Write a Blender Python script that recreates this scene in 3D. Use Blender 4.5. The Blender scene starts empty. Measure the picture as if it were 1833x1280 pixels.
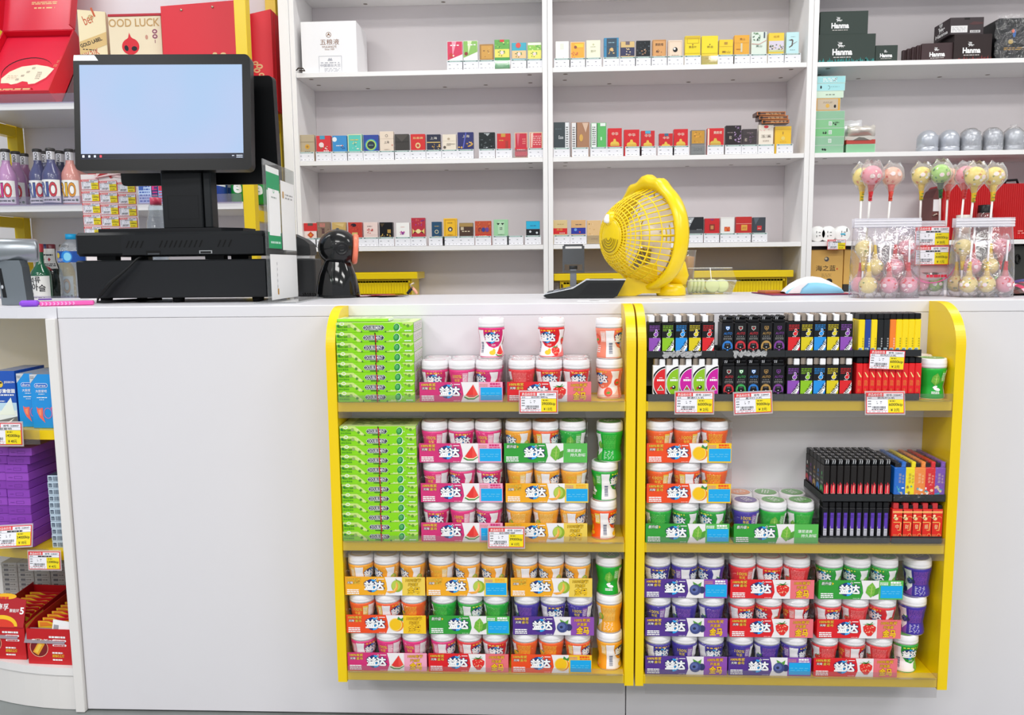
import bpy, math, random
from mathutils import Vector, Matrix
from mathutils.geometry import tessellate_polygon
random.seed(7)
PI = math.pi
sc = bpy.context.scene
COL = sc.collection

# ------------------------------------------------------------------ camera
CY, CP, CR, FPX = .04522859, .11752785, -.01031077, 1430.0
CAM = Vector((0, -1.5, .902))
_f = Vector((-math.sin(CY)*math.cos(CP), math.cos(CY)*math.cos(CP), -math.sin(CP)))
_r0 = Vector((math.cos(CY), math.sin(CY), 0)); _u0 = _r0.cross(_f)
_r = math.cos(CR)*_r0 + math.sin(CR)*_u0; _u = -math.sin(CR)*_r0 + math.cos(CR)*_u0
cd = bpy.data.cameras.new('camera'); cam = bpy.data.objects.new('camera', cd); COL.objects.link(cam)
cd.sensor_fit = 'HORIZONTAL'; cd.sensor_width = 36; cd.lens = FPX/1833*36; cd.clip_start = .05
m = Matrix((_r, _u, -_f)).transposed().to_4x4(); m.translation = CAM
cam.matrix_world = m
sc.camera = cam

# ------------------------------------------------------------------ world, lamps, exposure
w = bpy.data.worlds.new('world'); sc.world = w; w.use_nodes = True
w.node_tree.nodes['Background'].inputs[0].default_value = (.93, .95, 1, 1)
w.node_tree.nodes['Background'].inputs[1].default_value = .70
def panel_lamp(x, y, sx, sy, power, tilt=0, z=2.88):
    l = bpy.data.lights.new('ceiling_panel_light', 'AREA'); l.shape = 'RECTANGLE'; l.size = sx; l.size_y = sy
    l.energy = power; l.color = (1, .985, .96)
    o = bpy.data.objects.new('ceiling_panel_light', l); COL.objects.link(o); o.location = (x, y, z); o.rotation_euler = (tilt, 0, 0)
for x in (-2.2, 0, 2.2):
    panel_lamp(x, -3.9, 1.2, .6, 48)
    panel_lamp(x, -1.9, 1.2, .6, 36)
    panel_lamp(x, .45, 1.2, .3, 17)
sc.view_settings.view_transform = 'Standard'; sc.view_settings.look = 'None'
sc.view_settings.gamma = 1; sc.view_settings.use_curve_mapping = False
sc.view_settings.exposure = 0.07
sc.cycles.transparent_max_bounces = 24; sc.cycles.max_bounces = 8
sc.cycles.caustics_reflective = False; sc.cycles.caustics_refractive = False
sc.cycles.sample_clamp_indirect = 4

# ------------------------------------------------------------------ pixel -> place helpers (only used to measure)
def ray(px, py): return _f + _r*((px-916.5)/FPX) + _u*((640-py)/FPX)
def at(px, py, Y):
    d = ray(px, py); return CAM + d*((Y-CAM.y)/d.y)
def atz(px, py, Z):
    d = ray(px, py); return CAM + d*((Z-CAM.z)/d.z)

# ------------------------------------------------------------------ materials
def lin(h):
    h = h.lstrip('#'); c = [int(h[i:i+2], 16)/255 for i in (0, 2, 4)]
    return [x/12.92 if x <= .04045 else ((x+.055)/1.055)**2.4 for x in c] + [1]
_M = {}
def mat(hexc, rough=.45, metal=0, coat=0, emit=0, noise=0):
    k = (hexc, rough, metal, coat, emit, noise)
    if k in _M: return _M[k]
    a = bpy.data.materials.new('paint_' + hexc.lstrip('#')); a.use_nodes = True
    b = a.node_tree.nodes['Principled BSDF']; c = lin(hexc)
    b.inputs['Base Color'].default_value = c; b.inputs['Roughness'].default_value = rough
    if max(c[:3]) < .03: b.inputs['Specular IOR Level'].default_value = .28
    b.inputs['Metallic'].default_value = metal; b.inputs['Coat Weight'].default_value = coat
    if emit:
        b.inputs['Emission Color'].default_value = c; b.inputs['Emission Strength'].default_value = emit
    if noise:
        t = a.node_tree; n = t.nodes.new('ShaderNodeTexNoise'); n.inputs['Scale'].default_value = 9; n.inputs['Detail'].default_value = 5
        tc = t.nodes.new('ShaderNodeTexCoord'); t.links.new(tc.outputs['Object'], n.inputs['Vector'])
        r = t.nodes.new('ShaderNodeMixRGB'); r.blend_type = 'MIX'
        r.inputs[1].default_value = c; r.inputs[2].default_value = [x*(1-noise) for x in c[:3]] + [1]
        t.links.new(n.outputs['Fac'], r.inputs[0]); t.links.new(r.outputs[0], b.inputs['Base Color'])
    _M[k] = a; return a
def clear(name, tint='#ffffff', haze=.0, rough=.05, gloss=1.0, bump=0, bscale=60):
    """clear plastic sheet: see-through with a glossy film; haze = share of white scatter"""
    k = ('clear', name)
    if k in _M: return _M[k]
    a = bpy.data.materials.new(name); a.use_nodes = True; t = a.node_tree; t.nodes.clear()
    out = t.nodes.new('ShaderNodeOutputMaterial'); tr = t.nodes.new('ShaderNodeBsdfTransparent'); tr.inputs[0].default_value = lin(tint)
    gl = t.nodes.new('ShaderNodeBsdfGlossy'); gl.inputs['Roughness'].default_value = rough
    lw = t.nodes.new('ShaderNodeLayerWeight'); lw.inputs[0].default_value = .5
    fr = t.nodes.new('ShaderNodeMath'); fr.operation = 'POWER'; fr.inputs[1].default_value = 4; t.links.new(lw.outputs['Facing'], fr.inputs[0])
    mu = t.nodes.new('ShaderNodeMath'); mu.operation = 'MULTIPLY_ADD'; mu.inputs[1].default_value = .9*gloss; mu.inputs[2].default_value = .045*gloss; mu.use_clamp = True
    t.links.new(fr.outputs[0], mu.inputs[0]); mx = t.nodes.new('ShaderNodeMixShader')
    t.links.new(mu.outputs[0], mx.inputs[0]); t.links.new(tr.outputs[0], mx.inputs[1]); t.links.new(gl.outputs[0], mx.inputs[2])
    last = mx
    if haze:
        df = t.nodes.new('ShaderNodeBsdfDiffuse'); df.inputs[0].default_value = (.9, .9, .92, 1)
        m2 = t.nodes.new('ShaderNodeMixShader'); m2.inputs[0].default_value = haze
        t.links.new(mx.outputs[0], m2.inputs[1]); t.links.new(df.outputs[0], m2.inputs[2]); last = m2
    if bump:
        n = t.nodes.new('ShaderNodeTexNoise'); n.inputs['Scale'].default_value = bscale; n.inputs['Detail'].default_value = 3
        n.inputs['Distortion'].default_value = 1.5
        tc = t.nodes.new('ShaderNodeTexCoord'); t.links.new(tc.outputs['Object'], n.inputs['Vector'])
        bp = t.nodes.new('ShaderNodeBump'); bp.inputs['Strength'].default_value = bump; bp.inputs['Distance'].default_value = .01
        t.links.new(n.outputs['Fac'], bp.inputs['Height']); t.links.new(bp.outputs[0], gl.inputs['Normal'])
    t.links.new(last.outputs[0], out.inputs[0]); _M[k] = a; return a
WHITE = mat('#e9e7e6', .35); PAPER = mat('#f0eff0', .6); YEL = mat('#eecb04', .3); BLACK = mat('#1d1f22', .4)
PRINTW = mat('#f6f6f6', .45); INK = mat('#25252a', .5); GOLD = mat('#f0c020', .4)
STRIP = clear('clear_label_strip', '#f5f4f4', .022, .08, 1.0)
FILM = clear('clear_shrink_film', '#ffffff', 0, .1, .8, .9, 55)
BAGFILM = clear('clear_bag_vinyl', '#fbfaff', .06, .08, 1.6, .5, 25)
ACRYL = clear('clear_acrylic', '#f4f6f6', .05, .04, 1.1)

# ------------------------------------------------------------------ mesh builder
_fc = bpy.data.curves.new('lettering', 'FONT'); _fo = bpy.data.objects.new('lettering', _fc); COL.objects.link(_fo); _fc.resolution_u = 3
_T = {}
def glyphs(s, off=0):
    k = (s, off)
    if k not in _T:
        _fc.body = s; _fc.offset = off
        dg = bpy.context.evaluated_depsgraph_get(); dg.update()
        e = _fo.evaluated_get(dg); me = e.to_mesh()
        v = [(p.co.x, p.co.y) for p in me.vertices]; f = [tuple(p.vertices) for p in me.polygons]
        e.to_mesh_clear()
        if not v: v, f = [(0, 0), (1, 0), (1, 1)], [(0, 1, 2)]
        _T[k] = (v, f, min(a for a, b in v), max(a for a, b in v), min(b for a, b in v), max(b for a, b in v))
    return _T[k]
class Flat:
    cell = 0
    def __init__(s, o, u=(1, 0, 0), v=(0, 0, 1)):
        s.o = Vector(o); s.u = Vector(u).normalized(); s.v = Vector(v).normalized(); s.n = s.u.cross(s.v)
    def __call__(s, a, b, h): return s.o + s.u*a + s.v*b + s.n*h
class Cyl:
    """print wrapped round a turned body; u is arc length at radius R, 0 faces -Y"""
    cell = .0042
    def __init__(s, prof, R, c=(0, 0, 0)): s.p = prof; s.R = R; s.c = Vector(c)
    def __call__(s, a, b, h):
        r = s.p(b) + h; t = a/s.R; return s.c + Vector((r*math.sin(t), -r*math.cos(t), b))
class MB:
    def __init__(s): s.v = []; s.f = []; s.mi = []; s.sm = []; s.mats = []
    def m(s, a):
        if a not in s.mats: s.mats.append(a)
        return s.mats.index(a)
    def add(s, vs, fs, a, smooth=False, X=None):
        n = len(s.v); s.v += [tuple(X @ Vector(p)) if X else tuple(p) for p in vs]; k = s.m(a)
        for f in fs: s.f.append(tuple(i+n for i in f)); s.mi.append(k); s.sm.append(smooth)
        return s
    def box(s, x0, x1, y0, y1, z0, z1, a, bev=0, X=None, fm=None):
        """fm: {'front': mat, 'top': mat ...} other materials on single faces"""
        if bev <= 0:
            vs = [(x0,y0,z0),(x1,y0,z0),(x1,y1,z0),(x0,y1,z0),(x0,y0,z1),(x1,y0,z1),(x1,y1,z1),(x0,y1,z1)]
            F = {'bottom':(3,2,1,0),'top':(4,5,6,7),'front':(0,1,5,4),'right':(1,2,6,5),'back':(2,3,7,6),'left':(3,0,4,7)}
            n = len(s.v); s.v += [tuple(X @ Vector(p)) if X else p for p in vs]
            for k, f in F.items():
                s.f.append(tuple(i+n for i in f)); s.mi.append(s.m((fm or {}).get(k, a))); s.sm.append(False)
            return s
        b = min(bev, (x1-x0)*.49, (y1-y0)*.49, (z1-z0)*.49); vs = []; ix = {}
        for i, x in enumerate((x0, x1)):
            for j, y in enumerate((y0, y1)):
                for k, z in enumerate((z0, z1)):
                    dx, dy, dz = (b if i == 0 else -b), (b if j == 0 else -b), (b if k == 0 else -b)
                    for ax, p in enumerate(((x, y+dy, z+dz), (x+dx, y, z+dz), (x+dx, y+dy, z))):
                        ix[i, j, k, ax] = len(vs); vs.append(p)
        fs = []; nm = []
        for d, (n0, n1) in enumerate((('left','right'),('front','back'),('bottom','top'))):
            for e in (0, 1):
                q = []
                for p, r in ((0,0),(1,0),(1,1),(0,1)):
                    t = [0, 0, 0]; t[d] = e; t[(d+1) % 3] = p; t[(d+2) % 3] = r; q.append(ix[t[0], t[1], t[2], d])
                fs.append(q if e else q[::-1]); nm.append(n1 if e else n0)
        for d in range(3):
            a1, a2 = (d+1) % 3, (d+2) % 3
            for p in (0, 1):
                for r in (0, 1):
                    t0 = [0,0,0]; t0[a1] = p; t0[a2] = r; t1 = list(t0); t1[d] = 1
                    q = [ix[(*t0, a1)], ix[(*t1, a1)], ix[(*t1, a2)], ix[(*t0, a2)]]
                    fs.append(q if (p == r) == False else q[::-1]); nm.append(None)
        for i in (0, 1):
            for j in (0, 1):
                for k in (0, 1):
                    q = [ix[i, j, k, 0], ix[i, j, k, 1], ix[i, j, k, 2]]
                    fs.append(q if (i+j+k) % 2 else q[::-1]); nm.append(None)
        n = len(s.v); s.v += [tuple(X @ Vector(p)) if X else p for p in vs]
        for f, k in zip(fs, nm):
            s.f.append(tuple(i+n for i in f)); s.mi.append(s.m((fm or {}).get(k, a))); s.sm.append(False)
        return s
    def lathe(s, prof, a, seg=24, c=(0, 0, 0), smooth=True, X=None, sx=1, sy=1):
        """prof: (radius, z) or (radius, z, material) from bottom to top"""
        c = Vector(c); rings = []
        for p in prof:
            r, z = p[0], p[1]
            if r <= 1e-6: rings.append([len(s.v)]); s.v.append(tuple((X or Matrix()) @ (c+Vector((0, 0, z))))); continue
            ids = []
            for i in range(seg):
                t = 2*PI*i/seg; ids.append(len(s.v)); s.v.append(tuple((X or Matrix()) @ (c+Vector((r*sx*math.sin(t), -r*sy*math.cos(t), z)))))
            rings.append(ids)
        for q in range(len(rings)-1):
            A, B = rings[q], rings[q+1]; k = s.m(prof[q+1][2] if len(prof[q+1]) > 2 else a)
            for i in range(seg):
                j = (i+1) % seg
                if len(A) == 1 and len(B) == 1: break
                if len(A) == 1: f = (A[0], B[j], B[i])
                elif len(B) == 1: f = (A[i], A[j], B[0])
                else: f = (A[i], A[j], B[j], B[i])
                s.f.append(f); s.mi.append(k); s.sm.append(smooth)
        return s
    def tube(s, pts, r, a, seg=8, smooth=True, cap=True, X=None):
        pts = [Vector(p) for p in pts]; n = len(pts); R = r if isinstance(r, (list, tuple)) else [r]*n; rings = []; up = None
        for i, p in enumerate(pts):
            d = (pts[min(i+1, n-1)] - pts[max(i-1, 0)]).normalized()
            if up is None: up = Vector((0, 0, 1)) if abs(d.z) < .9 else Vector((0, 1, 0))
            x = d.cross(up).normalized(); up = x.cross(d).normalized()
            rings.append([p + (x*math.cos(2*PI*k/seg) + up*math.sin(2*PI*k/seg))*R[i] for k in range(seg)])
        vs = [q for g in rings for q in g]; fs = []
        for i in range(n-1):
            for k in range(seg):
                j = (k+1) % seg; fs.append((i*seg+k, i*seg+j, (i+1)*seg+j, (i+1)*seg+k))
        if cap: fs += [tuple(range(seg))[::-1], tuple(range((n-1)*seg, n*seg))]
        return s.add(vs, fs, a, smooth, X)
    def prism(s, pts, F, h0, h1, a, side=None, smooth=False):
        """outline pts (counter-clockwise) in frame F, from height h0 to h1 along its normal"""
        n = len(pts); lo = [F(p[0], p[1], h0) for p in pts]; hi = [F(p[0], p[1], h1) for p in pts]
        tri = tessellate_polygon([[Vector((p[0], p[1], 0)) for p in pts]])
        def o(t):
            A, B, C = (pts[i] for i in t)
            return t if (B[0]-A[0])*(C[1]-A[1])-(B[1]-A[1])*(C[0]-A[0]) > 0 else t[::-1]
        tri = [tuple(o(tuple(t))) for t in tri]
        s.add(hi, tri, a); s.add(lo, [t[::-1] for t in tri], a)
        k = n; s.add(lo+hi, [(i, (i+1) % n, k+(i+1) % n, k+i) for i in range(n)], side or a, smooth)
        return s
    # ---- printed art
    def _tri(s, F, t, a, h):
        st = [t]; c = F.cell; vs = []; fs = []
        while st:
            A, B, C = st.pop()
            if c:
                d = [((B[0]-A[0])**2+(B[1]-A[1])**2, 0), ((C[0]-B[0])**2+(C[1]-B[1])**2, 1), ((A[0]-C[0])**2+(A[1]-C[1])**2, 2)]
                L, k = max(d)
                if L > c*c:
                    P = (A, B, C); p, q, r = P[k], P[(k+1) % 3], P[(k+2) % 3]; M = ((p[0]+q[0])/2, (p[1]+q[1])/2)
                    st += [(p, M, r), (M, q, r)]; continue
            n = len(vs); vs += [F(*A, h), F(*B, h), F(*C, h)]; fs.append((n, n+1, n+2))
        s.add(vs, fs, a, bool(c))
    def poly(s, F, pts, a, h=.0003):
        for t in tessellate_polygon([[Vector((p[0], p[1], 0)) for p in pts]]):
            A, B, C = (tuple(pts[i][:2]) for i in t)
            if (B[0]-A[0])*(C[1]-A[1])-(B[1]-A[1])*(C[0]-A[0]) < 0: B, C = C, B
            s._tri(F, (A, B, C), a, h)
        return s
    def rect(s, F, u0, v0, u1, v1, a, h=.0003):
        if not F.cell: return s.add([F(u0,v0,h), F(u1,v0,h), F(u1,v1,h), F(u0,v1,h)], [(0,1,2,3)], a)
        return s.poly(F, [(u0,v0),(u1,v0),(u1,v1),(u0,v1)], a, h)
    def disc(s, F, u, v, ru, rv, a, h=.0003, n=20, rot=0, a0=0, a1=2*PI):
        full = abs(a1-a0-2*PI) < 1e-6; p = []
        for i in range(n if full else n+1):
            t = a0+(a1-a0)*i/n; x, y = ru*math.cos(t), rv*math.sin(t)
            p.append((u+x*math.cos(rot)-y*math.sin(rot), v+x*math.sin(rot)+y*math.cos(rot)))
        return s.poly(F, p, a, h)
    def ring(s, F, u, v, ru, rv, t, a, h=.0003, n=24, a0=0, a1=2*PI):
        for i in range(n):
            p, q = a0+(a1-a0)*i/n, a0+(a1-a0)*(i+1)/n
            P = [(u+ru*math.cos(p), v+rv*math.sin(p)), (u+ru*math.cos(q), v+rv*math.sin(q)),
                 (u+(ru-t)*math.cos(q), v+(rv-t)*math.sin(q)), (u+(ru-t)*math.cos(p), v+(rv-t)*math.sin(p))]
            s.poly(F, P[::-1], a, h)
        return s
    def frame(s, F, u0, v0, u1, v1, t, a, h=.0003):
        s.rect(F, u0, v0, u1, v0+t, a, h); s.rect(F, u0, v1-t, u1, v1, a, h)
        s.rect(F, u0, v0+t, u0+t, v1-t, a, h); return s.rect(F, u1-t, v0+t, u1, v1-t, a, h)
    def text(s, F, t, u, v, a, w=None, hh=None, h=.0004, off=0, shear=0, outline=None, ow=.03, al='l', rot=0):
        """write t with its box corner at (u, v), fitted to width w and/or height hh"""
        if hh and hh < .0072: off *= .3
        G0 = glyphs(t); bx, by = G0[3]-G0[2], G0[5]-G0[4]
        sx = w/bx if w else hh/by; sy = hh/by if hh else w/bx
        if al == 'c': u -= sx*bx/2
        for g, c, d in (((glyphs(t, ow), outline, 0),) if outline else ()) + ((glyphs(t, off), a, .00012),):
            pts = []
            for x, y in g[0]:
                X, Y = (x-G0[2])*sx, (y-G0[4])*sy; X += shear*Y
                if rot: X, Y = X*math.cos(rot)-Y*math.sin(rot), X*math.sin(rot)+Y*math.cos(rot)
                pts.append((u+X, v+Y))
            if F.cell:
                for f in g[1]:
                    for i in range(1, len(f)-1): s._tri(F, (pts[f[0]], pts[f[i]], pts[f[i+1]]), c, h+d)
            else: s.add([F(p[0], p[1], h+d) for p in pts], g[1], c)
        return s
    def lines(s, F, u0, v0, u1, v1, n, a, fill=.5, seed=1, h=.0004, gap=.12):
        """rows of small print too small to read: broken dashes"""
        R = random.Random(seed); dv = (v1-v0)/n
        for i in range(n):
            u = u0; y = v0+i*dv
            while u < u1:
                L = (u1-u0)*R.uniform(.08, .3); e = min(u+L, u1); s.rect(F, u, y, e, y+dv*fill, a, h); u = e+(u1-u0)*gap*R.uniform(.4, 1)
        return s
    def bars(s, F, u0, v0, u1, v1, n, a, seed=1, h=.0004, across=False):
        R = random.Random(seed); x = 0; ws = [R.uniform(.5, 1.6) for _ in range(2*n)]; T = sum(ws)
        for i, k in enumerate(ws):
            if i % 2 == 0:
                p, q = x/T, (x+k)/T
                if across: s.rect(F, u0, v0+(v1-v0)*p, u1, v0+(v1-v0)*q, a, h)
                else: s.rect(F, u0+(u1-u0)*p, v0, u0+(u1-u0)*q, v1, a, h)
            x += k
        return s
    def mesh(s, name):
        me = bpy.data.meshes.new(name); me.from_pydata(s.v, [], s.f)
        for a in s.mats: me.materials.append(a)
        me.polygons.foreach_set('material_index', s.mi); me.polygons.foreach_set('use_smooth', s.sm); me.update()
        return me
_mesh = {}
def cached(key, fn):
    if key not in _mesh:
        r = fn(); _mesh[key] = r.mesh(key if isinstance(key, str) else str(key[0])) if isinstance(r, MB) else r
    return _mesh[key]
def put(name, data, parent=None, loc=None, rz=0, rot=None):
    if isinstance(data, MB): data = data.mesh(name)
    o = bpy.data.objects.new(name, data); COL.objects.link(o)
    if loc is not None: o.location = loc
    o.rotation_euler = rot or (0, 0, rz)
    if parent: o.parent = parent
    return o
def tag(o, label, cat, group=None):
    o['label'] = label; o['category'] = cat
    if group: o['group'] = group
    return o
def thing(name, label, cat, loc=(0, 0, 0), rz=0, group=None, rot=None):
    return tag(put(name, None, None, loc, rz, rot), label, cat, group)
def solo(name, data, label, cat, loc=(0, 0, 0), rz=0, group=None, rot=None):
    return tag(put(name, data, None, loc, rz, rot), label, cat, group)
def struct(name, mb, **k):
    o = put(name, mb, **k); o['kind'] = 'structure'; return o
ORD = ['first', 'second', 'third', 'fourth', 'fifth', 'sixth', 'seventh', 'eighth', 'ninth', 'tenth', 'eleventh', 'twelfth', 'thirteenth', 'fourteenth', 'fifteenth', 'sixteenth', 'seventeenth', 'eighteenth']
# ================================================================== the room
def slab(name, x0, x1, y0, y1, z0, z1, a, **k): return struct(name, MB().box(x0, x1, y0, y1, z0, z1, a), **k)
FLOORM = mat('#8b908f', .35, noise=.45); WALLM = mat('#e8e4e6', .6, noise=.03)
slab('floor', -4.5, 4.5, -6, 1.7, -.05, 0, FLOORM)
slab('ceiling', -4.5, 4.5, -6, 1.7, 2.95, 3.05, mat('#eeeeec', .7))
slab('wall_back', -4.5, 4.5, 1.56, 1.7, 0, 2.95, WALLM)
slab('wall_left', -2.75, -2.62, -1.0, 1.56, 0, 2.95, mat('#a9bdd6', .35))
# ================================================================== counter
ZT = .8268
CW = mat('#dcdadf', .4, noise=.02); CTOP = mat('#dddce2', .33)
counter = thing('shop_counter', 'long white shop counter with slab top carrying the till and two yellow racks', 'counter', (-.4, .2, 0))
def cpart(n, mb, par=counter): return put(n, mb, par, par.location*-1)
cpart('worktop', MB().box(-.945, 2.0, 0, .47, ZT-.0218, ZT, CTOP, .0012))
cpart('front_panel', MB().box(-.945, .1497, .0006, .02, .004, ZT-.0222, CW, .0008))
cpart('front_panel', MB().box(.1515, 2.0, .0006, .02, .004, ZT-.0222, CW, .0008))
cpart('carcass', MB().box(-.94, 1.99, .022, .45, .003, ZT-.024, mat('#3a3838', .7)))
# rounded end cabinet
R6 = .6
def arc(dx): return R6 - math.sqrt(max(R6*R6-dx*dx, 0))
def qplan(x1, y1, extra=0, n=14):
    """plan of a rounded shelf: front curves back to the left from x1"""
    p = [(x1, y1)] + [(-1.52, y1)]
    for i in range(n+1):
        dx = .555*(1-i/n); p.append((min(-.965-dx, x1), arc(dx)+extra))
    return p
FZ = lambda z: Flat((0, 0, z), (1, 0, 0), (0, 1, 0))
endcab = thing('rounded_end_cabinet', 'white rounded end cabinet with open shelves at the counter end', 'cabinet', (-1.2, .2, 0))
E1 = mat('#e4e1df', .4, noise=.02)
def epart(n, mb): return put(n, mb, endcab, endcab.location*-1)
epart('top', MB().prism([(-.9465, .45), (-1.52, .45)] + [(-.9465-.575*(1-i/14), arc(.575*(1-i/14))+.0003) for i in range(15)], FZ(0), ZT-.0218, ZT, CTOP))
epart('side_panel', MB().box(-.9655, -.9465, -.008, .45, .001, ZT-.022, E1, .001))
epart('back_panel', MB().box(-1.53, -.966, .33, .345, .08, ZT-.022, E1))
epart('plinth', MB().prism(qplan(-.966, .33, .003), FZ(0), .001, .0755, E1, smooth=False))
epart('bottom_board', MB().prism(qplan(-.966, .33), FZ(0), .0757, .092, WHITE))
for z in (.5845, .338):
    epart('shelf', MB().prism(qplan(-.966, .33, .004), FZ(0), z-.019, z, YEL)); 
    epart('label_strip', MB().prism([(-.995, -.006), (-.995, -.0045)] + [(-.965-.555*i/8, arc(.555*i/8)+.0005) for i in range(1, 9)] + [(-.965-.555*i/8, arc(.555*i/8)-.001) for i in range(8, 0, -1)][:8], FZ(0), z-.027, z+.009, STRIP) if 0 else
          MB().box(-1.45, -.995, -.0075, -.006, z-.026, z+.008, STRIP))
# ================================================================== two yellow display racks on the counter front
YF = -.105
def side_board(x0, x1):
    z0, z1 = .1285, ZT-.0012; pts = [(0, z0), (0, z1)]
    pts += [(YF*.25+YF*.75*math.sin(t*PI/48), z1-.075*(1-math.cos(t*PI/48))) for t in range(25)] + [(YF, z0)]
    f = Flat((0, 0, 0), (0, 1, 0), (0, 0, 1))
    return MB().prism(pts[::-1] if 0 else [p for p in pts][::-1], f, x0, x1, YEL)
SH = (.6575, .3995, .149)
def rack(x0, x1, x2, x3, label):
    """outer and inner edges of the two side boards"""
    r = thing('yellow_display_rack', label, 'display rack', ((x0+x3)/2, 0, .13)); L = r.location*-1
    put('side_board', side_board(x0, x1), r, L); put('side_board', side_board(x2, x3), r, L)
    for k, z in enumerate(SH):
        put('shelf', MB().box(x1+.0002, x2-.0002, YF+.002, -.0006, z-.0175, z, YEL, .0006), r, L)
        a = MB(); F = Flat((0, 0, 0))
        zb = z-.0275 if k < 2 else z-.033
        a.box(x1+.003, x2-.003, YF-.0045, YF-.003, zb, z+.0135, STRIP)
        a.box(x1+.003, x2-.003, YF-.0030, YF+.0018, z-.0005+.0005, z+.0012, STRIP)
        put('label_strip', a, r, L)
    return r
rackL = rack(-.3943, -.3773, .1373, .1540, 'yellow wall rack holding green gum cartons and gum bottle trays')
rackR = rack(.1572, .1720, .6995, .7165, 'yellow wall rack holding lighters above blueberry and strawberry gum trays')
# ================================================================== white shelving behind
YS = 1.27
SW = mat('#f5f3f2', .4); SIN = mat('#e4dddf', .5)
SZ = (2.136, 1.843, 1.550, 1.257, .9635, .670, .375)
def bay(x0, x1, label, clip=False):
    b = thing('shelving_unit', label, 'shelving', ((x0+x1)/2, YS, 0)); L = b.location*-1
    put('side_panel', MB().box(x0, x0+.0165, YS, YS+.23, .001, 2.4, SW, .0008), b, L)
    put('side_panel', MB().box(x1-.0165, x1, YS, YS+.23, .001, 2.4, SW, .0008), b, L)
    put('back_panel', MB().box(x0+.017, x1-.017, YS+.222, YS+.229, .05, 2.39, SIN), b, L)
    for z in SZ + (.08,):
        a = MB().box(x0+.0168, x1-.0168, YS+.002, YS+.2215, z-.015, z, SW, .0006)
        F = Flat((0, 0, z-.015), (1, 0, 0), (0, -1, 0)); G = mat('#8d8278', .6)
        for (u, v) in ((x0+.06, -YS-.03), (x0+.06, -YS-.12), (x0+.22, -YS-.19), (x0+.5, -YS-.19), (x1-.06, -YS-.03), (x1-.06, -YS-.15), (x1-.22, -YS-.17)):
            a.disc(F, u, v, .008, .008, G, .0004, 10)
        put('shelf', a, b, L)
    put('top_board', MB().box(x0+.0168, x1-.0168, YS, YS+.2215, 2.384, 2.4, SW), b, L)
    if clip:
        a = MB().tube([(x0+.022, YS-.012, 1.556), (x0+.03, YS-.016, 1.562), (x0+.045, YS-.012, 1.562), (x0+.049, YS-.004, 1.556), (x0+.03, YS-.006, 1.556)], .0022, mat('#4a4038', .3, .8))
        put('shelf_clip', a, b, L)
    return b
bay(-.8658, .0030, 'white cigarette shelving unit behind the till and penguin scanner', True)
bay(.0040, .8758, 'white cigarette shelving unit behind the yellow fan')
bay(.8768, 1.75, 'white shelving unit with green boxes, silver domes and a red case')
solo('filler_panel', MB().box(-.901, -.8664, YS-.004, YS+.23, .001, 2.4, SW, .0008), 'tall narrow white filler panel between cigarette shelving and yellow framed shelving', 'panel')
# ================================================================== yellow framed drinks shelving, far left
wall = thing('yellow_framed_shelving', 'white drinks shelving with yellow side frames behind the till', 'shelving', (-1.45, 1.3, 0)); L = wall.location*-1
XL, XR = -1.985, -.962
ZW = (1.442, 1.112, .782, .452)
def sframe(x):
    a = MB()
    a.box(x, x+.038, 1.132, 1.17, .001, 2.5, YEL, .001); a.box(x, x+.038, 1.43, 1.468, .001, 2.5, YEL, .001)
    for z in ZW: a.box(x+.002, x+.036, 1.17, 1.43, z-.062, z-.025, YEL)
    return a
put('side_frame', sframe(XL), wall, L); put('side_frame', sframe(XR-.038), wall, L)
put('back_panel', MB().box(XL+.04, XR, 1.47, 1.482, .05, 2.5, mat('#e9e3e8', .5)), wall, L)
for z in ZW:
    put('shelf', MB().box(XL-.012, XR-.004, 1.1315-.003, 1.468, z-.0235, z, WHITE) if 0 else MB().box(XL+.0385, XR-.0385, 1.128, 1.468, z-.024, z, WHITE, .001), wall, L)
    put('label_strip', MB().box(XL+.04, XR-.04, 1.123, 1.1265, z-.003, z+.026, clear('clear_shelf_lip', '#e6e2ee', .06, .1)), wall, L)
# ================================================================== gum bottles and trays
BR = .0222
def bprof(z):
    P = ((0, .0200), (.002, .0216), (.007, .0217), (.021, .0192), (.036, .0212), (.052, .0239), (.0555, .0237))
    for (a, ra), (b, rb) in zip(P, P[1:]):
        if z <= b:
            t = max(0, (z-a)/(b-a)); t = t*t*(3-2*t) if a >= .008 else t
            return ra+(rb-ra)*t
    return .0237
#            main      second    light     fruit key     word
FLAV = {'watermelon': ('#d3146b', '#e4297d', '#f2a3bd'), 'strawberry': ('#dc1420', '#e42a33', '#ee7a78'),
        'orange': ('#ee4a14', '#f4601c', '#f6bd2c'), 'melon': ('#f5a11a', '#f7aa2b', '#f3cd72'),
        'mint': ('#169a2c', '#14a832', '#5cc04c'), 'blueberry': ('#3a2a94', '#41309e', '#8a4fae'),
        'peach': ('#f0785a', '#f58a70', '#f9c3b4')}
TRAYC = {'watermelon': ('#cf2f74', '#f0a5c0'), 'strawberry': ('#dc1c26', '#e8707a'), 'orange': ('#ea4a1a', '#f0c420'),
         'melon': ('#f0aa1e', '#eccb52'), 'mint': ('#2f9a35', '#57b550'), 'blueberry': ('#52308c', '#8c4cab')}
CYAN = mat('#0fa6e6', .4); NAVY = mat('#20357e', .4); SKY = mat('#2aa4ea', .4); DKOUT = mat('#1b2c63', .45)
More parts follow.
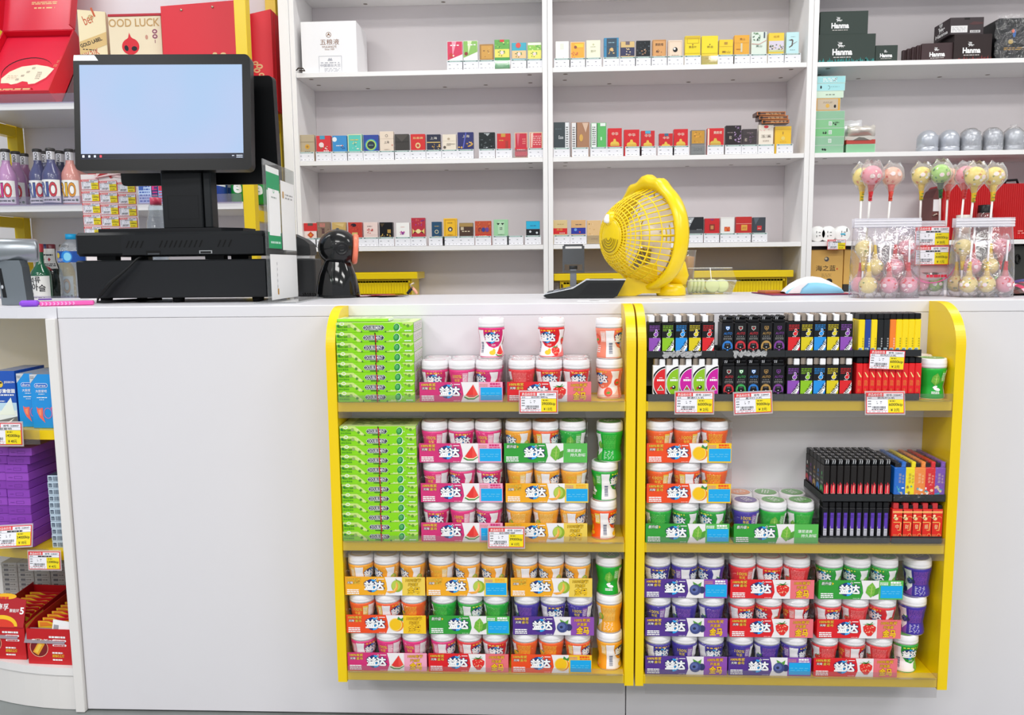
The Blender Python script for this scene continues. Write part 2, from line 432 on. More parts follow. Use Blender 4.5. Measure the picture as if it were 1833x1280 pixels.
def fruit(a, F, k, u, v, r, h):
    c = lambda x: mat(x, .45)
    if k == 'watermelon':
        a.poly(F, [(u-r, v-r*.72), (u-.5*r, v-r), (u+.35*r, v-1.0*r), (u+1.0*r, v-.55*r), (u+.25*r, v+r)], c('#3f8a36'), h)
        a.poly(F, [(u-.9*r, v-r*.58), (u-.4*r, v-.84*r), (u+.35*r, v-.84*r), (u+.95*r, v-.45*r), (u+.25*r, v+r)], c('#f3ecc8'), h+.0001)
        a.poly(F, [(u-.78*r, v-r*.45), (u-.3*r, v-.7*r), (u+.35*r, v-.7*r), (u+.88*r, v-.35*r), (u+.25*r, v+r)], c('#e23330'), h+.0002)
        a.poly(F, [(u+.2*r, v-.7*r), (u+.88*r, v-.35*r), (u+.25*r, v+r)], c('#ee4a40'), h+.0003)
    elif k == 'strawberry':
        a.poly(F, [(u-.85*r, v+.35*r), (u-.75*r, v-.3*r), (u-.2*r, v-.95*r), (u+.25*r, v-.95*r), (u+.8*r, v-.2*r), (u+.85*r, v+.3*r), (u+.3*r, v+.7*r), (u-.4*r, v+.7*r)], c('#e02a26'), h)
        R = random.Random(4)
        for i in range(16): a.disc(F, u+R.uniform(-.6, .6)*r, v+R.uniform(-.55, .5)*r, .055*r, .08*r, c('#f6c9a0'), h+.0001, 6)
        for t in (-1.2, -.5, .2, .9): a.poly(F, [(u, v+.55*r), (u+r*math.sin(t)-.05*r, v+.55*r+.4*r*math.cos(t)), (u+.1*r, v+.72*r)], c('#3f8f34'), h+.0002)
        a.poly(F, [(u, v+.6*r), (u+.35*r, v+1.05*r), (u+.42*r, v+.98*r), (u+.1*r, v+.6*r)], c('#4c8c3a'), h+.0002)
    elif k == 'orange':
        a.disc(F, u+.12*r, v-.06*r, .92*r, .92*r, c('#ef8a1a'), h); a.disc(F, u-.05*r, v, .9*r, .92*r, c('#f3d77c'), h+.0001); a.disc(F, u-.05*r, v, .8*r, .82*r, c('#f2c010'), h+.0002)
        a.poly(F, [(u+.2*r, v+.75*r), (u+.35*r, v+1.15*r), (u+.7*r, v+.8*r), (u+1.05*r, v+1.05*r), (u+.95*r, v+.5*r)], c('#3a8a34'), h+.0003)
    elif k == 'melon':
        a.disc(F, u+.3*r, v+.05*r, .8*r, .85*r, c('#8fae2c'), h); a.disc(F, u+.15*r, v+.1*r, .6*r, .7*r, c('#b5c94e'), h+.0001)
        a.poly(F, [(u-1.3*r, v-.72*r), (u-.3*r, v-.62*r), (u+.1*r, v-.1*r), (u+.2*r, v+.75*r), (u+.45*r, v+.2*r), (u+.35*r, v-.45*r), (u-.05*r, v-.88*r), (u-.7*r, v-.98*r)], c('#f2a73c'), h+.0002)
        a.poly(F, [(u-1.1*r, v-.72*r), (u-.3*r, v-.66*r), (u+.1*r, v-.2*r), (u+.2*r, v+.6*r), (u+.28*r, v-.1*r), (u-.05*r, v-.66*r)], c('#f7c877'), h+.0003)
        a.poly(F, [(u+.3*r, v+.85*r), (u+.1*r, v+1.05*r), (u+.15*r, v+1.1*r), (u+.38*r, v+.9*r)], c('#6a7a30'), h+.0001)
    elif k == 'mint':
        a.poly(F, [(u-.05*r, v-1.05*r), (u-.75*r, v-.35*r), (u-.55*r, v+.45*r), (u+.1*r, v+1.05*r), (u+.55*r, v+.35*r), (u+.4*r, v-.55*r)], c('#6fb43a'), h)
        a.poly(F, [(u+.2*r, v-.9*r), (u+.35*r, v+.1*r), (u+1.0*r, v+.4*r), (u+.95*r, v-.5*r)], c('#4f9a30'), h-.0001)
        a.poly(F, [(u-.08*r, v-1.05*r), (u-.02*r, v), (u+.1*r, v+1.0*r), (u+.06*r, v)], c('#d3e28a'), h+.0001)
        for s_ in (-.5, -.05, .4):
            a.poly(F, [(u, v+s_*r), (u-.5*r, v+(s_+.3)*r), (u, v+(s_+.08)*r)], c('#a5cf5c'), h+.0001); a.poly(F, [(u, v+s_*r), (u+.4*r, v+(s_+.28)*r), (u, v+(s_+.08)*r)], c('#a5cf5c'), h+.0001)
    elif k == 'blueberry':
        a.poly(F, [(u-.3*r, v+.4*r), (u-.5*r, v+1.0*r), (u+.2*r, v+.6*r), (u+.7*r, v+.95*r), (u+.55*r, v+.2*r)], c('#56993a'), h)
        a.disc(F, u+.75*r, v-.15*r, .42*r, .5*r, c('#2c3264'), h+.0001); a.disc(F, u-.15*r, v-.15*r, .75*r, .75*r, c('#3d4782'), h+.0002)
        a.disc(F, u-.25*r, v-.05*r, .5*r, .5*r, c('#5866a2'), h+.0003); a.disc(F, u-.3*r, v-.12*r, .22*r, .2*r, c('#23284e'), h+.0004, 8)
    else:
        a.disc(F, u, v, .8*r, .85*r, c('#e8482e'), h); a.disc(F, u+.15*r, v+.1*r, .5*r, .6*r, c('#f0674a'), h+.0001)
        a.poly(F, [(u-.5*r, v-.2*r), (u+.1*r, v+.15*r), (u+.5*r, v-.1*r), (u+.1*r, v-.4*r)], c('#58a03a'), h+.0002)
def logo(a, F, u, v, r, h, fullw=2.55):
    """blue disc with the two white characters"""
    a.disc(F, u, v, r, r, NAVY, h, 26); a.disc(F, u, v, r, r, SKY, h+.0001, 16, 0, -PI/2, PI/2)
    a.text(F, '益达', u-1.02*r, v-.62*r, PRINTW, fullw*r, 1.26*r, h+.0003, .05, .0, DKOUT, .11)
    a.disc(F, u+.62*r, v+.95*r, .1*r, .22*r, PRINTW, h+.0003, 6); a.disc(F, u+.62*r, v+.95*r, .22*r, .1*r, PRINTW, h+.0003, 6)
def bottle_body(k):
    m0, m1, lt = (mat(x, .32) for x in FLAV[k]); a = MB(); c = lambda x: mat(x, .4)
    zs = [0, .002, .005, .008, .012, .017, .022, .027, .032, .038, .043, .048, .052, .0555]
    cap_ = mat(FLAV[k][0], .4)
    a.lathe([(0, .0003)] + [(bprof(z), z, (mat('#f3eef0', .3) if z <= .002 else m1)) for z in zs] + [(.0215, .0557)], m1, 32)
    F = Cyl(bprof, BR); d = BR*PI/180
    lo, hi = .0035, .0533
    def band(a0, a1, M, h=.0003, v0=lo, v1=hi): a.rect(F, a0*d, v0, a1*d, v1, M, h)
    W = c('#f4f0f2')
    # white swoosh either side of the coloured logo field
    band(-66, 104, W, .0003)
    a.poly(F, [(-28*d, hi), (62*d, hi), (72*d, .042), (66*d, .030), (48*d, .022), (20*d, .0185), (-6*d, .022), (-22*d, .030), (-30*d, .041)], m0, .0005)
    a.rect(F, -66*d, hi-.0018, 104*d, hi, m0, .0006)
    logo(a, F, 5*d, .0372, .0104, .0009)
    a.lines(F, -20*d, .0487, 45*d, .0512, 1, GOLD if k != 'mint' else c('#d9e24a'), .9, 3, .0009)
    a.lines(F, 8*d, .0225, 30*d, .0265, 2, PRINTW, .45, 5, .0009)
    fruit(a, F, k, 52*d, .0135, .0098, .0009)
    fruit(a, F, k, 96*d, .031, .0075, .0009)
    if k not in ('mint', 'peach'): a.disc(F, 12*d, .0105, .006, .0042, GOLD, .0009, 9); a.disc(F, 20*d, .014, .003, .004, GOLD, .0009, 7)
    a.poly(F, [(30*d, lo), (104*d, lo), (104*d, .020), (84*d, .011), (60*d, .0065)], lt, .0007)
    # small print panel
    band(112, 178, c(FLAV[k][1]), .0003)
    a.lines(F, 114*d, .024, 176*d, .051, 11, lt, .55, 7, .0005, .05); a.lines(F, 118*d, .006, 165*d, .022, 7, PRINTW, .3, 8, .0005, .3)
    # prize panel
    if k in ('mint', 'peach'):
        fruit(a, F, 'mint' if k == 'mint' else 'peach', -118*d, .036, .011, .0006)
        if k == 'mint': a.disc(F, -120*d, .0225, .0045, .0022, PRINTW, .0006, 10, .3); a.disc(F, -110*d, .0185, .0065, .0026, PRINTW, .0006, 10, -.2); a.lines(F, -136*d, .0105, -100*d, .0155, 2, PRINTW, .6, 4, .0006, .04)
        else: a.lines(F, -140*d, .012, -98*d, .026, 4, PRINTW, .5, 9, .0006)
    else:
        a.text(F, '100%', -140*d, .0405, c('#f3d23c'), 44*d, .0062, .0006, .03, .12)
        a.text(F, '有奖', -132*d, .0335, c('#f3d23c'), 28*d, .0055, .0006, .02)
        a.disc(F, -120*d, .022, .0045, .007, GOLD, .0006, 9); a.disc(F, -112*d, .012, .006, .0035, GOLD, .0006, 9)
        a.lines(F, -142*d, .006, -112*d, .009, 2, PRINTW, .4, 4, .0006)
    a.rect(F, -92*d, .031, -68*d, .050, c('#f0cf4a') if k == 'orange' else lt, .0004)
    a.lines(F, -90*d, .034, -71*d, .048, 5, PRINTW, .5, 12, .0006)
    a.bars(F, -52*d, .010, -34*d, .030, 12, c('#2c3a66'), 3, .0006, True)
    return a
CAPW = mat('#f1eff2', .3)
def bottle_cap(k):
    a = MB().lathe([(.0212, .0556), (.0240, .0556), (.0242, .0600), (.0240, .0604), (.0242, .0608), (.0241, .0664), (.0236, .0676), (.0236, .0700), (.0228, .0715), (.0205, .0721), (.0200, .0716), (0, .0716)], CAPW, 32)
    F = FZ(.0716)
    for r, m_, h in ((.019, mat(FLAV[k][2], .4), .0003), (.0165, mat('#f3eef0', .4), .0005)): a.disc(F, 0, 0, r, r, m_, h, 24) if k != 'mint' and k != 'blueberry' else None
    if k in ('mint', 'blueberry', 'orange'):
        a.disc(F, 0, 0, .0195, .0195, mat({'mint': '#6fae62', 'blueberry': '#7a6aa8', 'orange': '#f0a478'}[k], .4), .0006, 24)
        a.lines(F, -.011, -.007, .011, .008, 3, PRINTW, .5, 5, .0009)
    return a
VIEW = {'L': -4, 'H': 100, 'N': -150, 'F': -62, 'W': 42, 'M': 115, 'B': 48, 'P': -30}
FWORD = {'watermelon': 'pink watermelon', 'strawberry': 'red strawberry', 'orange': 'orange citrus', 'melon': 'amber melon', 'mint': 'green mint', 'blueberry': 'violet blueberry', 'peach': 'pale peach'}
VWORD = {'L': 'logo-front', 'H': 'gold-lettered', 'N': 'print-side', 'F': 'fruit-side', 'W': 'white-banded', 'M': 'leaf-side', 'B': 'barcode-side', 'P': 'half-turned'}
POS3 = ('leftmost', 'central', 'rightmost')
def bottle(k, x, y, z, view, label, group=None, jit=0, tilt=0):
    o = thing('gum_bottle', label, 'gum bottle', (x, y, z), math.radians(VIEW[view]+jit), group or 'gum bottles in paper trays')
    if tilt: o.rotation_euler = (0, math.radians(tilt), o.rotation_euler[2])
    put('body', cached(('body', k), lambda: bottle_body(k)), o); put('cap', cached(('cap', k), lambda: bottle_cap(k)), o)
    return o
TW, TH, TD = .1485, .0352, .0998
def tray_front(k, st):
    c0, c1 = (mat(x, .4) for x in TRAYC[k]); c = lambda x: mat(x, .45); a = MB(); t = .0008
    a.box(-TW/2, TW/2, -TD/2, -TD/2+t, 0, TH, c0)
    F = Flat((-TW/2, -TD/2, 0)); U = TW
    a.poly(F, [(.50*U, 0), (.53*U, .012), (.52*U, .024), (.50*U, TH), (.735*U, TH), (.735*U, 0)], c('#ece8ea'), .0003)
    a.rect(F, .715*U, 0, U, TH, c1, .0004)
    logo(a, F, .335*U, .0185, .0125, .0006, 2.75)
    fruit(a, F, k, .625*U, .0175, .0135, .0008)
    if k == 'mint': a.text(F, '新升级', .03*U, .0262, PRINTW, .115*U, .0062, .0006, .02, .2, c('#1d4a22'), .07); a.disc(F, .165*U, .029, .002, .003, GOLD, .0007, 3)
    else:
        a.text(F, '100%有奖', .025*U, .0282, c('#f4d64a'), .17*U, .0052, .0006, .02, .1, c('#b06a10'), .05)
        a.text(F, '天降', .03*U, .0218, PRINTW, .07*U, .0045, .0006, .02, .1, c('#3a2a20'), .07); a.text(F, '金马', .11*U, .0216, c('#f4d64a'), .08*U, .0052, .0006, .02, .1, c('#7a4a10'), .07)
    a.lines(F, .025*U, .0022, .175*U, .0125, 3, PRINTW, .6, 3, .0006, .04); a.lines(F, .41*U, .0015, .5*U, .0028, 1, PRINTW, .5, 4, .0006)
    a.rect(F, .415*U, .0305, .49*U, .0318, PRINTW, .0006)
    if st == 'gold':
        if k == 'mint':
            a.text(F, '薄荷清爽', .755*U, .019, PRINTW, .17*U, .006, .0006, .015, .15); a.text(F, '持久耐嚼', .795*U, .011, PRINTW, .18*U, .006, .0006, .015, .15)
        else:
            G = c('#f2c412'); O = c('#4a2a08') if k == 'melon' else c('#8a3c10')
            a.text(F, '100%有奖', .76*U, .0262, G, .19*U, .0062, .0006, .02, .1, O, .06); a.text(F, '开盒赢', .79*U, .0185, G, .12*U, .0058, .0006, .02, .1, O, .06)
            a.text(F, '金马', .785*U, .0028, G, .15*U, .0138, .0006, .035, .05, O, .07)
    else:
        a.lines(F, .725*U, .027, .82*U, .033, 2, c('#c98a86') if k != 'mint' else PRINTW, .6, 8, .0006, .05)
        a.lines(F, .85*U, .0298, .97*U, .0338, 1, PRINTW if k in ('mint', 'blueberry') else c(TRAYC[k][0]), .9, 5, .0006, .04); a.lines(F, .85*U, .0265, .98*U, .0288, 1, PRINTW if k in ('mint', 'blueberry') else c(TRAYC[k][0]), .8, 2, .0006, .05)
        a.rect(F, .735*U, .0025, .992*U, .0255, CYAN, .0006)
        a.lines(F, .75*U, .0105, .97*U, .0185, 2, mat('#5cc0ea', .4), .35, 6, .0008, .1)
    return a
def tray_box(k):
    c0 = mat(TRAYC[k][0], .5); a = MB(); t = .0008; x, y = TW/2, TD/2
    a.box(-x, x, -y+t, y, 0, .0006, mat('#e6e2dc', .6)); a.box(-x, x, y-t, y, .0006, .02, c0)
    for s in (-1, 1):
        f = Flat((s*(x-t) if s > 0 else -x, 0, 0), (0, 1, 0), (0, 0, 1))
        a.prism([(-y+t, 0), (y, 0), (y, .02), (-y+.02, .02), (-y+t, TH)], f, 0, t, c0)
    return a
def tray_film(h):
    a = MB(); x, y = TW/2+.0006, TD/2+.0006
    P = [(-x, -y, TH), (x, -y, TH), (x, -y+.0002, h), (-x, -y+.0002, h), (-x, y, h), (x, y, h), (x, y, .02), (-x, y, .02)]
    return a.add(P, [(0, 1, 2, 3), (3, 2, 5, 4), (4, 5, 6, 7), (1, 6, 5, 2), (0, 3, 4, 7)], FILM)
STW = {'gold': 'gold lettering', 'blue': 'blue sticker'}
PITCH = .0735
def tray(x, z, k, st, views, place, flav=None, back=None, film=True, jx=0):
    """x: left edge of the paper front; views: how each front bottle is turned"""
    lo_, hi_ = (-.3773, .1373) if x < .15 else (.1720, .6995)
    x = min(max(x, lo_+.0012), hi_-TW-.0012); X, Y = x+TW/2, YF+.0042+TD/2
    o = thing('gum_tray', '%s gum tray with %s, the %s' % (FWORD[k], STW[st] if not (k == 'mint' and st == 'gold') else 'white slogan', place), 'gum tray', (X, Y, z), 0, 'paper trays of gum bottles')
    put('front_panel', cached(('front_panel', k, st), lambda: tray_front(k, st)), o)
    put('tray_box', cached(('tray_box', k), lambda: tray_box(k)), o)
    if film: put('shrink_film', cached(('film',), lambda: tray_film(.0733)), o)
    for i, v in enumerate(views):
        fk = flav[i] if flav else k
        bx = X+(i-1)*.0488; R_ = random.Random(int(x*1e4)+i*7+int(z*1e4))
        bottle(fk, bx, Y-.0246, z+.0008, v, '%s %s gum bottle, %s in the %s' % (VWORD[v], FWORD[fk].split()[1] if fk != 'mint' else 'mint', POS3[i], place), jit=R_.uniform(-9, 9))
    if back:
        for i in range(3):
            fk = back[i]; bx = X+(i-1)*.0488
            bottle(fk, bx, Y+.0246, z+.0008, 'N', '%s gum bottle behind the %s front one, %s' % (FWORD[fk], POS3[i], place), jit=i*40)
    return o
def xa(px, py): return at(px, py, YF+.004).x
Z1, Z2, Z3 = (z+.0004 for z in SH)
W_, S_, O_, M_, G_, B_ = 'watermelon', 'strawberry', 'orange', 'melon', 'mint', 'blueberry'
# upper shelf, first rack
tray(xa(751, 705), Z1, W_, 'blue', 'LHF', 'upper watermelon tray', back=(W_, W_, W_))
tray(xa(908, 705), Z1, S_, 'gold', 'NLL', 'upper strawberry tray', back=(S_, S_, S_))
zt = Z1+PITCH
for k, px, v, lab in ((W_, 880, 'L', 'pink watermelon gum bottle standing alone on the watermelon tray'), (S_, 987, 'P', 'red strawberry gum bottle standing alone on the strawberry tray')):
    bottle(k, at(px, 630, -.05).x, -.05, zt+.0002, v, lab, 'loose gum bottles')
xs = min(at(1091, 630, -.062).x, .1373-.0252)
bottle('peach', xs, -.062, Z1, 'F', 'peach gum bottle under another peach bottle beside the strawberry tray', 'loose gum bottles')
bottle('peach', xs-.0012, -.063, Z1+.0725, 'B', 'peach gum bottle showing its barcode, stacked on another peach bottle', 'loose gum bottles')
# middle shelf, first rack
rows = ((0, 'bottom tray'), (1, 'middle tray'), (2, 'top tray'))
def stack(px, z, specs, place, pys, dx=0):
    for (k, st, v, fl), r, py in zip(specs, rows, pys):
        tray(xa(px[r[0]], py), z+r[0]*PITCH, k, st, v, '%s %s' % (r[1], place), fl)
stack((754, 753, 750), Z2, ((W_, 'blue', 'LHF', None), (W_, 'blue', 'HFL', None), (W_, 'blue', 'HLH', None)), 'beside the green cartons', (945, 870, 790))
stack((904, 905, 902), Z2, ((M_, 'gold', 'NNW', None), (M_, 'blue', 'HWH', None), (G_, 'gold', 'FWM', (M_, O_, G_))), 'beside loose mint bottles', (945, 870, 790))
def col(px, Y, z, specs, place):
    for i, (k, v, dx, t) in enumerate(specs):
        bottle(k, min(at(px[i], 900, Y).x, (.1373 if px[i] < 1140 else .6995)-.0252-i*.0004), Y, z+i*.0724, v, '%s %s gum bottle, %s of the loose column %s' % (VWORD[v], FWORD[k].split()[1], ('bottom', 'middle', 'top')[i], place), 'loose gum bottles', 0, t)
col((1080, 1082, 1093), -.07, Z2, ((O_, 'B', 0, 0), (G_, 'B', 0, 0), (G_, 'N', 0, 0)), 'on the middle shelf')
# bottom shelf, first rack
stack((616, 615, 613), Z3, ((W_, 'gold', 'WHH', None), (O_, 'gold', 'HWN', None), (M_, 'gold', 'WFF', None)), 'left column under cartons', (1180, 1108, 1037))
stack((767, 768, 763), Z3, ((S_, 'gold', 'WWL', (W_, S_, S_)), (G_, 'blue', 'NWN', None), (M_, 'blue', 'HFF', None)), 'column under watermelon trays', (1180, 1108, 1037))
stack((915, 918, 914), Z3, ((O_, 'blue', 'NNW', None), (B_, 'gold', 'NLH', None), (M_, 'gold', 'WFF', None)), 'column beside loose melon bottles', (1180, 1108, 1037))
col((1094, 1092, 1090), -.07, Z3, ((M_, 'B', 0, 0), (M_, 'N', 0, 0), (G_, 'M', 0, 0)), 'beside the blueberry tray')
# second rack
stack((1156, 1158, 1158), Z2, ((G_, 'blue', 'NFF', None), (O_, 'blue', 'HWN', None), (O_, 'blue', 'HHN', None)), 'below slogan lighters', (945, 870, 795))
tray(xa(1314, 945), Z2, G_, 'gold', 'HMN', 'open tray beside black lighters', (B_, G_, G_), (O_, G_, G_))
stack((1155, 1155, 1154), Z3, ((B_, 'gold', 'LHL', None), (B_, 'gold', 'HNN', None), (B_, 'blue', 'LWF', None)), 'left column of lower lighter rack', (1185, 1112, 1040))
stack((1304, 1307, 1308), Z3, ((B_, 'blue', 'HNW', None), (S_, 'gold', 'LFW', None), (S_, 'gold', 'HLN', None)), 'centre column of lower lighter rack', (1185, 1112, 1040))
stack((1457, 1463, 1466), Z3, ((S_, 'gold', 'NWN', None), (S_, 'gold', 'LNF', None), (G_, 'blue', 'FFF', None)), 'last column of lower lighter rack', (1185, 1112, 1040))
col((1630, 1642, 1649), -.066, Z3, ((G_, 'L', 0, 0), (B_, 'N', 0, 1), (B_, 'N', 0, 3)), 'beside the far bottom trays')
bottle(G_, min(at(1671, 690, -.075).x, .6743), -.075, Z1, 'M', 'green mint gum bottle showing its leaf side beside the red lighters', 'loose gum bottles')
bottle('peach', min(at(1664, 660, -.026).x, .672), -.0258, Z1, 'N', 'pale peach gum bottle mostly hidden behind the mint bottle by the lighters', 'loose gum bottles')
# ================================================================== green gum cartons
DW, DH, DD = .1385, .0176, .096
def carton():
    g = mat('#86d211', .35); dk = mat('#1f7a34', .45); cr = mat('#c3dc7c', .45); c = lambda x: mat(x, .45)
    a = MB(); a.box(-DW/2, DW/2, -DD/2, DD/2, 0, DH, g, .0004, fm={'top': c('#cfe6a0')}); F = Flat((-DW/2, -DD/2, 0))
    u = lambda f: f*DW
    a.poly(F, [(u(.0), DH-.0004), (u(.0), .0135), (u(.16), .0128), (u(.24), .006), (u(.28), .001), (u(.345), .001), (u(.25), .0125), (u(.20), DH-.0004)], cr, .0003)
    a.poly(F, [(u(.62), .0006), (u(.75), .0045), (u(.76), .0006)], cr, .0003); a.poly(F, [(u(.85), DH-.002), (u(.95), .0105), (u(.998), DH-.003), (u(.998), DH-.0006), (u(.86), DH-.0006)], cr, .0003)
    for (x, y, r, k) in ((.17, .0115, .0030, '#8fae62'), (.25, .0065, .0024, '#4f8a2c'), (.33, .0018, .0014, '#3f7a2c'), (.64, .0016, .0014, '#3f7a2c'), (.885, .0135, .0016, '#7a9440'), (.93, .0118, .0026, '#5f9a2c')): a.disc(F, u(x), y, r*1.05, r, c(k), .0005, 12)
    for (x, y, r) in ((.08, .0155, .004), (.235, .0115, .0013), (.29, .0045, .0016), (.845, .0082, .0012), (.7, .0030, .0014)): a.ring(F, u(x), y, r, r*.8, r*.25, PRINTW, .0006, 10)
    a.disc(F, u(.03), .0118, .0022, .0026, dk, .0006, 12); a.text(F, '绿箭口香糖', u(.035), .0082, c('#2f7a1a'), u(.115), .0038, .0007, .02); a.text(F, '原味薄荷味', u(.015), .0032, c('#2f8a1e'), u(.135), .0036, .0007, .01)
    a.poly(F, [(u(.345), .0085), (u(.375), .0135), (u(.385), .0128), (u(.59), .0128), (u(.60), .0135), (u(.63), .0085), (u(.60), .0035), (u(.59), .0042), (u(.385), .0042), (u(.375), .0035)], c('#cfd8d2'), .0004)
    a.poly(F, [(u(.352), .0085), (u(.378), .0128), (u(.388), .0121), (u(.587), .0121), (u(.597), .0128), (u(.623), .0085), (u(.597), .0042), (u(.587), .0049), (u(.388), .0049), (u(.378), .0042)], c('#2a2f44'), .0006)
    a.text(F, 'DOUBLEMINT', u(.376), .0056, c('#e6e6e6'), u(.222), .0058, .0008, .03)
    a.lines(F, u(.43), .0018, u(.545), .0036, 1, c('#1f5a20'), .9, 3, .0007, .03); a.lines(F, u(.44), .0135, u(.53), .0148, 1, c('#c9b04a'), .9, 4, .0007)
    a.disc(F, u(.787), .0088, .0058, .0072, PRINTW, .0004, 20); a.disc(F, u(.783), .009, .0052, .0066, c('#1f8a3c'), .0005, 20, -.25); a.disc(F, u(.779), .0098, .003, .004, c('#4fae5c'), .0006, 12, -.3)
    a.lines(F, u(.885), .0020, u(.975), .0040, 1, c('#e3f0ee'), .9, 6, .0007, .03)
    S = Flat((DW/2, -DD/2, 0), (0, 1, 0)); a.rect(S, .002, .0005, DD-.002, DH-.0005, c('#d9d6d2'), .0003); a.lines(S, .01, .003, .085, .014, 3, c('#b9b6b4'), .4, 3, .0005)
    T = FZ(DH)
    a.lines(T, -.05, -.035, .055, .04, 12, c('#5c8a3a'), .35, 5, .0004)
    return a
def carton_tape():
    R = mat('#c8262a', .4); K = mat('#241414', .5); a = MB(); x = -DW/2+.515*DW; F = Flat((0, -DD/2, 0))
    a.poly(F, [(x-.0014, 0), (x+.0006, 0), (x+.0010, DH*.5), (x-.0004, DH), (x-.0020, DH), (x-.0014, DH*.45)], K, .0010)
    a.poly(F, [(x-.0002, DH*.0), (x+.0010, .0), (x+.0006, DH*.8), (x-.0012, DH*.8)], R, .0012); return a
def cartons(z, n, x0, x1, place, top_open):
    for i in range(n):
        x = x0+(x1-x0)*(n-1-i)/max(n-1, 1)
        o = thing('gum_carton', ('opened ' if top_open and i == n-1 else 'flat ') + 'lime green gum carton, %s from the bottom of the stack on the %s shelf' % (ORD[i], place), 'gum carton', (x+DW/2+random.uniform(-.0007, .0007), YF+.0042+DD/2, z+i*.0178), 0, 'green gum cartons')
        put('carton', cached(('carton',), carton), o)
        if not (top_open and i == n-1): put('tear_tape', cached(('tear_tape',), carton_tape), o)
cartons(Z1, 8, max(at(598, 577, -.1).x, -.3757), max(at(603, 705, -.1).x, -.3757), 'upper', True)
cartons(Z2, 12, max(at(603, 755, -.1).x, -.3757), max(at(608, 955, -.1).x, -.3757), 'middle', False)
pk = MB().box(-.052, .04, -.028, .028, 0, .0052, mat('#8fd424', .35), .0006, fm={'top': mat('#dfeebc', .4)}); pk.lines(FZ(.0052), -.045, -.022, .03, .022, 8, mat('#5c8a3a', .5), .35, 6); pk.box(.0395, .042, -.02, .02, .0004, .0048, mat('#e8ecec', .3))
solo('gum_pack', pk, 'thin green gum pack lying on the topmost carton of the upper shelf', 'gum pack', (at(660, 560, -.06).x, -.06, Z1+7*.0178+DH+.0008), 0)
# ================================================================== lighters
LWD, LTH, LHT = .0223, .0107, .0745
BLK = mat('#17171a', .35); STEEL = mat('#b9a99a', .3, .9); LW = mat('#efeef0', .3)
def rbox(w, t, z0, z1, a, fm=None): return MB().box(-w/2, w/2, -t/2, t/2, z0, z1, a, .0011, fm=fm)
def lit_shine(c):
    k = mat(c, .35); a = rbox(LWD, LTH, 0, .0595, BLK); F = Flat((-LWD/2, -LTH/2, 0)); U = LWD
    a.rect(F, .0012, .0012, U-.0012, .0325, k, .0002)
    a.poly(F, [(.0022, .0012), (.0178, .0012), (.0200, .0060), (.0211, .0130), (.0211, .0300), (.0196, .0262), (.0160, .0195), (.0105, .0125), (.0055, .0072), (.0022, .0040)], PRINTW, .0004)
    a.text(F, 'SHINE', .0090, .0022, BLK, .0262, .0060, .0006, .0, .0, rot=1.0)
    a.poly(F, [(.0125, .0012), (.0211, .0012), (.0211, .0165)], k, .0005)
    a.rect(F, .008, .0330, .0145, .0336, PRINTW, .0004)
    a.disc(F, .0130, .0385, .0040, .0038, PRINTW, .0003, 14); a.disc(F, .0130, .0385, .0034, .0032, k, .0004, 14)
    a.disc(F, .0138, .0445, .0023, .0026, PRINTW, .0003, 12); a.disc(F, .0138, .0445, .0018, .0021, k, .0004, 12); a.disc(F, .0162, .0418, .0022, .0010, k, .0004, 8)
    dk = mat(c, .6)
    for i in range(4): a.lines(F, .002, .0445+i*.0028, .0195 if i else .0095, .0463+i*.0028, 1, dk, .62, 3+i, .0003, .05)
    return a
def lit_swoosh(c):
    k = mat(c, .35); a = rbox(LWD, LTH, 0, .0605, LW); F = Flat((-LWD/2, -LTH/2, 0)); U = LWD
    a.disc(F, U*1.2, .029, .0262, .0312, BLK, .0002, 24, 0, PI*.5, PI*1.5) if 0 else None
    def crescent(r, m_, h, cx=.0245):
        p = []
        for i in range(25):
            t = PI*.5+PI*i/24; p.append((min(max(cx+r*.88*math.cos(t), .0009), U-.0009), min(max(.0285+r*math.sin(t), .0009), .0596)))
        p += [(U-.0009, .0012), (U-.0009, .0590)]; a.poly(F, p, m_, h)
    crescent(.0305, BLK, .0002); crescent(.0275, LW, .0003); crescent(.0262, k, .0004)
    a.rect(F, .011, .0380, .0165, .0388, PRINTW, .0006); a.lines(F, .0072, .0325, .0200, .0362, 1, PRINTW, .9, 5, .0006, .04)
    if c.startswith('#8'):
        a.disc(F, .0135, .0215, .0034, .0034, INK, .0006, 14); a.disc(F, .0128, .0225, .0014, .0014, PRINTW, .0007, 8); a.disc(F, .0090, .0200, .0018, .0026, mat('#c03028'), .0006, 8)
    else:
        a.poly(F, [(.0075, .0160), (.0195, .0160), (.0135, .0255)], PRINTW, .0006); a.poly(F, [(.0090, .0168), (.0180, .0168), (.0135, .0240)], mat('#4a8a3a'), .0007); a.disc(F, .0135, .0198, .0022, .0018, mat('#c8402c'), .0008, 8)
    return a
def lit_top(side):
    """white thumb piece on one side, ridged steel guard on the other"""
    a = MB(); s = 1 if side else -1
    a.box(-.0102 if s > 0 else .0002, -.0002 if s > 0 else .0102, -LTH*.46, LTH*.46, .0597, .0715, LW, .0012); return a
def lit_guard(side):
    a = MB(); s = 1 if side else -1; x0, x1 = (.0012, .0100) if s > 0 else (-.0100, -.0012)
    a.box(x0, x1, -LTH*.48, LTH*.48, .0597, .0735, STEEL, .0016); F = Flat((0, -LTH*.48, 0))
    for i in range(5): a.rect(F, x1-.0030, .0612+i*.0023, x1-.0006, .0622+i*.0023, mat('#3a332e', .5), .0003)
    return a
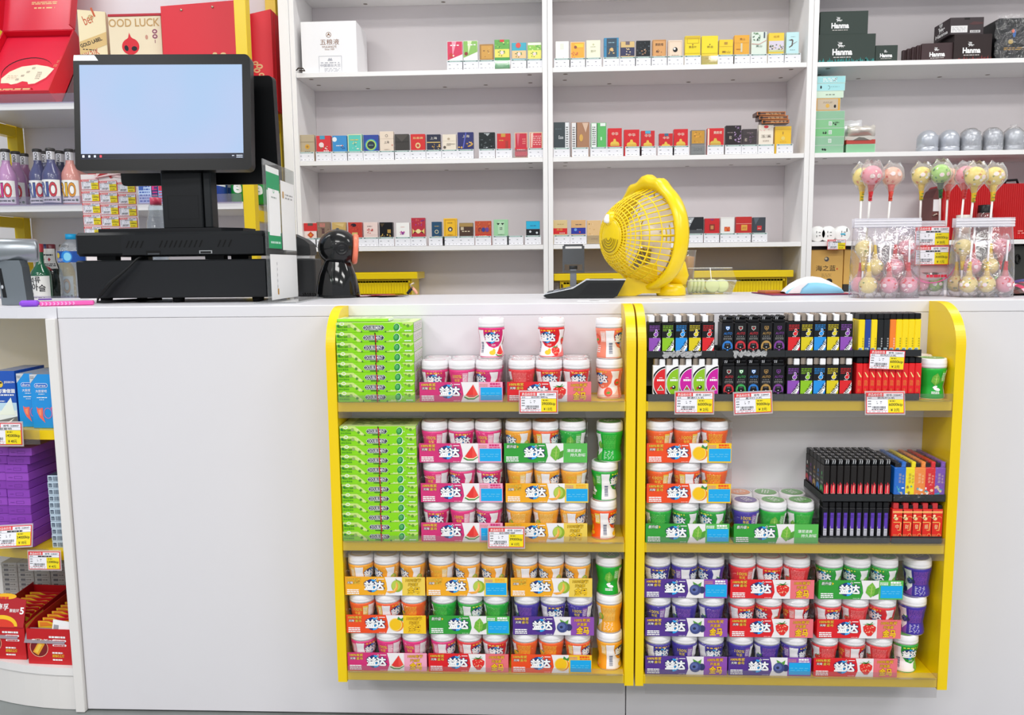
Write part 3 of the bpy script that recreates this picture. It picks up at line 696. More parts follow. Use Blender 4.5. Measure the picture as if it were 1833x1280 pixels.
def lit_auto(c):
    k = mat(c, .35); a = rbox(LWD-.0012, LTH, 0, .0585, BLK); F = Flat((-LWD/2, -LTH/2, 0)); x = LWD/2
    sh = mat('#d8d4cc', .4) if c == '#c02a35' else k
    a.poly(F, [(x-.0036, .0520), (x+.0036, .0520), (x+.0034, .0475), (x, .0445), (x-.0034, .0475)], sh, .0002); a.poly(F, [(x-.0027, .0512), (x+.0027, .0512), (x+.0025, .0480), (x, .0457), (x-.0025, .0480)], BLK if c not in ('#3aa050', '#2b78c8') else PRINTW, .0003); a.disc(F, x, .0487, .0014, .0014, k, .0004, 8)
    a.text(F, 'AUTO', x-.0070, .0375, k, .0140, .0042, .0003, .02, .2)
    for i in range(4): a.disc(F, x-.0045+i*.003, .0345, .0005, .0005, PRINTW, .0003, 5)
    a.rect(F, x-.0068, .0285, x+.0068, .0318, mat('#8d8a88', .5), .0003); a.lines(F, x-.006, .0288, x+.006, .0315, 1, BLK, .8, 3, .0004, .05)
    a.disc(F, x, .0165, .0090, .0105, k, .0002, 18); a.poly(F, [(.0048, .0045), (.0036, .0125), (.0056, .0175), (x-.0045, .0225), (x+.0045, .0225), (2*x-.0056, .0175), (2*x-.0036, .0125), (2*x-.0048, .0045)], BLK, .0004)
    for q in (-1, 1): a.poly(F, [(x+q*.0070, .0155), (x+q*.0026, .0130), (x+q*.0026, .0118), (x+q*.0066, .0135)][::q], k, .0006); a.poly(F, [(x+q*.0062, .0075), (x+q*.0022, .0065), (x+q*.0022, .0056), (x+q*.0058, .0060)][::q], k, .0006)
    a.poly(F, [(x-.0035, .0198), (x+.0035, .0198), (x+.0024, .0215), (x-.0024, .0215)], mat('#55565c', .4), .0006); a.disc(F, x, .0105, .0018, .0022, k, .0006, 8); a.disc(F, x, .0155, .0010, .0008, PRINTW, .0008, 6); a.rect(F, .003, .0035, .0065, .0042, PRINTW, .0006); a.rect(F, 2*x-.0065, .0035, 2*x-.003, .0042, PRINTW, .0006)
    return a
def auto_top():
    a = MB().box(-.0095, .0098, -LTH*.46, LTH*.46, .0588, .0640, BLK, .0012); a.box(-.0008, .0096, -LTH*.4, LTH*.4, .064, .0705, BLK, .0024)
    a.tube([(-.0060, -LTH*.25, .0665), (-.0060, LTH*.25, .0665)], .0036, mat('#35353a', .3, .8), 12)
    F = FZ(.0702)
    for x in (-.0078, -.0050): a.poly(Flat((0, -LTH*.47, 0)), [(x, .064), (x+.0012, .0640), (x+.0020, .0685), (x+.0010, .0690)], mat('#d9d9dc', .25, .7), .0003)
    return a
def slim(body, top, art):
    """a lighter stood edge-on"""
    w, t = LTH, LWD; a = MB().box(-w/2, w/2, -t/2, t/2, 0, .0620, mat('#221f1f' if art == 'flame' else body, .35), .0012); F = Flat((-w/2, -t/2, 0)); c = lambda x: mat(x, .4)
    if art == 'vert':
        [a.lines(F, w*.62, .0150+.0042*q, w*.84, .0180+.0042*q, 2, INK if body == '#f2d40c' else PRINTW, .5, q, .0003, .2) for q in range(4)]; a.bars(F, .0016, .0015, .0062, .0125, 9, c('#3a4a60'), 4, .0003); a.rect(F, .0012, .0012, .007, .013, c('#b9d6de'), .0002)
        a.disc(F, .0012, .006, .0024, .0048, c('#1f6aa8'), .0003, 8)
    elif art == 'gold':
        a.poly(F, [(.0022, .0470), (.0040, .0465), (.0080, .0400), (.0088, .0380), (.0066, .0380)], c('#f0d48a'), .0003); a.lines(F, .0024, .0235, .0076, .0335, 5, c('#e0963a'), .5, 4, .0003, .2); a.lines(F, .0026, .0125, .0062, .0185, 3, c('#e0963a'), .5, 6, .0003, .2); a.rect(F, .0006, .0010, w-.0006, .0020, c('#f0c080'), .0003)
    elif art == 'violet':
        a.rect(F, .0022, .0245, .0082, .0530, c('#5a34ac'), .0002); a.lines(F, .0024, .044, .0076, .050, 3, c('#36206e'), .5, 3, .0003); a.rect(F, .0024, .0112, .0080, .0240, c('#dcdae4'), .0003); a.bars(F, .0030, .0120, .0074, .0232, 8, c('#6a6a74'), 6, .0004, True); a.poly(F, [(.0022, .0245), (.0028, .0245), (.003, .0300)], PRINTW, .0003)
    elif art == 'flame':
        for x, hgt in ((.0018, .027), (.0038, .0245), (.0056, .030), (.0078, .0275)): a.poly(F, [(x-.0012, .0125), (x+.0012, .0125), (x+.0006, hgt), (x, hgt+.003), (x-.0007, hgt)], c('#e0283a'), .0003)
        a.poly(F, [(.0048, .0125), (.0060, .0125), (.0066, .027), (.0050, .027)], c('#f3b0a4'), .0004); a.rect(F, .0012, .0116, .0088, .0124, c('#d88a86'), .0003)
        G = Flat((-w/2, t/2, 0), (0, -1, 0)); k = c(body); x = t/2
        a.disc(G, x, .0465, .003, .0036, k if body != '#c02a35' else PRINTW, .0003, 8); a.text(G, 'AUTO', x-.007, .0365, k, .014, .004, .0003, .02, .2); a.rect(G, x-.0065, .0285, x+.0065, .0315, c('#8d8a88'), .0003)
        a.poly(G, [(.003, .012), (.0022, .02), (.0085, .026), (x, .0235), (2*x-.0085, .026), (2*x-.0022, .02), (2*x-.003, .012), (x, .018)], k, .0003)
    return a
def slim_top(k='#17171a', hot=False):
    w, t = LTH, LWD; a = MB().box(-w*.47, w*.47, -t*.47, t*.47, .0622, .0725, mat(k, .35), .0012)
    if hot:
        for x in (-.0028, .0008): a.poly(Flat((0, -t*.47, 0)), [(x, .0655), (x+.0012, .0655), (x+.0022, .0710), (x+.0006, .0722)], mat('#d9d9dc', .25, .6), .0004); a.box(x, x+.0022, -t*.47, -t*.2, .0722, .0729, mat('#c9c9cf', .25, .7))
    return a
def stepped(body, art):
    k = mat(body, .35); a = MB().box(-LWD/2, LWD/2, -LTH/2, LTH/2, 0, .0590, k, .001); a.box(.0022, LWD/2-.0006, -LTH*.46, LTH*.46, .0588, .0690, k, .001); F = Flat((-LWD/2, -LTH/2, 0)); c = lambda x: mat(x, .4)
    inkc = {'#1668c8': '#cdb89a', '#f2dc0e': '#9a7a3a', '#f08a3c': '#f4d9a8', '#d8202a': '#f2c9a0', '#7a4fb0': '#d8bfa0'}[body]
    for j in range(3): a.lines(F, .0085, .044-j*.0062, .0127, .0488-j*.0062, 3, c(inkc), .6, 5+j, .0003, .15); a.lines(F, .0150, .042-j*.0055, .0180, .0458-j*.0055, 3, c(inkc), .6, 9+j, .0003, .15)
    R = random.Random(len(body)+sum(map(ord, body)))
    for j in range(9): a.disc(F, R.uniform(.004, .017), R.uniform(.004, .025), R.uniform(.0015, .0035), R.uniform(.001, .0028), c(R.choice([inkc, '#e6e9f0', '#3aa0b8', inkc])), .0003+j*.00003, 9)
    return a
def dragon(ch):
    k = mat('#dc2418', .35); a = MB().box(-LWD/2, LWD/2, -LTH/2, LTH/2, 0, .0600, k, .001); a.box(-.0092, .0012, -LTH*.46, LTH*.46, .0602, .0708, mat('#c23236', .3), .001); F = Flat((-LWD/2, -LTH/2, 0)); g = mat('#f2b25a', .4)
    a.rect(F, .0008, .0525, LWD-.0008, .0570, mat('#f0806a', .4), .0002); a.lines(F, .002, .0532, .0200, .0562, 1, g, .95, 3, .0003, .04)
    a.disc(F, .0060, .0480, .0026, .0022, mat('#f4dcae'), .0003, 10); a.disc(F, .0080, .0425, .0036, .0030, mat('#e8d08e'), .0003, 10); a.disc(F, .0046, .0440, .0020, .0018, mat('#f4dcae'), .0003, 8)
    a.ring(F, .0150, .0430, .0052, .0040, .0008, g, .0003, 14, .2, PI*.8); a.rect(F, .0030, .0352, .0165, .0368, g, .0003); a.poly(F, [(.0150, .0220), (.0166, .0215), (.0180, .0350), (.0160, .0368)], g, .0003); a.rect(F, .0110, .0208, .0166, .0220, g, .0003)
    a.text(F, ch, .0068, .0240, mat('#f6cf9a'), .0066, .0080, .0004, .004); a.ring(F, .0160, .0105, .0040, .0050, .0009, g, .0003, 16); a.lines(F, .003, .0060, .0105, .0150, 4, mat('#e88a5a'), .5, 6, .0003, .1); a.rect(F, .0008, .0006, LWD-.0008, .0016, mat('#f4c0a0'), .0003)
    return a
def blk_top(w0=-.0098, w1=.0010): return MB().box(w0, w1, -LTH*.45, LTH*.45, .0594, .0665, BLK, .001)
def lighter(kind, c, x, y, z, label, group, side=1, lean=0):
    o = thing('lighter', label, 'lighter', (x, y, z), 0, group)
    if lean: o.rotation_euler = (lean, 0, 0)
    P = lambda n, key, fn: put(n, cached((n,)+key, fn), o)
    if kind == 'shine': P('body', ('sh', c), lambda: lit_shine(c)); P('thumb_piece', (side,), lambda: lit_top(side)); P('metal_guard', (side,), lambda: lit_guard(side))
    elif kind == 'swoosh': P('body', ('sw', c), lambda: lit_swoosh(c)); P('thumb_piece', (side,), lambda: lit_top(side)); P('metal_guard', (side,), lambda: lit_guard(side))
    elif kind == 'auto': P('body', ('au', c), lambda: lit_auto(c)); P('nozzle_head', (1,), auto_top)
    elif kind == 'step': P('body', ('st', c), lambda: stepped(c, 1)); P('nozzle_head', (2,), blk_top)
    elif kind == 'dragon': P('body', ('dr', c), lambda: dragon(c)); P('nozzle_head', (3,), lambda: blk_top(.0022, .0102))
    else:
        art = kind; P('body', ('sl', art, c), lambda: slim(c, 0, art)); P('nozzle_head', ('sl', art == 'flame'), lambda: slim_top(hot=art == 'flame'))
    return o
TRAYB = mat('#26282b', .5)
TORN = clear('torn_film', '#ffffff', .38, .1, 2, .9, 160)
def torn(x0, x1, y, z0, z1, seed):
    R = random.Random(seed); n, m_ = 22, 4; v = []; f = []
    for i in range(n+1):
        for j in range(m_+1):
            e = .35 if 0 < i < n else .8
            v.append((x0+(x1-x0)*i/n+R.uniform(-1, 1)*.0012, y-R.uniform(0, .0022), z0+(z1-z0)*j/m_+R.uniform(-1, 1)*.0016*(1+(j in (0, m_)))))
    for i in range(n):
        for j in range(m_): q = i*(m_+1)+j; f.append((q, q+m_+1, q+m_+2, q+1))
    return MB().add(v, f, TORN)
def lighter_tray(x0, x1, y0, y1, z, label, lip=.0115, floor=.0016, film=0, tear=None):
    o = thing('lighter_tray', label, 'display tray', ((x0+x1)/2, (y0+y1)/2, z), 0, 'black lighter trays'); w, d, t = (x1-x0)/2, (y1-y0)/2, .0012
    put('tray_floor', MB().box(-w+t, w-t, -d+t, d-t, 0, floor, TRAYB), o)
    put('rim', MB().box(-w, w, -d, -d+t, 0, lip, TRAYB).box(-w, w, d-t, d, 0, lip, TRAYB).box(-w, -w+t, -d+t, d-t, 0, lip, TRAYB).box(w-t, w, -d+t, d-t, 0, lip, TRAYB), o)
    if tear: put('torn_film', torn(xl(tear[0])-(x0+x1)/2, xl(tear[1])-(x0+x1)/2, -d-.0012, .0015, .0105, tear[0]), o)
    if film:
        put('shrink_film', MB().add([(-w-.0008, -d-.0008, .002), (w+.0008, -d-.0008, .002), (w+.0008, -d-.0008, film), (-w-.0008, -d-.0008, film), (w+.0008, d, film), (-w-.0008, d, film)], [(0, 1, 2, 3), (3, 2, 4, 5)], FILM), o)
    return o
PUR, GRN, BLU, YLW, RED = '#8c4ab0', '#8abf1c', '#1f8fe0', '#d8c412', '#d81c24'
CN = {PUR: 'purple', GRN: 'green', BLU: 'blue', YLW: 'yellow', RED: 'red', '#c8149c': 'magenta', '#c02a35': 'red', '#b08a4a': 'gold', '#7a3a90': 'purple', '#3aa050': 'green', '#2b78c8': 'blue', '#1668c8': 'blue', '#f2dc0e': 'yellow', '#f08a3c': 'orange', '#d8202a': 'red', '#7a4fb0': 'purple', '#f2d40c': 'yellow', '#ee7d28': 'orange', '#1f3f92': 'dark blue', '#202224': 'black', '#8abf1d': 'green'}
ZL = SH[0]+.0014; PT = .0775       # tier pitch
YT0, YT1 = YF+.0042, -.003
LY = YT0+.0022+LTH/2
def group_front(kind, cols, px0, px1, z, where, side=1, n=1, lean=0):
    x0, x1 = at(px0, 640, LY).x, at(px1, 640, LY).x; k = len(cols); p = (x1-x0)/k
    seen = {}
    for i, c in enumerate(cols):
        lab = '%s %s lighter, %s of its row of %s, %s' % (CN[c], KN[kind], ORD[i], NUM[k], where)
        lighter(kind, c, x0+p*(i+.5), LY, z, lab, 'lighters in black display trays', side)
        for r in range(1, n):
            lighter(kind, c, x0+p*(i+.5), LY+r*(LTH+.0004), z, '%s %s lighter %s behind the %s of %s, %s' % (CN[c], KN[kind].replace('white-capped ', ''), ('', 'directly', 'two rows', 'three rows')[r], ORD[i], NUM[k], where), 'lighters in black display trays', side)
KN = {'shine': 'white-capped slogan', 'swoosh': 'white swoosh', 'auto': 'black car-print', 'step': 'film-wrapped', 'dragon': 'red dragon', 'vert': 'slim edge-on', 'gold': 'slim red gilt', 'violet': 'slim violet-edged', 'flame': 'slim flame-print'}
NUM = {5: 'five', 10: 'ten'}
def xl(px): return at(px, 640, YT0).x
MG = '#c8149c'
for i, (a, b, n1, n2) in enumerate(((1157, 1281, 'slogan', 'swoosh'), (1281.5, 1405, 'upper car-print', 'lower car-print'), (1405.5, 1527.5, 'red-led slogan', 'purple-led slogan'), (1528, 1649, 'edge-on', 'red gilt'))):
    lighter_tray(max(xl(a), .1735), xl(b), YT0, YT1, ZL, 'long low black tray under the %s lighters of the upper shelf' % n2)
    lighter_tray(max(xl(a), .1735), xl(b), YT0, YT1, ZL+PT-.0012, 'black tray holding the %s lighters, upper tier beside the counter edge' % n1, tear=(None, None, None, None)[i] or ((1186, 1256), (1312, 1372), None, None)[i])
zlo, zhi = ZL+.0018, ZL+PT+.0006
group_front('shine', (PUR, GRN, BLU, YLW, RED), 1159, 1278, zhi, 'upper tier by the centre boards', 1, 3)
group_front('auto', ('#2b78c8', '#c02a35', '#c02a35', '#b08a4a', '#7a3a90'), 1289, 1404, zhi, 'upper tier', 1, 3)
group_front('shine', (RED, YLW, BLU, YLW, PUR), 1407, 1523, zhi, 'upper tier beside edge-on lighters', 0, 3)
group_front('swoosh', (RED, GRN, MG, GRN, MG), 1168, 1286, zlo, 'lower tier', 0)
group_front('auto', ('#c02a35', '#3aa050', '#2b78c8', '#b08a4a', '#7a3a90'), 1293, 1404, zlo, 'lower tier', 1)
group_front('shine', (PUR, GRN, BLU, YLW, RED), 1408, 1525, zlo, 'lower tier beside red lighters', 0)
LYs = YT0+.0022+LWD/2
def group_slim(kind, cols, px0, px1, z, where, rows=1, ys=LYs, dy=LWD+.0003):
    x0, x1 = at(px0, 640, ys).x, at(px1, 640, ys).x; k = len(cols); p = (x1-x0)/k
    for i, c in enumerate(cols):
        for r in range(rows):
            lab = '%s %s lighter, %s of its row of %s, %s' % (CN.get(c, 'dark'), KN[kind], ORD[i], NUM[k], where) if r == 0 else '%s lighter, %s in the %s row from the front, %s' % (KN[kind], ORD[i], ORD[r], where)
            lighter(kind, c, x0+p*(i+.5), ys+r*dy, z, lab, 'lighters in black display trays')
YS_, OS_, BS_, KS_ = '#f2d40c', '#ee7d28', '#1f3f92', '#202224'
group_slim('vert', (YS_, BS_, YS_, KS_, KS_, OS_, YS_, YS_, YS_, YS_), 1531, 1641, zhi, 'upper tier end', 2)
CN['#df1a20'] = 'red'
group_slim('gold', ('#df1a20',)*10, 1530, 1646, zlo, 'lower tier end')
# big block on the middle shelf
ZM = SH[1]+.0014
bx0, bx1 = at(1469, 950, YT0).x, at(1594, 950, YT0).x
lighter_tray(bx0, bx1, YT0, -.0008, ZM, 'black tray under the violet-edged lighters on the middle shelf', .0125)
lighter_tray(bx0, bx1, YT0, -.0008, ZM+PT-.0012, 'black tray of fifty flame-print lighters on the middle shelf', .0125)
CN['#1c1c20'] = 'black'
LYb = YT0+.0018+.0199/2
def block(kind, z, rows, where):
    p = (bx1-bx0-.0042)/10
    for i in range(10):
        for r in range(rows):
            lab = '%s lighter, %s of the front row %s' % (KN[kind], ORD[i], where) if r == 0 else '%s lighter, %s in the %s row from the front %s' % (KN[kind], ORD[i], ORD[r], where)
            o = lighter(kind, ('#3aa050', '#2b78c8', '#b08a4a', '#7a3a90', '#c02a35')[r] if kind == 'flame' and i == 0 else '#1c1c20', bx0+.0021+p*(i+.5), LYb+r*.0200, z, lab, 'lighters in black display trays'); o.scale = (.97, .9, 1)
block('violet', ZM+.0018, 1, 'below the flame-print lighters')
block('flame', ZM+PT+.0006, 5, 'in the big block')
# side art on the end column of the block, facing outwards
ec = MB()
wx0, wx1 = at(1597, 950, YT0).x, .6975
lighter_tray(wx0, wx1-.0022, YT0, -.0008, ZM, 'black tray under the red dragon lighters at the shelf end', .0125)
lighter_tray(wx0, wx1, YT0, -.0008, ZM+PT-.0012, 'film-wrapped black tray of bright stepped lighters at the shelf end', .0125, .0016, .0735)
p = (wx1-wx0-.0046)/5
for i, ch in enumerate('中财發顺發'):
    o = lighter('dragon', ch, wx0+.0023+p*(i+.5)-.0008, LY, ZM+.0018, 'red dragon lighter with gold character, %s of five at the shelf end' % ORD[i], 'lighters in black display trays'); o.scale = (.92, 1, 1)
for i, c in enumerate(('#1668c8', '#f2dc0e', '#f08a3c', '#d8202a', '#7a4fb0')):
    for r in range(9):
        o = lighter('step', c, wx0+.0023+p*(i+.5), LY+r*.0109, ZM+PT+.0006, '%s film-wrapped stepped lighter%s at the shelf end' % (CN[c], '' if r == 0 else ', %s row back,' % ORD[r]), 'lighters in black display trays'); o.scale = (.92, 1, 1)
# ================================================================== price tickets
def ticket(price, yuan, sleeve=True, word='益达木糖醇'):
    W, H = .0655, .0365; a = MB(); R_ = mat('#e2222a', .45); c = lambda x: mat(x, .5)
    if sleeve: a.box(-W/2-.002, W/2+.002, -.0012, 0, -.0028, H+.0028, clear('pink_ticket_sleeve', '#f6dede', .35, .1), 0)
    a.box(-W/2, W/2, -.0016, -.0013, 0, H, R_); F = Flat((-W/2, -.0016, 0)); t = .0013
    a.rect(F, t, t, W-t, H-t, c('#ecebf2'), .0002); a.rect(F, t, .0295, .030, H-.0006, R_, .0003); a.text(F, '商品标价签', .0035, .0302, PRINTW, .0245, .0050, .0005, .02)
    a.text(F, '编号: 228447', .0350, .0303, INK, .0265, .0038, .0004, .01); a.rect(F, t, .0245, W-t, .0250, c('#8a8a92'), .0003); a.rect(F, t, .0290, W-t, .0294, c('#8a8a92'), .0003)
    a.text(F, '品名', .0035, .0256, c('#44444a'), .0058, .0028, .0004); a.text(F, word, .020, .0254, INK, .029, .0033, .0004, .015) if word else a.lines(F, .020, .0256, .049, .0284, 1, INK, .9, 6, .0004, .03)
    for i in range(3): a.lines(F, .003, .0205-i*.0046, .0085, .0225-i*.0046, 1, INK, .8, i, .0004)
    a.lines(F, .018, .0170, .030, .0230, 2, INK, .35, 9, .0004, .6); a.bars(F, .0105, .0082, .0335, .0125, 22, INK, 8, .0004); a.lines(F, .0095, .0060, .032, .0078, 1, INK, .7, 4, .0004)
    a.rect(F, t, .0050, .036, .0054, R_, .0004); a.lines(F, .004, .0022, .034, .0040, 1, c('#b0a8a8'), .7, 3, .0004)
    a.rect(F, .0375, t, W-t, .0244, c('#efd90c'), .0004); a.lines(F, .0405, .0208, .050, .0228, 1, c('#5a5010'), .8, 2, .0006)
    a.text(F, price, .0390, .0118, INK, .0235, .0062, .0006, .015); a.text(F, '¥ '+yuan, .0420, .0035, INK, .0150, .0052, .0006, .01)
    return a
def price(px0, px1, pyb, Y, pr, yu, label, tilt=-.12, rz=0, sleeve=True, word='益达木糖醇', skew=0):
    a, b = at(px0, pyb, Y), at(px1, pyb, Y); s = (b.x-a.x)/.0655
    o = solo('price_ticket', cached(('price_ticket', pr, yu, sleeve, word), lambda: ticket(pr, yu, sleeve, word)), label, 'price ticket', ((a.x+b.x)/2, Y, a.z), 0, 'price tickets on shelf edges', (tilt, skew, rz)); o.scale = (s, s, s); return o
YP = YF-.0062
price(931, 997, 738, YP, '39000kip', '13元', 'price ticket below the strawberry gum tray on the upper shelf', -.03, word='益达无糖口香糖56g')
price(875, 938, 979, YP, '39000kip', '13元', 'price ticket on the middle shelf edge below watermelon and melon trays', -.03, word='益达木糖醇口香糖')
price(1209, 1276, 739, YP, '6000kip', '2元', 'price ticket hanging below the swoosh lighters', -.03, word='普通打火机')
price(1315, 1381, 739, YP, '9000kip', '3元', 'price ticket hanging below the car-print lighters', -.03, word='直冲打火机', skew=-.05)
price(1550, 1618, 740, YP, '6000kip', '2元', 'price ticket hanging below the red gilt lighters', -.14, word='防风打火机')
price(1554, 1617, 661.5, YF+.0035, '6000kip', '2元', 'price ticket stuck across the red gilt lighters', 0, 0, False, '防风打火机', .04)
# ================================================================== things on the counter
def merge(a, b, X):
    n = len(a.v); a.v += [tuple(X @ Vector(p)) for p in b.v]; k = [a.m(q) for q in b.mats]
    a.f += [tuple(i+n for i in f) for f in b.f]; a.mi += [k[i] for i in b.mi]; a.sm += b.sm; return a
DK = mat('#121416', .45); DK2 = mat('#191b1e', .5); GLOSSK = mat('#0c0d0f', .12, coat=.5)
c_ = lambda h, r=.45: mat(h, r)
# ---- cash drawer and till
yd = .14; x0, x1 = at(137, 500, yd).x, at(477, 500, yd).x; xm = (x0+x1)/2; hw = (x1-x0)/2
zd1 = at(300, 465, yd).z; dz = zd1-ZT
o = thing('cash_drawer', 'wide black cash drawer on short feet under the till', 'cash drawer', (xm, yd, ZT))
put('body', MB().box(-hw, hw, .004, .212, .0105, dz, DK, .002), o)
put('drawer_front', MB().box(-hw+.001, hw-.001, 0, .0038, .012, dz-.002, mat('#16181b', .4), .001), o)
for sx in (-hw+.045, .0, hw-.03): put('foot', MB().lathe([(0, .0004), (.011, .0004), (.0125, .0106), (0, .0106)], mat('#0e0e0f', .7), 16, (sx, .03, 0)), o)
for sx in (-hw+.045, hw-.03): put('foot', MB().lathe([(0, .0004), (.011, .0004), (.0125, .0106), (0, .0106)], mat('#0e0e0f', .7), 16, (sx, .18, 0)), o)
zb0, zb1 = at(300, 457.5, yd).z, at(300, 414.5, yd).z; B = zb1-zb0+.0065
t = thing('till_terminal', 'black touch till with a pale blue screen above the cash drawer', 'till', (xm, yd, zd1+.0004)); g = zb0-zd1-.0004; T = zb1-zd1-.0004
bs = put('base', MB().box(-hw, hw, .002, .215, g, T, DK, .006), t)
for sx in (-hw+.05, hw-.12):
    for sy in (.04, .18): put('foot', MB().box(sx-.02, sx+.02, sy-.01, sy+.012, 0, g, DK2), t)
F = Flat((-hw, .0022, g)); W = 2*hw; a = MB(); S = lambda p: (p-137)/340*W
a.prism([(S(222), .002), (S(474), .002), (S(474), T-g-.012), (S(430), T-g-.006), (S(222), T-g-.006)], F, -.001, .0012, mat('#15171a', .4)); pan = put('port_panel', a, bs)
G2 = Flat((-hw, .0009, g)); zz = lambda py: at(300, py, yd).z-zb0
for grp_ in ((229, 237, 245, 254), (288, 297, 306, 314, 323, 332, 341, 350, 359), (392, 401, 411)):
    a = MB()
    for px in grp_: a.poly(G2, [(S(px), zz(443)), (S(px+2.5), zz(443)), (S(px+8.5), zz(430.5)), (S(px+6), zz(430.5))], mat('#050506', .8), .0003)
    put('vent', a, bs)
a = MB(); a.rect(G2, S(265), zz(456), S(291), zz(448.5), mat('#060607', .7), .0004); a.rect(G2, S(268), zz(455.5), S(289), zz(453), mat('#3a3d42', .4), .0006); a.rect(G2, S(360), zz(454.5), S(383), zz(449), mat('#a9acae', .35, .7), .0004); a.rect(G2, S(362), zz(454), S(381), zz(450.5), mat('#08080a', .6), .0006)
put('ports', a, bs)
pl = MB(); P = [(-.165, .03), (.10, .03), (.135, .06), (.14, .12), (.12, .17), (-.03, .205), (-.165, .18)]
pl.prism(P, FZ(T), .0003, .0085, mat('#141518', .3)); put('stand_plate', pl, t)
ys = .21
nx0, nx1 = at(294, 350, ys).x-xm, at(380, 350, ys).x-xm; nz1 = at(330, 300, ys).z-(zd1+.0004)
nk = MB().box(nx0, nx1-.018, ys-yd-.012, ys-yd+.03, T+.0088, nz1, mat('#141619', .4), .002); nk.box(nx1-.018, nx1, ys-yd-.006, ys-yd+.028, T+.0088, nz1-.006, mat('#1d2023', .4), .003); nk.frame(Flat((nx0, ys-yd-.012, T)), .012, .028, nx1-nx0-.026, .078, .0008, mat('#0b0b0c', .6), .0003)
put('neck', nk, t)
# main screen, leaning back a little
sy = .165; sx0, sx1 = at(134, 300, sy-.013).x, at(451, 300, sy+.013).x; sz0, sz1 = at(290, 305, sy).z, at(290, 98.5, sy).z; SWd, SHt = sx1-sx0, (sz1-sz0)*1.04
sh = put('screen_housing', None, t, ((sx0+sx1)/2-xm, sy-yd, sz0-(zd1+.0004))); sh.rotation_euler = (-.105, 0, .072)
def rr(w, h, r, n=6):
    p = []
    for cx, cy, a0 in ((w/2-r, r, -PI/2), (w/2-r, h-r, 0), (-w/2+r, h-r, PI/2), (-w/2+r, r, PI)):
        for i in range(n+1): p.append((cx+r*math.cos(a0+PI/2*i/n), cy+r*math.sin(a0+PI/2*i/n)))
    return p
a = MB().prism(rr(SWd, SHt, .012), Flat((0, 0, 0)), -.026, 0, mat('#0b0c0e', .3), smooth=False)
Fs = Flat((-SWd/2, 0, 0)); u = lambda px: (px-133)/317*SWd; v = lambda py: (305-py)/206.5*SHt
a.poly(Fs, [(u(134.5), v(99.5)), (u(134), v(104)), (u(133.6), v(109.5)), (u(178), v(109.5)), (u(171), v(99.5))], c_('#f4f4f4'), .0004)
shm = sh; b = put('bezel', a, sh)
scr = bpy.data.materials.new('lit_screen'); scr.use_nodes = True; nt = scr.node_tree; pb = nt.nodes['Principled BSDF']; pb.inputs['Base Color'].default_value = (.02, .02, .02, 1); pb.inputs['Roughness'].default_value = .4; pb.inputs['Specular IOR Level'].default_value = .06
tc = nt.nodes.new('ShaderNodeTexCoord'); nz = nt.nodes.new('ShaderNodeTexNoise'); nz.inputs['Scale'].default_value = 5; nz.inputs['Detail'].default_value = 1; nt.links.new(tc.outputs['Object'], nz.inputs['Vector'])
rp = nt.nodes.new('ShaderNodeValToRGB'); rp.color_ramp.elements[0].color = lin('#cad6fb'); rp.color_ramp.elements[0].position = .3; rp.color_ramp.elements[1].color = lin('#b4d8fd'); rp.color_ramp.elements[1].position = .7
nt.links.new(nz.outputs['Fac'], rp.inputs[0]); nt.links.new(rp.outputs[0], pb.inputs['Emission Color']); pb.inputs['Emission Strength'].default_value = .86
a = MB(); a.rect(Fs, u(144), v(284), u(435.5), v(117), scr, .0006); a.rect(Fs, u(144), v(284), u(435.5), v(275), mat('#10142a', .2), .0009)
for px, hx in ((148.5, '#e8eef8'), (159, '#b8c4d8'), (169, '#b8c4d8'), (179.5, '#e23a4a')): a.rect(Fs, u(px-1.8), v(281.5), u(px+1.8), v(277.5), mat(hx, .4, 0, 0, .8), .0012)
a.lines(Fs, u(423), v(283), u(434), v(276.5), 2, mat('#c8d0e0', .4, 0, 0, .6), .4, 3, .0012, .05); a.lines(Fs, u(415), v(280.5), u(419), v(278), 1, mat('#c8d0e0', .4, 0, 0, .6), .7, 3, .0012)
put('screen', a, sh)
# customer side display behind
yc = .30; cx0, cx1 = at(217, 320, yc).x, at(499, 320, yc).x; cz0, cz1 = at(300, 332, yc).z, at(470, 138, yc).z
cdn = put('customer_display', MB().prism(rr(cx1-cx0, (cz1-cz0)/math.cos(.06), .010), Flat((0, 0, 0)), -.024, 0, mat('#0d0e10', .35)), t, ((cx0+cx1)/2-xm, yc-yd, cz0-(zd1+.0004))); cdn.rotation_euler = (.06, 0, 0)
put('display_arm', MB().box(-.03, .03, .10, .155, nz1-.10, nz1-.02, DK2, .003), t)
# mains lead hanging in front of the drawer
pts = [(258, 460.6, .156), (250, 461, .138), (244, 464.5, .1305), (232, 477, .127), (215, 492, .124), (197, 506, .122), (185, 520, .121), (176, 533, .122)]
a = MB().tube([at(p[0], p[1], p[2]) for p in pts] + [Vector((at(174, 541, .12).x, .121, ZT+.0042)), Vector((at(186, 541, .128).x, .128, ZT+.0042)), Vector((at(205, 541, .15).x, .15, ZT+.0042)), Vector((at(240, 541, .2).x, .2, ZT+.0042)), Vector((at(290, 541, .24).x, .24, ZT+.0042))], [.0020]*4+[.0026, .0045, .0050]+[.0030]*6, mat('#0e0f10', .5), 10)
solo('power_cable', a, 'black cable hanging from the till down the front of the cash drawer', 'cable')
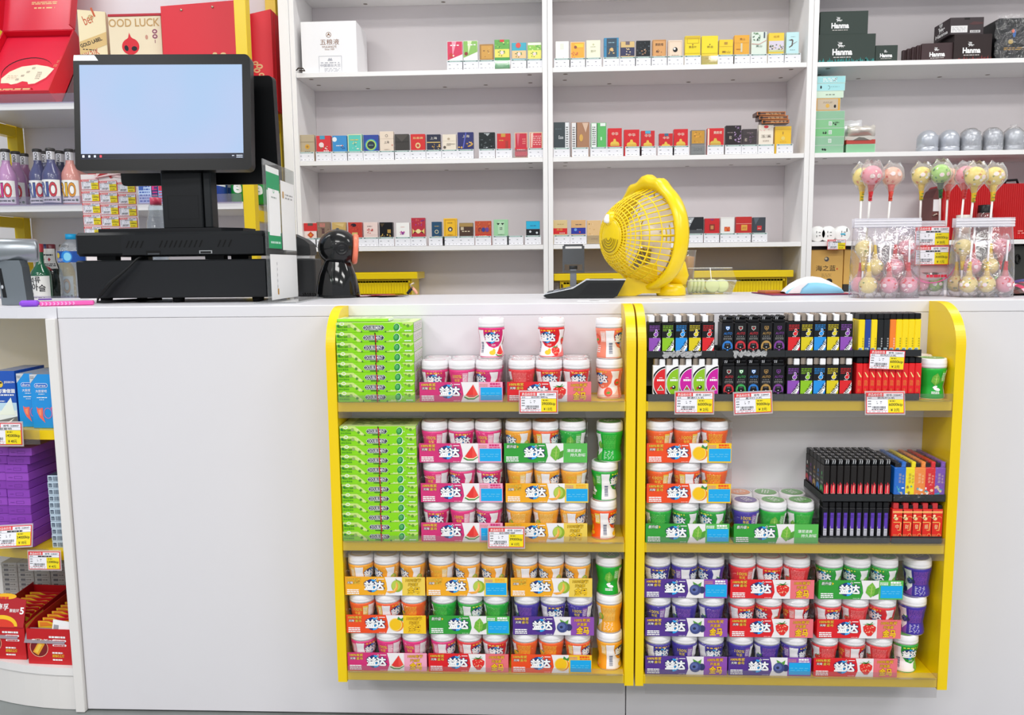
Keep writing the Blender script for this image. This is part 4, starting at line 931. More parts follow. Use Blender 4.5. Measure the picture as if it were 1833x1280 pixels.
# ---- board of price tickets behind the till
tb = MB(); bw, bh = .137, at(200, 312, .452).z-ZT
tb.box(-bw/2, bw/2, .0, .0035, .0005, bh, c_('#f3e9e8'))
n = 0
for r in range(5):
    for q in range(3):
        pr, yu = (('5000kip', '2元'), ('8000kip', '3元'), ('6000kip', '2元'), ('12000kip', '4元'))[(r*3+q) % 4]
        tk = ticket(pr, yu, False); sc_ = .0445/.0655
        zt_ = bh-.0085-(r+1)*.0285-q*.004
        if zt_ > .01: merge(tb, tk, Matrix.Translation((-bw/2+.0225+q*.0455, -.0004, zt_)) @ Matrix.Rotation(-.02, 4, 'Y') @ Matrix.Scale(sc_, 4))
o = thing('ticket_board', 'board covered with red and yellow price tickets behind the till', 'price board', (at(199, 400, .452).x, .452, ZT+.0004), 0)
put('board', tb, o)
rg = MB(); R = random.Random(3)
for i in range(14): rg.poly(Flat((0, -.001-.0004*i, bh)), [(-.05+R.uniform(-.01, .09), R.uniform(-.012, .004)), (-.04+R.uniform(0, .09), R.uniform(-.004, .010)), (-.03+R.uniform(0, .09), R.uniform(0, .014))], c_(R.choice(['#d8202c', '#e23a44', '#b81822', '#f2d4d4'])), .0)
rg.box(-.05, .06, .0, .003, bh, bh+.012, c_('#d4242e'))
put('red_wrapper', rg, o)
# ---- acrylic payment stand (two dimensional codes left blank)
p0, p1 = at(481, 543, .07), at(534, 531, .295); p0.z = p1.z = ZT; d = p1-p0; LN = d.length; HT = .283; ang = math.atan2(d.y, d.x)
o = thing('payment_stand', 'clear acrylic stand with a green and white payment card beside the till', 'acrylic stand', p0, ang)
f = Flat((0, 0, 0)); a = MB(); a.box(0, LN, -.0012, .0012, .003, HT, clear('stand_acrylic', '#f2f5f5', .04, .05, .8)); put('upright_sheet', a, o)
put('foot_plate', MB().box(-.004, LN+.01, -.055, .03, .0004, .0030, clear('stand_foot', '#eef2f2', .16, .05, 1.2)), o)
GR = c_('#159b62'); a = MB(); F = Flat((0, -.0014, 0)); q = lambda x: x*LN
a.box(q(.05), q(.47), -.0013, -.0002, .105, HT-.008, c_('#f0f0f2')) if 0 else None
a.rect(F, q(.06), .110, q(.46), HT-.010, c_('#eef1f0'), .0003); a.rect(F, q(.06), HT-.058, q(.46), HT-.022, GR, .0006); a.rect(F, q(.06), .110, q(.46), .142, GR, .0006); a.rect(F, q(.09), .136, q(.43), HT-.054, c_('#f4f5f6'), .0009)
a.ring(F, q(.26), HT-.056, .006, .006, .0016, c_('#4db884'), .0011, 14); a.lines(F, q(.18), HT-.072, q(.34), HT-.067, 1, c_('#8a9a92'), .6, 3, .0011); a.lines(F, q(.12), .120, q(.42), .126, 1, c_('#bfe4d2'), .7, 4, .0009, .05)
put('green_card', a, o)
a = MB(); a.rect(F, q(.50), .108, q(.97), HT-.030, c_('#f0f0f0'), .0003); a.rect(F, q(.55), HT-.066, q(.60), HT-.052, c_('#c9a06a'), .0006); a.lines(F, q(.64), HT-.066, q(.9), HT-.052, 2, c_('#9a9a9c'), .4, 5, .0006); put('white_card', a, o)
a = MB(); a.rect(F, q(.08), .006, q(.97), .098, c_('#f1f1f2'), .0003); a.rect(F, q(.27), .016, q(.31), .028, c_('#c08a2a'), .0006); a.lines(F, q(.27), .03, q(.29), .088, 5, c_('#b8b8bc'), .5, 6, .0006); put('lower_card', a, o)
# ---- receipt printer
yp = .405; px0, px1 = at(524, 500, yp).x, at(565, 500, yp).x
o = thing('receipt_printer', 'small black receipt printer half hidden behind the payment stand', 'printer', ((px0+px1)/2, yp, ZT)); hw2 = (px1-px0)/2; zz = lambda py: at(545, py, yp).z-ZT
put('body', MB().box(-hw2, hw2, 0, .055, .001, zz(463), mat('#393a3c', .5), .003), o)
put('paper', MB().box(-hw2*.9, hw2*.5, .004, .05, zz(463)+.0002, zz(457), PAPER), o)
put('lid', MB().prism([(-hw2, zz(456.5)), (hw2*.62, zz(456.5)), (hw2*.62, zz(448)), (hw2*.55, zz(437)), (hw2*.1, zz(429)), (-hw2, zz(418))], Flat((0, 0, 0)), -.053, -.001, mat('#333436', .5)), o)
hx = [Vector((hw2-.03+.0012*i, -.012+.0035*math.sin(i*1.3), .006+.0035*math.cos(i*1.3))) for i in range(44)]
put('coiled_lead', MB().tube(hx, .0014, mat('#131313', .5), 6), o)
# ---- penguin shaped scanner
pc = atz(605, 534, ZT); pc.y = .345; pc.x = at(605, 520, .345).x; k = (CAM.y*-1+.345)/FPX
o = thing('code_scanner', 'glossy black penguin shaped code scanner with an orange rimmed face', 'scanner', (pc.x, pc.y, ZT))
pts = [(0, .0005), (39*k, .0005), (39.5*k, .004), (38.5*k, 10*k), (37*k, 22*k), (33*k, 40*k), (27*k, 56*k), (23*k, 64*k), (22*k, 68*k), (0, 68*k)]
put('body', MB().lathe(pts, GLOSSK, 40, sy=.95), o)
hd = MB(); hc = 89*k; pr = [(35.5*k*math.cos(-PI/2+PI*i/20), hc+33*k*math.sin(-PI/2+PI*i/20)) for i in range(21)]
pr = [(0, pr[0][1])] + pr[1:-1] + [(0, pr[-1][1])]
hd.lathe(pr, mat('#101113', .22, coat=.4), 40); head = put('head', hd, o, (3*k, 0, 0))
put('top_nub', MB().lathe([(3.5*k, hc+32*k), (2.5*k, hc+34.5*k), (0, hc+35.2*k)], GLOSSK, 12), head)
fX = Matrix.Translation((0, 0, hc)) @ Matrix.Rotation(math.radians(16), 4, 'Z') @ Matrix.Rotation(math.radians(95), 4, 'Y')
fa = MB().lathe([(24*k, 25*k), (27.2*k, 27*k), (27.4*k, 29*k), (26.8*k, 32.5*k), (25*k, 34.4*k), (24*k, 34.6*k)], mat('#ee7f62', .35), 36, X=fX); put('face_rim', fa, head)
put('face_window', MB().lathe([(24.2*k, 34.4*k), (14*k, 36.0*k), (0, 36.3*k)], GLOSSK, 30, X=fX), head)
ex = Matrix.Translation((14*k, -30.5*k, hc-2*k)) @ Matrix.Rotation(math.radians(24), 4, 'Z') @ Matrix.Rotation(PI/2, 4, 'X')
put('ear_disc', MB().lathe([(12*k, -5*k), (12*k, 1.5*k), (10*k, 2.5*k), (9*k, 1.5*k), (6*k, 1.5*k), (5*k, 2.2*k), (4*k, 1.5*k), (0, 1.5*k)], mat('#17181a', .25), 24, X=ex), head)
# ---- loose cards by the scanner
for i, (dx, dy, r, hx, w_) in enumerate(((0, 0, .3, '#1e1c1c', 'black'), (.03, .012, -.2, '#d84a3c', 'orange red'), (.05, -.008, .5, '#2a2624', 'dark'), (.012, .02, .9, '#c83a34', 'red'))):
    b = MB().box(-.034, .034, -.022, .022, 0, .0009, c_(hx), fm={'top': c_(hx)}); b.rect(FZ(.0009), -.028, -.004, .028, .010, c_(('#d84a3c', '#1e1c1c')[i % 2]), .0002)
    solo('loyalty_card', b, '%s card in the small loose pile right beside the penguin scanner' % w_, 'card', (at(665, 533, .36).x+dx, .36+dy, ZT+.0003+i*.0012), r, 'loose cards by the scanner')
def wcard(px, Y, r, lab):
    b = MB().box(-.03, .03, -.012, .012, 0, .0008, c_('#f4f4f6')); b.disc(FZ(.0008), .002, .002, .011, .0035, INK, .0002, 12)
    solo('paper_tag', b, lab, 'paper tag', (at(px, 540, Y).x, Y, ZT+.0004), r, 'white paper tags')
wcard(1062, .055, -.1, 'white paper tag with a dark oval lying before the calculator')
wcard(1192, .12, .1, 'white paper tag with a dark oval lying before the yellow fan')
# ---- desk calculator seen from its side
yk = .185; K = lambda px, py: (at(px, py, yk).x, at(px, py, yk).z-ZT)
Pp = [K(972, 528), K(978, 531.5), K(1096, 531.5), K(1104.6, 528), K(1119.6, 499.5), K(1050, 499.8), K(1025.5, 515), K(976, 525.5)]
zmn = min(p[1] for p in Pp); ox = sum(p[0] for p in Pp)/8; Pp = [(p[0]-ox, p[1]-zmn+.0006) for p in Pp]
o = thing('desk_calculator', 'black desk calculator with sloping keys beside the yellow fan', 'calculator', (ox, yk, ZT), -.06)
f = Flat((0, 0, 0)); put('body', MB().prism(Pp, f, -.085, 0, mat('#1d1f20', .45)), o)
a = MB(); a.prism([Pp[0], Pp[7], Pp[6], Pp[5], Pp[4], (Pp[4][0]+.001, Pp[4][1]+.0016), (Pp[5][0]-.001, Pp[5][1]+.0018), (Pp[6][0]-.0005, Pp[6][1]+.0018), (Pp[7][0], Pp[7][1]+.0018), (Pp[0][0]-.0008, Pp[0][1]+.0012)][::-1], f, -.084, -.001, mat('#c9ccd2', .35)); put('top_plate', a, o)
ku = Vector((Pp[6][0]-Pp[7][0], 0, Pp[6][1]-Pp[7][1])); kl = ku.length; KF = Flat((Pp[7][0], .004, Pp[7][1]+.0018), ku, (0, 1, 0))
for r in range(5):
    for q in range(4):
        b = MB(); u0, v0 = .004+q*(kl-.006)/4, .002+r*.0155; b.prism([(u0, v0), (u0+kl/4-.004, v0), (u0+kl/4-.004, v0+.012), (u0, v0+.012)], KF, 0, .0024, c_(('#5a5d63', '#7a7d86', '#55585e', '#6a6d74')[q])); put('key', b, o)
KD = Flat((Pp[5][0]+.006, .012, Pp[5][1]+.0018), (1, 0, 0), (0, 1, 0)); b = MB(); b.rect(KD, 0, 0, .05, .06, mat('#6f7a6e', .15), .0003); put('display', b, o)
Sd = MB().prism([(Pp[6][0]+.012, .008), (Pp[3][0]-.004, .008), (Pp[4][0]-.008, Pp[4][1]-.005), (Pp[5][0]+.006, Pp[5][1]-.006)], f, 0, .0006, mat('#17181a', .4)); put('side_inlay', Sd, o)
# ---- phone stand
yq = .40; Q = lambda px, py: (at(px, py, yq).x, at(px, py, yq).z-ZT); ox = Q(1026.5, 500)[0]
o = thing('phone_stand', 'grey folding phone stand behind the calculator', 'phone stand', (ox, yq, ZT)); z = lambda py: Q(1026, py)[1]; e = lambda px: Q(px, 470)[0]-ox
GM = mat('#53565a', .4, .3); a = MB(); f = Flat((0, 0, 0))
for (ax, ay, bx, by) in ((1007, 488, 1046, 484.5), (1007, 473.5, 1046, 445), (1009.5, 441, 1043.5, 437.5), (1007, 484.5, 1010.5, 473.5), (1042.5, 484.5, 1046, 473.5), (1007, 445, 1012, 440), (1041.5, 445, 1046, 440)): a.box(e(ax), e(bx), 0, .003, z(ay), z(by), GM)
put('cradle_plate', a, o)
put('stem', MB().box(e(1020.5), e(1032), .004, .008, .004, z(476), mat('#8c8f98', .3, .6), .001), o)
put('hinge', MB().tube([(e(1019), .006, z(479)), (e(1033.5), .006, z(479))], .0045, mat('#2b2d30', .4), 12), o)
put('foot_plate', MB().box(-.04, .04, -.03, .05, .0004, .0045, GM, .001), o)
# ---- yellow fan
fy = .300; fx = at(1161, 520, fy).x; kf = (fy+1.5)/FPX; fz = 103*kf
YF1 = mat('#f0cf08', .28); phi = math.radians(-62)
o = thing('desk_fan', 'yellow crested desk fan with a domed ribbed back on the counter', 'fan', (fx, fy, ZT)); hub = put('fan_case', None, o, (0, 0, fz), phi)
def outl(t, r=.128):
    """rim outline with a three lobed crest on top"""
    d = math.atan2(math.sin(t-PI/2), math.cos(t-PI/2)); b = 0
    for c0, w_, h_ in ((-.34, .20, .010), (.02, .22, .016), (.42, .20, .010)): b += h_*math.exp(-((d-c0)/w_)**2*2)
    return ((r+b)*math.cos(t), (r*1.0+b)*math.sin(t)*.93+.002)
n = 96; ro = [outl(2*PI*i/n) for i in range(n)]; ri = [(.109*math.cos(2*PI*i/n), .101*math.sin(2*PI*i/n)) for i in range(n)]
def ringband(sec, a, smooth=True):
    """sec: list of (t, y) with t 0 = inner, 1 = outer edge, closed loop"""
    m_ = MB(); v = []
    for i in range(n):
        for (tt, y) in sec: v.append((ri[i][0]+(ro[i][0]-ri[i][0])*tt, y, ri[i][1]+(ro[i][1]-ri[i][1])*tt))
    s = len(sec); return m_.add(v, [(i*s+j, i*s+(j+1) % s, ((i+1) % n)*s+(j+1) % s, ((i+1) % n)*s+j) for i in range(n) for j in range(s)], a, smooth)
put('rim', ringband([(0, -.012), (.5, -.019), (.9, -.016), (1, -.006), (1, .006), (.85, .013), (.1, .015), (0, .011)], YF1), hub)
def dome(r): # depth of the rear guard at radius r
    t = min(r/.110, 1); return -.012-.090*(1-t**3.4)
gr = MB(); ZS = .93
for i in range(44):
    t = 2*PI*i/44; p = []
    for j in range(10):
        r = .112-.072*j/9; p.append((r*math.cos(t), dome(r), r*math.sin(t)*ZS))
    gr.tube(p, .00165, YF1, 5)
for r, w_ in ((.100, .0014), (.088, .0016), (.078, .0013), (.070, .0013), (.062, .0013), (.054, .0013), (.047, .0013), (.04, .0020)): gr.tube([(r*math.cos(2*PI*i/40), dome(r)-.0006, r*math.sin(2*PI*i/40)*ZS) for i in range(41)], w_, YF1, 5, cap=False)
put('rear_guard', gr, hub)
hb = MB(); hb.lathe([(.040, -dome(.04)-.004), (.038, -dome(.038)+.001), (.030, .1025), (.018, .1045), (0, .105)], YF1, 32, X=Matrix.Rotation(PI/2, 4, 'X'))
for r in (.010, .016, .022, .028, .034):
    for i in range(18):
        t = -PI*.93+PI*.86*i/18; q = t+PI*.86/18; y = -(.1065 if r < .02 else .1055 if r < .03 else .1035)
        hb.add([(r*math.cos(t), y, r*math.sin(t)), (r*math.cos(q), y, r*math.sin(q)), ((r-.0018)*math.cos(q), y, (r-.0018)*math.sin(q)), ((r-.0018)*math.cos(t), y, (r-.0018)*math.sin(t))], [(0, 1, 2, 3)], mat('#7a6206', .6))
put('motor_cover', hb, hub)
kp = MB(); kp.lathe([(.017, 0), (.016, .012), (.010, .017), (0, .018)], YF1, 18, X=Matrix.Translation((-.006, -.090, .038)) @ Matrix.Rotation(PI/2, 4, 'X') @ Matrix.Scale(1, 4)); put('clip_seat', kp, hub)
wc = MB(); R = random.Random(5); wc.lathe([(0, .0), (.0085, .002), (.0095, .008), (.007, .014), (.004, .019), (0, .020)], c_('#f6f4f2'), 9, X=Matrix.Translation((-.006, -.107, .029)) @ Matrix.Rotation(.25, 4, 'Y'), sx=1.0, sy=.7); put('white_clip', wc, hub)
bl = MB()
for i in range(3):
    t0 = 2*PI*i/3+.4; v = []
    for j in range(9):
        for r in (.022, .055, .095): t = t0+1.5*j/8*(1 if r > .03 else .7); v.append((r*math.cos(t), .000+.018*(j/8-.5)*-1, r*math.sin(t)*ZS))
    bl.add(v, [(j*3+q, j*3+3+q, j*3+4+q, j*3+1+q) for j in range(8) for q in (0, 1)], c_('#f3ece4', .35), True)
bl.lathe([(.026, -.03), (.026, .008), (0, .012)], c_('#f3ece4'), 20, X=Matrix.Rotation(PI/2, 4, 'X')); put('fan_blade', bl, hub)
fg = MB()
for r in (.03, .045, .06, .075, .09, .105): fg.tube([(r*math.cos(2*PI*i/40), .014, r*math.sin(2*PI*i/40)*ZS) for i in range(41)], .0016, YF1, 5, cap=False)
for i in range(12): t = 2*PI*i/12; fg.tube([(.02*math.cos(t), .015, .02*math.sin(t)*ZS), (.110*math.cos(t), .013, .110*math.sin(t)*ZS)], .0018, YF1, 5)
put('front_guard', fg, hub)
ped = MB(); f = Flat((0, 0, 0)); X_ = lambda px: (px-1163)*kf; Zf = lambda py: (532-py)*kf
ped.prism([(X_(1105), .0006), (X_(1138), .0006), (X_(1150), .006), (X_(1185), .006), (X_(1188), Zf(470)), (X_(1150), Zf(480)), (X_(1116), Zf(505)), (X_(1108), Zf(516))], f, -.025, .022, YF1); put('pedestal', ped, o)
put('foot', MB().lathe([(0, .0005), (25*kf, .0005), (26*kf, .004), (25*kf, 13*kf), (19*kf, 20*kf), (0, 21*kf)], YF1, 28, (X_(1202), -.004, 0)), o)
tl = MB().lathe([(0, -.002), (.018, 0), (.024, .02), (.016, .05), (0, .062)], YF1, 20, X=Matrix.Translation((X_(1216), .012, .024)), sy=.6); put('side_fin', tl, o)
put('switch', MB().box(X_(1222), X_(1227.5), -.012, .004, Zf(456), Zf(443), c_('#27b8cc'), .001), o)
# ---- clear snack box with pale biscuits
yb = .375; bx0, bx1 = at(1222, 520, yb).x, at(1306, 520, yb).x; o = thing('snack_box', 'clear hinged snack box with ribbed lid behind the yellow fan', 'snack box', ((bx0+bx1)/2, yb, ZT)); hw3 = (bx1-bx0)/2; kb = (yb+1.5)/FPX
def frust(w0, d0, w1, d1, z0, z1, m_):
    v = [(-w0, -d0, z0), (w0, -d0, z0), (w0, d0, z0), (-w0, d0, z0), (-w1, -d1, z1), (w1, -d1, z1), (w1, d1, z1), (-w1, d1, z1)]
    return v
PET = clear('clear_box_plastic', '#fbfcfa', .05, .06, 1.5)
v = frust(hw3*.9, .045, hw3*1.06, .055, .0006, 23*kb, 0); a = MB().add(v, [(3, 2, 1, 0), (0, 1, 5, 4), (1, 2, 6, 5), (2, 3, 7, 6), (3, 0, 4, 7)], PET)
for s in (-1, 1): a.box(-hw3*1.18, hw3*1.18, s*.058-.004, s*.058+.004, 23*kb, 23*kb+.0012, PET)
put('tray', a, o)
a = MB(); N = 30
for i in range(N):
    u0, u1 = -1+2*i/N, -1+2*(i+1)/N; zt_ = lambda u: 46*kb-.004*abs(u)**3; rb = .0012 if i % 2 else 0
    P = [(hw3*1.05*u0, -.056-rb, 24*kb), (hw3*1.05*u1, -.056-rb, 24*kb), (hw3*.92*u1, -.040-rb, zt_(u1)+rb), (hw3*.92*u0, -.040-rb, zt_(u0)+rb), (hw3*.92*u1, .040, zt_(u1)+rb), (hw3*.92*u0, .040, zt_(u0)+rb)]
    a.add(P, [(0, 1, 2, 3), (3, 2, 4, 5)], PET)
a.tube([(-hw3*1.05, -.0575, 24*kb), (hw3*1.05, -.0575, 24*kb)], .0009, c_('#f4f6f2'), 5); a.tube([(-hw3*.92, -.041, 45.6*kb), (hw3*.92, -.041, 45.6*kb)], .0008, c_('#f4f6f2'), 5); a.tube([(0, -.0575, 24*kb), (0, -.0415, 46*kb)], .0010, c_('#f4f6f2'), 5)
put('ribbed_lid', a, o)
BIS = c_('#dbe3a4', .6)
def biscuit(x, y, z, rot, lab): solo('biscuit', cached(('biscuit',), lambda: MB().lathe([(0, -.004), (.014, -.004), (.0165, -.002), (.0165, .002), (.014, .004), (0, .004)], BIS, 20)), lab, 'biscuit', ((bx0+bx1)/2+x, yb+y, ZT+z), 0, 'pale biscuits in the snack box', rot)
for i in range(4): biscuit(-hw3*.72+i*.0088, -.012, .0185, (0, PI/2+.12, 0), '%s upright pale green biscuit counting from the fan side of the snack box' % ORD[i].capitalize())
biscuit(.010, -.018, .019, (1.2, .2, 0), 'pale green biscuit leaning in the middle of the snack box')
biscuit(.032, -.012, .0185, (1.1, -.5, 0), 'pale green biscuit at the outer end of the snack box')
biscuit(.010, .018, .006, (0, 0, 0), 'pale green biscuit lying flat at the back of the snack box')
cu = thing('plastic_cup', 'small clear cup with brown contents behind the yellow fan', 'cup', (at(1231, 500, .41).x, .41, ZT)); kc = 1.91/FPX
put('cup_wall', MB().lathe([(0, .0006), (9*kc, .001), (14*kc, 74*kc), (15*kc, 76*kc)], PET, 20), cu); put('contents', MB().lathe([(0, .002), (8*kc, .002), (11.5*kc, 64*kc), (0, 66*kc)], c_('#b5895a', .6), 16), cu)
# ---- mouse on its mat
ym = .275; km = (ym+1.5)/FPX; mc = at(1457, 520, ym); 
b = MB().box(-.10, .085, -.03, .12, .0004, .0024, c_('#6a2a5a', .7), 0, fm={'top': c_('#a52a3c', .7)}); solo('mouse_mat', b, 'thin dark red mouse mat under the blue and white mouse', 'mouse mat', (mc.x, ym, ZT), .05)
b = MB().box(-.022, .022, -.02, .03, 0, .0055, c_('#b96a3a'), .0008); solo('card_wallet', b, 'small brown leather wallet lying on the mouse mat beside the mouse', 'wallet', (at(1385, 520, .31).x, .325, ZT+.0027), .1)
o = thing('computer_mouse', 'white computer mouse with light blue side by the lollipop bags', 'mouse', (mc.x, ym+.015, ZT+.0027), .04)
def mouse_part(s0, s1, m_, zs=1):
    prof = [(-51, 3), (-47, 9), (-38, 17), (-26, 24), (-12, 28.5), (0, 29.5), (14, 27.5), (28, 21.5), (40, 15), (48, 10), (51, 5), (51.5, 2)]
    v = []; ns = 10; f = []
    for (px, hh) in prof:
        wd = .030*math.sqrt(max(0, 1-(px/58)**4))
        for j in range(ns+1):
            t = s0+(s1-s0)*j/ns; v.append((px*km, -wd*math.cos(t), .0006+hh*km*math.sin(t)**.8 if 0 < t < PI else .0006))
    for i in range(len(prof)-1):
        for j in range(ns): f.append((i*(ns+1)+j, (i+1)*(ns+1)+j, (i+1)*(ns+1)+j+1, i*(ns+1)+j+1))
    return MB().add(v, f, m_, True)
put('shell', mouse_part(.62, PI-.62, mat('#f3f4f6', .3)), o); put('side_panel', mouse_part(0, .62, mat('#8ed3f2', .35)), o); put('side_panel', mouse_part(PI-.62, PI, mat('#8ed3f2', .35)), o)
put('wheel', MB().lathe([(0, -.003), (.006, -.003), (.006, .003), (0, .003)], DK2, 14, X=Matrix.Translation((30*km, 0, 21*km)) @ Matrix.Rotation(PI/2, 4, 'X')), o)
wp = MB(); F = Flat((0, -.0308, 0)); wp.prism([(-50*km, .0015), (-30*km, .0015), (-27*km, 9*km), (-14*km, 21*km), (-30*km, 17*km), (-44*km, 8*km)], F, -.002, .0016, mat('#f3f4f6', .3)); put('rear_skirt', wp, o)
put('mouse_lead', MB().tube([(51*km, 0, .004), (75*km, .02, .003), (120*km, .07, .003)], .0016, DK2, 6), o)
# ---- lollipops and their bags
LC = {'yellow': ('#f3dc6a', '#dd8a2c', '#6a8a2a', '#e3c024'), 'pink': ('#f294aa', '#e02a38', '#e04a5a', '#cc2a2a'), 'green': ('#a6dc6a', '#3a9a3a', '#2a7a30', '#2a5a3a'), 'peach': ('#f4b49c', '#e0483c', '#d85a3a', '#d83a2a')}
LR = .0185; ST = c_('#f6f3f0', .5)
def candy(k):
    c0, c1, c2, c3 = LC[k]; a = MB(); a.lathe([(LR*math.cos(-PI/2+PI*i/14), LR*math.sin(-PI/2+PI*i/14)) if 0 < i < 14 else (0, LR*(-1 if i == 0 else 1)) for i in range(15)], mat(c0, .3), 20)
    F = Cyl(lambda v: math.sqrt(max(LR*LR-v*v, 1e-6)), LR); R = random.Random(len(k))
    for i in range(30):
        v = R.uniform(-.75, .75)*LR; u = R.uniform(-PI, PI)*LR; r = R.uniform(.0012, .0030); a.disc(F, u, v, r/max(.4, math.cos(v/LR)), r*R.uniform(.7, 1), mat(R.choice([c1, c2, c1, '#f6f2ea', c0]), .3), .0004+.00003*i, 8)
    for s in (-.006, .006): a.ring(F, s, .001, .0042, .0042, .0009, c_('#f8f4f0'), .0016, 10); a.disc(F, s, .001, .0032, .0032, c_('#f4dde0'), .0013, 10)
    return a
WRAPM = clear('candy_wrap', '#fffdf8', .14, .12, 1.6, .8, 90)
def wrapm(k, tight=1):
    a = MB(); R = random.Random(k == 'pink'); n_ = 14; v = []; f = []
    prof = [(.0045, -LR-.012), (.0070, -LR-.007), (.0150, -LR*.72), (.0205, -.004), (.0205, .008), (.0185, .0165), (.0130, .0240), (.0085, .0265)]
    for r, z in prof:
        for i in range(n_): t = 2*PI*i/n_; q = r*tight*(1+R.uniform(-.10, .14)*(1 if tight == 1 else .3)); v.append((q*math.sin(t), -q*math.cos(t), z+R.uniform(-.0012, .0012)*(1+3*(z > .02))))
    for j in range(len(prof)-1):
        for i in range(n_): f.append((j*n_+i, j*n_+(i+1) % n_, (j+1)*n_+(i+1) % n_, (j+1)*n_+i))
    return a.add(v, f, WRAPM, True)
def neck(k):
    R = random.Random(3); a = MB(); a.tube([(0, 0, -LR-.030), (.0004, 0, -LR-.018), (0, 0, -LR-.006), (0, 0, -LR+.002)], [.0032, .0038, .0055, .0075], mat(LC[k][3], .3), 9)
    for i in range(8): a.box(R.uniform(-.003, .002), R.uniform(.0022, .004), -.0042, -.0036, -LR-.03+i*.003, -LR-.0285+i*.003, mat(R.choice(LC[k][1:]), .4))
    return a
def lolly(k, p, rot, lab, ln=.105, group='wrapped lollipops', s=1, tight=False):
    o = thing('lollipop', lab, 'lollipop', p, 0, group, rot); o.scale = (s, s, s)
    put('candy', cached(('candy', k), lambda: candy(k)), o); put('wrapper', cached(('wrapper', k, tight), lambda: wrapm(k, .935 if tight else 1)), o); put('neck_tie', cached(('neck_tie', k), lambda: neck(k)), o)
    put('stick', cached(('stick', ln), lambda: MB().tube([(0, 0, -LR+.002), (0, 0, -LR-ln)], .0021, ST, 8)), o)
    return o
yl = .118; klp = (yl+1.5)/FPX
def bagxs(px0, px1): return at(px0, 520, yl).x, at(px1, 520, yl).x
def lbag(px0, px1, top, lab, dy=0):
    a0, a1 = bagxs(px0, px1); o = thing('zip_bag', lab, 'zip bag', ((a0+a1)/2, yl+dy, ZT)); w_, dpt = (a1-a0)/2, .044; H = at((px0+px1)/2, top, yl).z-ZT; n_ = 40
    def sec(z):
        t = min(1, z/(H-.016)); return [(w_*abs(math.cos(q))**.55*(1 if math.cos(q) > 0 else -1)*(.965+.035*t), dpt*(1-.80*t**2.2)*abs(math.sin(q))**.6*(1 if math.sin(q) > 0 else -1), z) for q in (2*PI*i/n_ for i in range(n_))]
    zs = [.0006, .004, .03, .06, .09, .115, H-.016]; v = [p for z in zs for p in sec(z)]; a = MB().add(v, [(j*n_+i, j*n_+(i+1) % n_, (j+1)*n_+(i+1) % n_, (j+1)*n_+i) for j in range(len(zs)-1) for i in range(n_)], BAGFILM, True); a.add(sec(.0006), [tuple(range(n_))[::-1]], BAGFILM)
    put('bag_film', a, o)
    z_ = MB(); ZP = clear('zip_strip', '#f4f2fa', .42, .12, 1.3)
    for s in (-1, 1): z_.box(-w_*1.01, w_*1.01, s*.0072-.0006, s*.0072+.0006, H-.018, H, ZP)
    for q in (.002, .007, .0125): z_.box(-w_*1.01, w_*1.01, -.0086, -.0078, H-.018+q, H-.0166+q, c_('#f6f4fa'))
    put('zip_closure', z_, o); return o
lbag(1523, 1640, 391, 'clear zip bag of lollipops nearest the mouse'); lbag(1626, 1716, 392, 'clear zip bag of lollipops with two price tickets on it', .077); lbag(1702, 1805, 390, 'clear zip bag of lollipops at the far end beside snack bags')
def lp(px, py, dy=0): return at(px, py, yl+dy)
D = math.radians
def lab_in(k, i, b): return '%s lollipop inside the %s, %s counted from the bottom' % (k, b, ORD[i])
def fill(bname, px0, px1, dy, cols, third=True):
    """six at the bottom with sticks up, two above, two turned over near the sides"""
    a0, a1 = bagxs(px0, px1); xm_ = (a0+a1)/2; q = min(.0385, (a1-a0)/2-.0215); R = random.Random(px0); cnt = {}
    pos = [(sx*q, -.0225, .0255, 0) for sx in (-1, 0, 1)]+[(sx*q, .0225, .0255, 0) for sx in (-1, 0, 1)]+[(-q/2, 0, .0600, 0), (q/2, 0, .0600, 0)]
    if third: pos += [(-q*1.06, .0, .0965, 1), (q*1.06, .0, .0965, 1)]
    for k, (x, y, z, inv) in zip(cols, pos):
        i = cnt.get(k, 0); cnt[k] = i+1
        lolly(k, (xm_+x+R.uniform(-.0006, .0006), yl+dy+y+R.uniform(-.0005, .0005), ZT+z), (D(180*(1-inv)+R.uniform(-1, 1)), D(R.uniform(-1.5, 1.5)), D(R.uniform(0, 360))), lab_in(k, i, bname), .075, 'lollipops packed in the zip bags', .9, True)
P_, Y_, G_2, E_ = 'pink', 'yellow', 'green', 'peach'
fill('zip bag nearest the mouse', 1523, 1640, 0, (Y_, P_, P_, P_, E_, P_, Y_, P_, Y_, P_))
fill('ticketed zip bag', 1626, 1716, .077, (E_, P_, G_2, Y_, P_, E_, P_, E_), False)
fill('far end zip bag', 1702, 1805, 0, (Y_, Y_, P_, Y_, P_, G_2, P_, Y_, Y_, P_))
yl2 = .077
for i, (k, px, py, bx, dyy, w_) in enumerate(((Y_, 1544, 317, 1540, .020, 'first'), (P_, 1561, 314, 1554, -.020, 'second'), (E_, 1597, 316, 1590, .012, 'third'), (Y_, 1650, 315, 1647, yl2, 'fourth'), (G_2, 1684, 311, 1682, yl2-.022, 'fifth'), (E_, 1698, 317, 1694, yl2+.022, 'sixth'), (P_, 1729, 314, 1721, .022, 'seventh'), (Y_, 1746, 316, 1738, -.020, 'eighth'), (Y_, 1780, 316, 1773, .010, 'ninth'))):
    base = yl2 if 3 <= i <= 5 else 0
    p = lp(px, py, dyy); b = lp(bx, 392, base+(dyy-base)*.12); d = b-p; r = Vector((0, 0, -1)).rotation_difference(d).to_euler()
    lolly(k, p, r, '%s upright lollipop above the bag zips, %s of nine from the mouse side' % (k, w_), .108, 'upright lollipops standing in the bag tops')
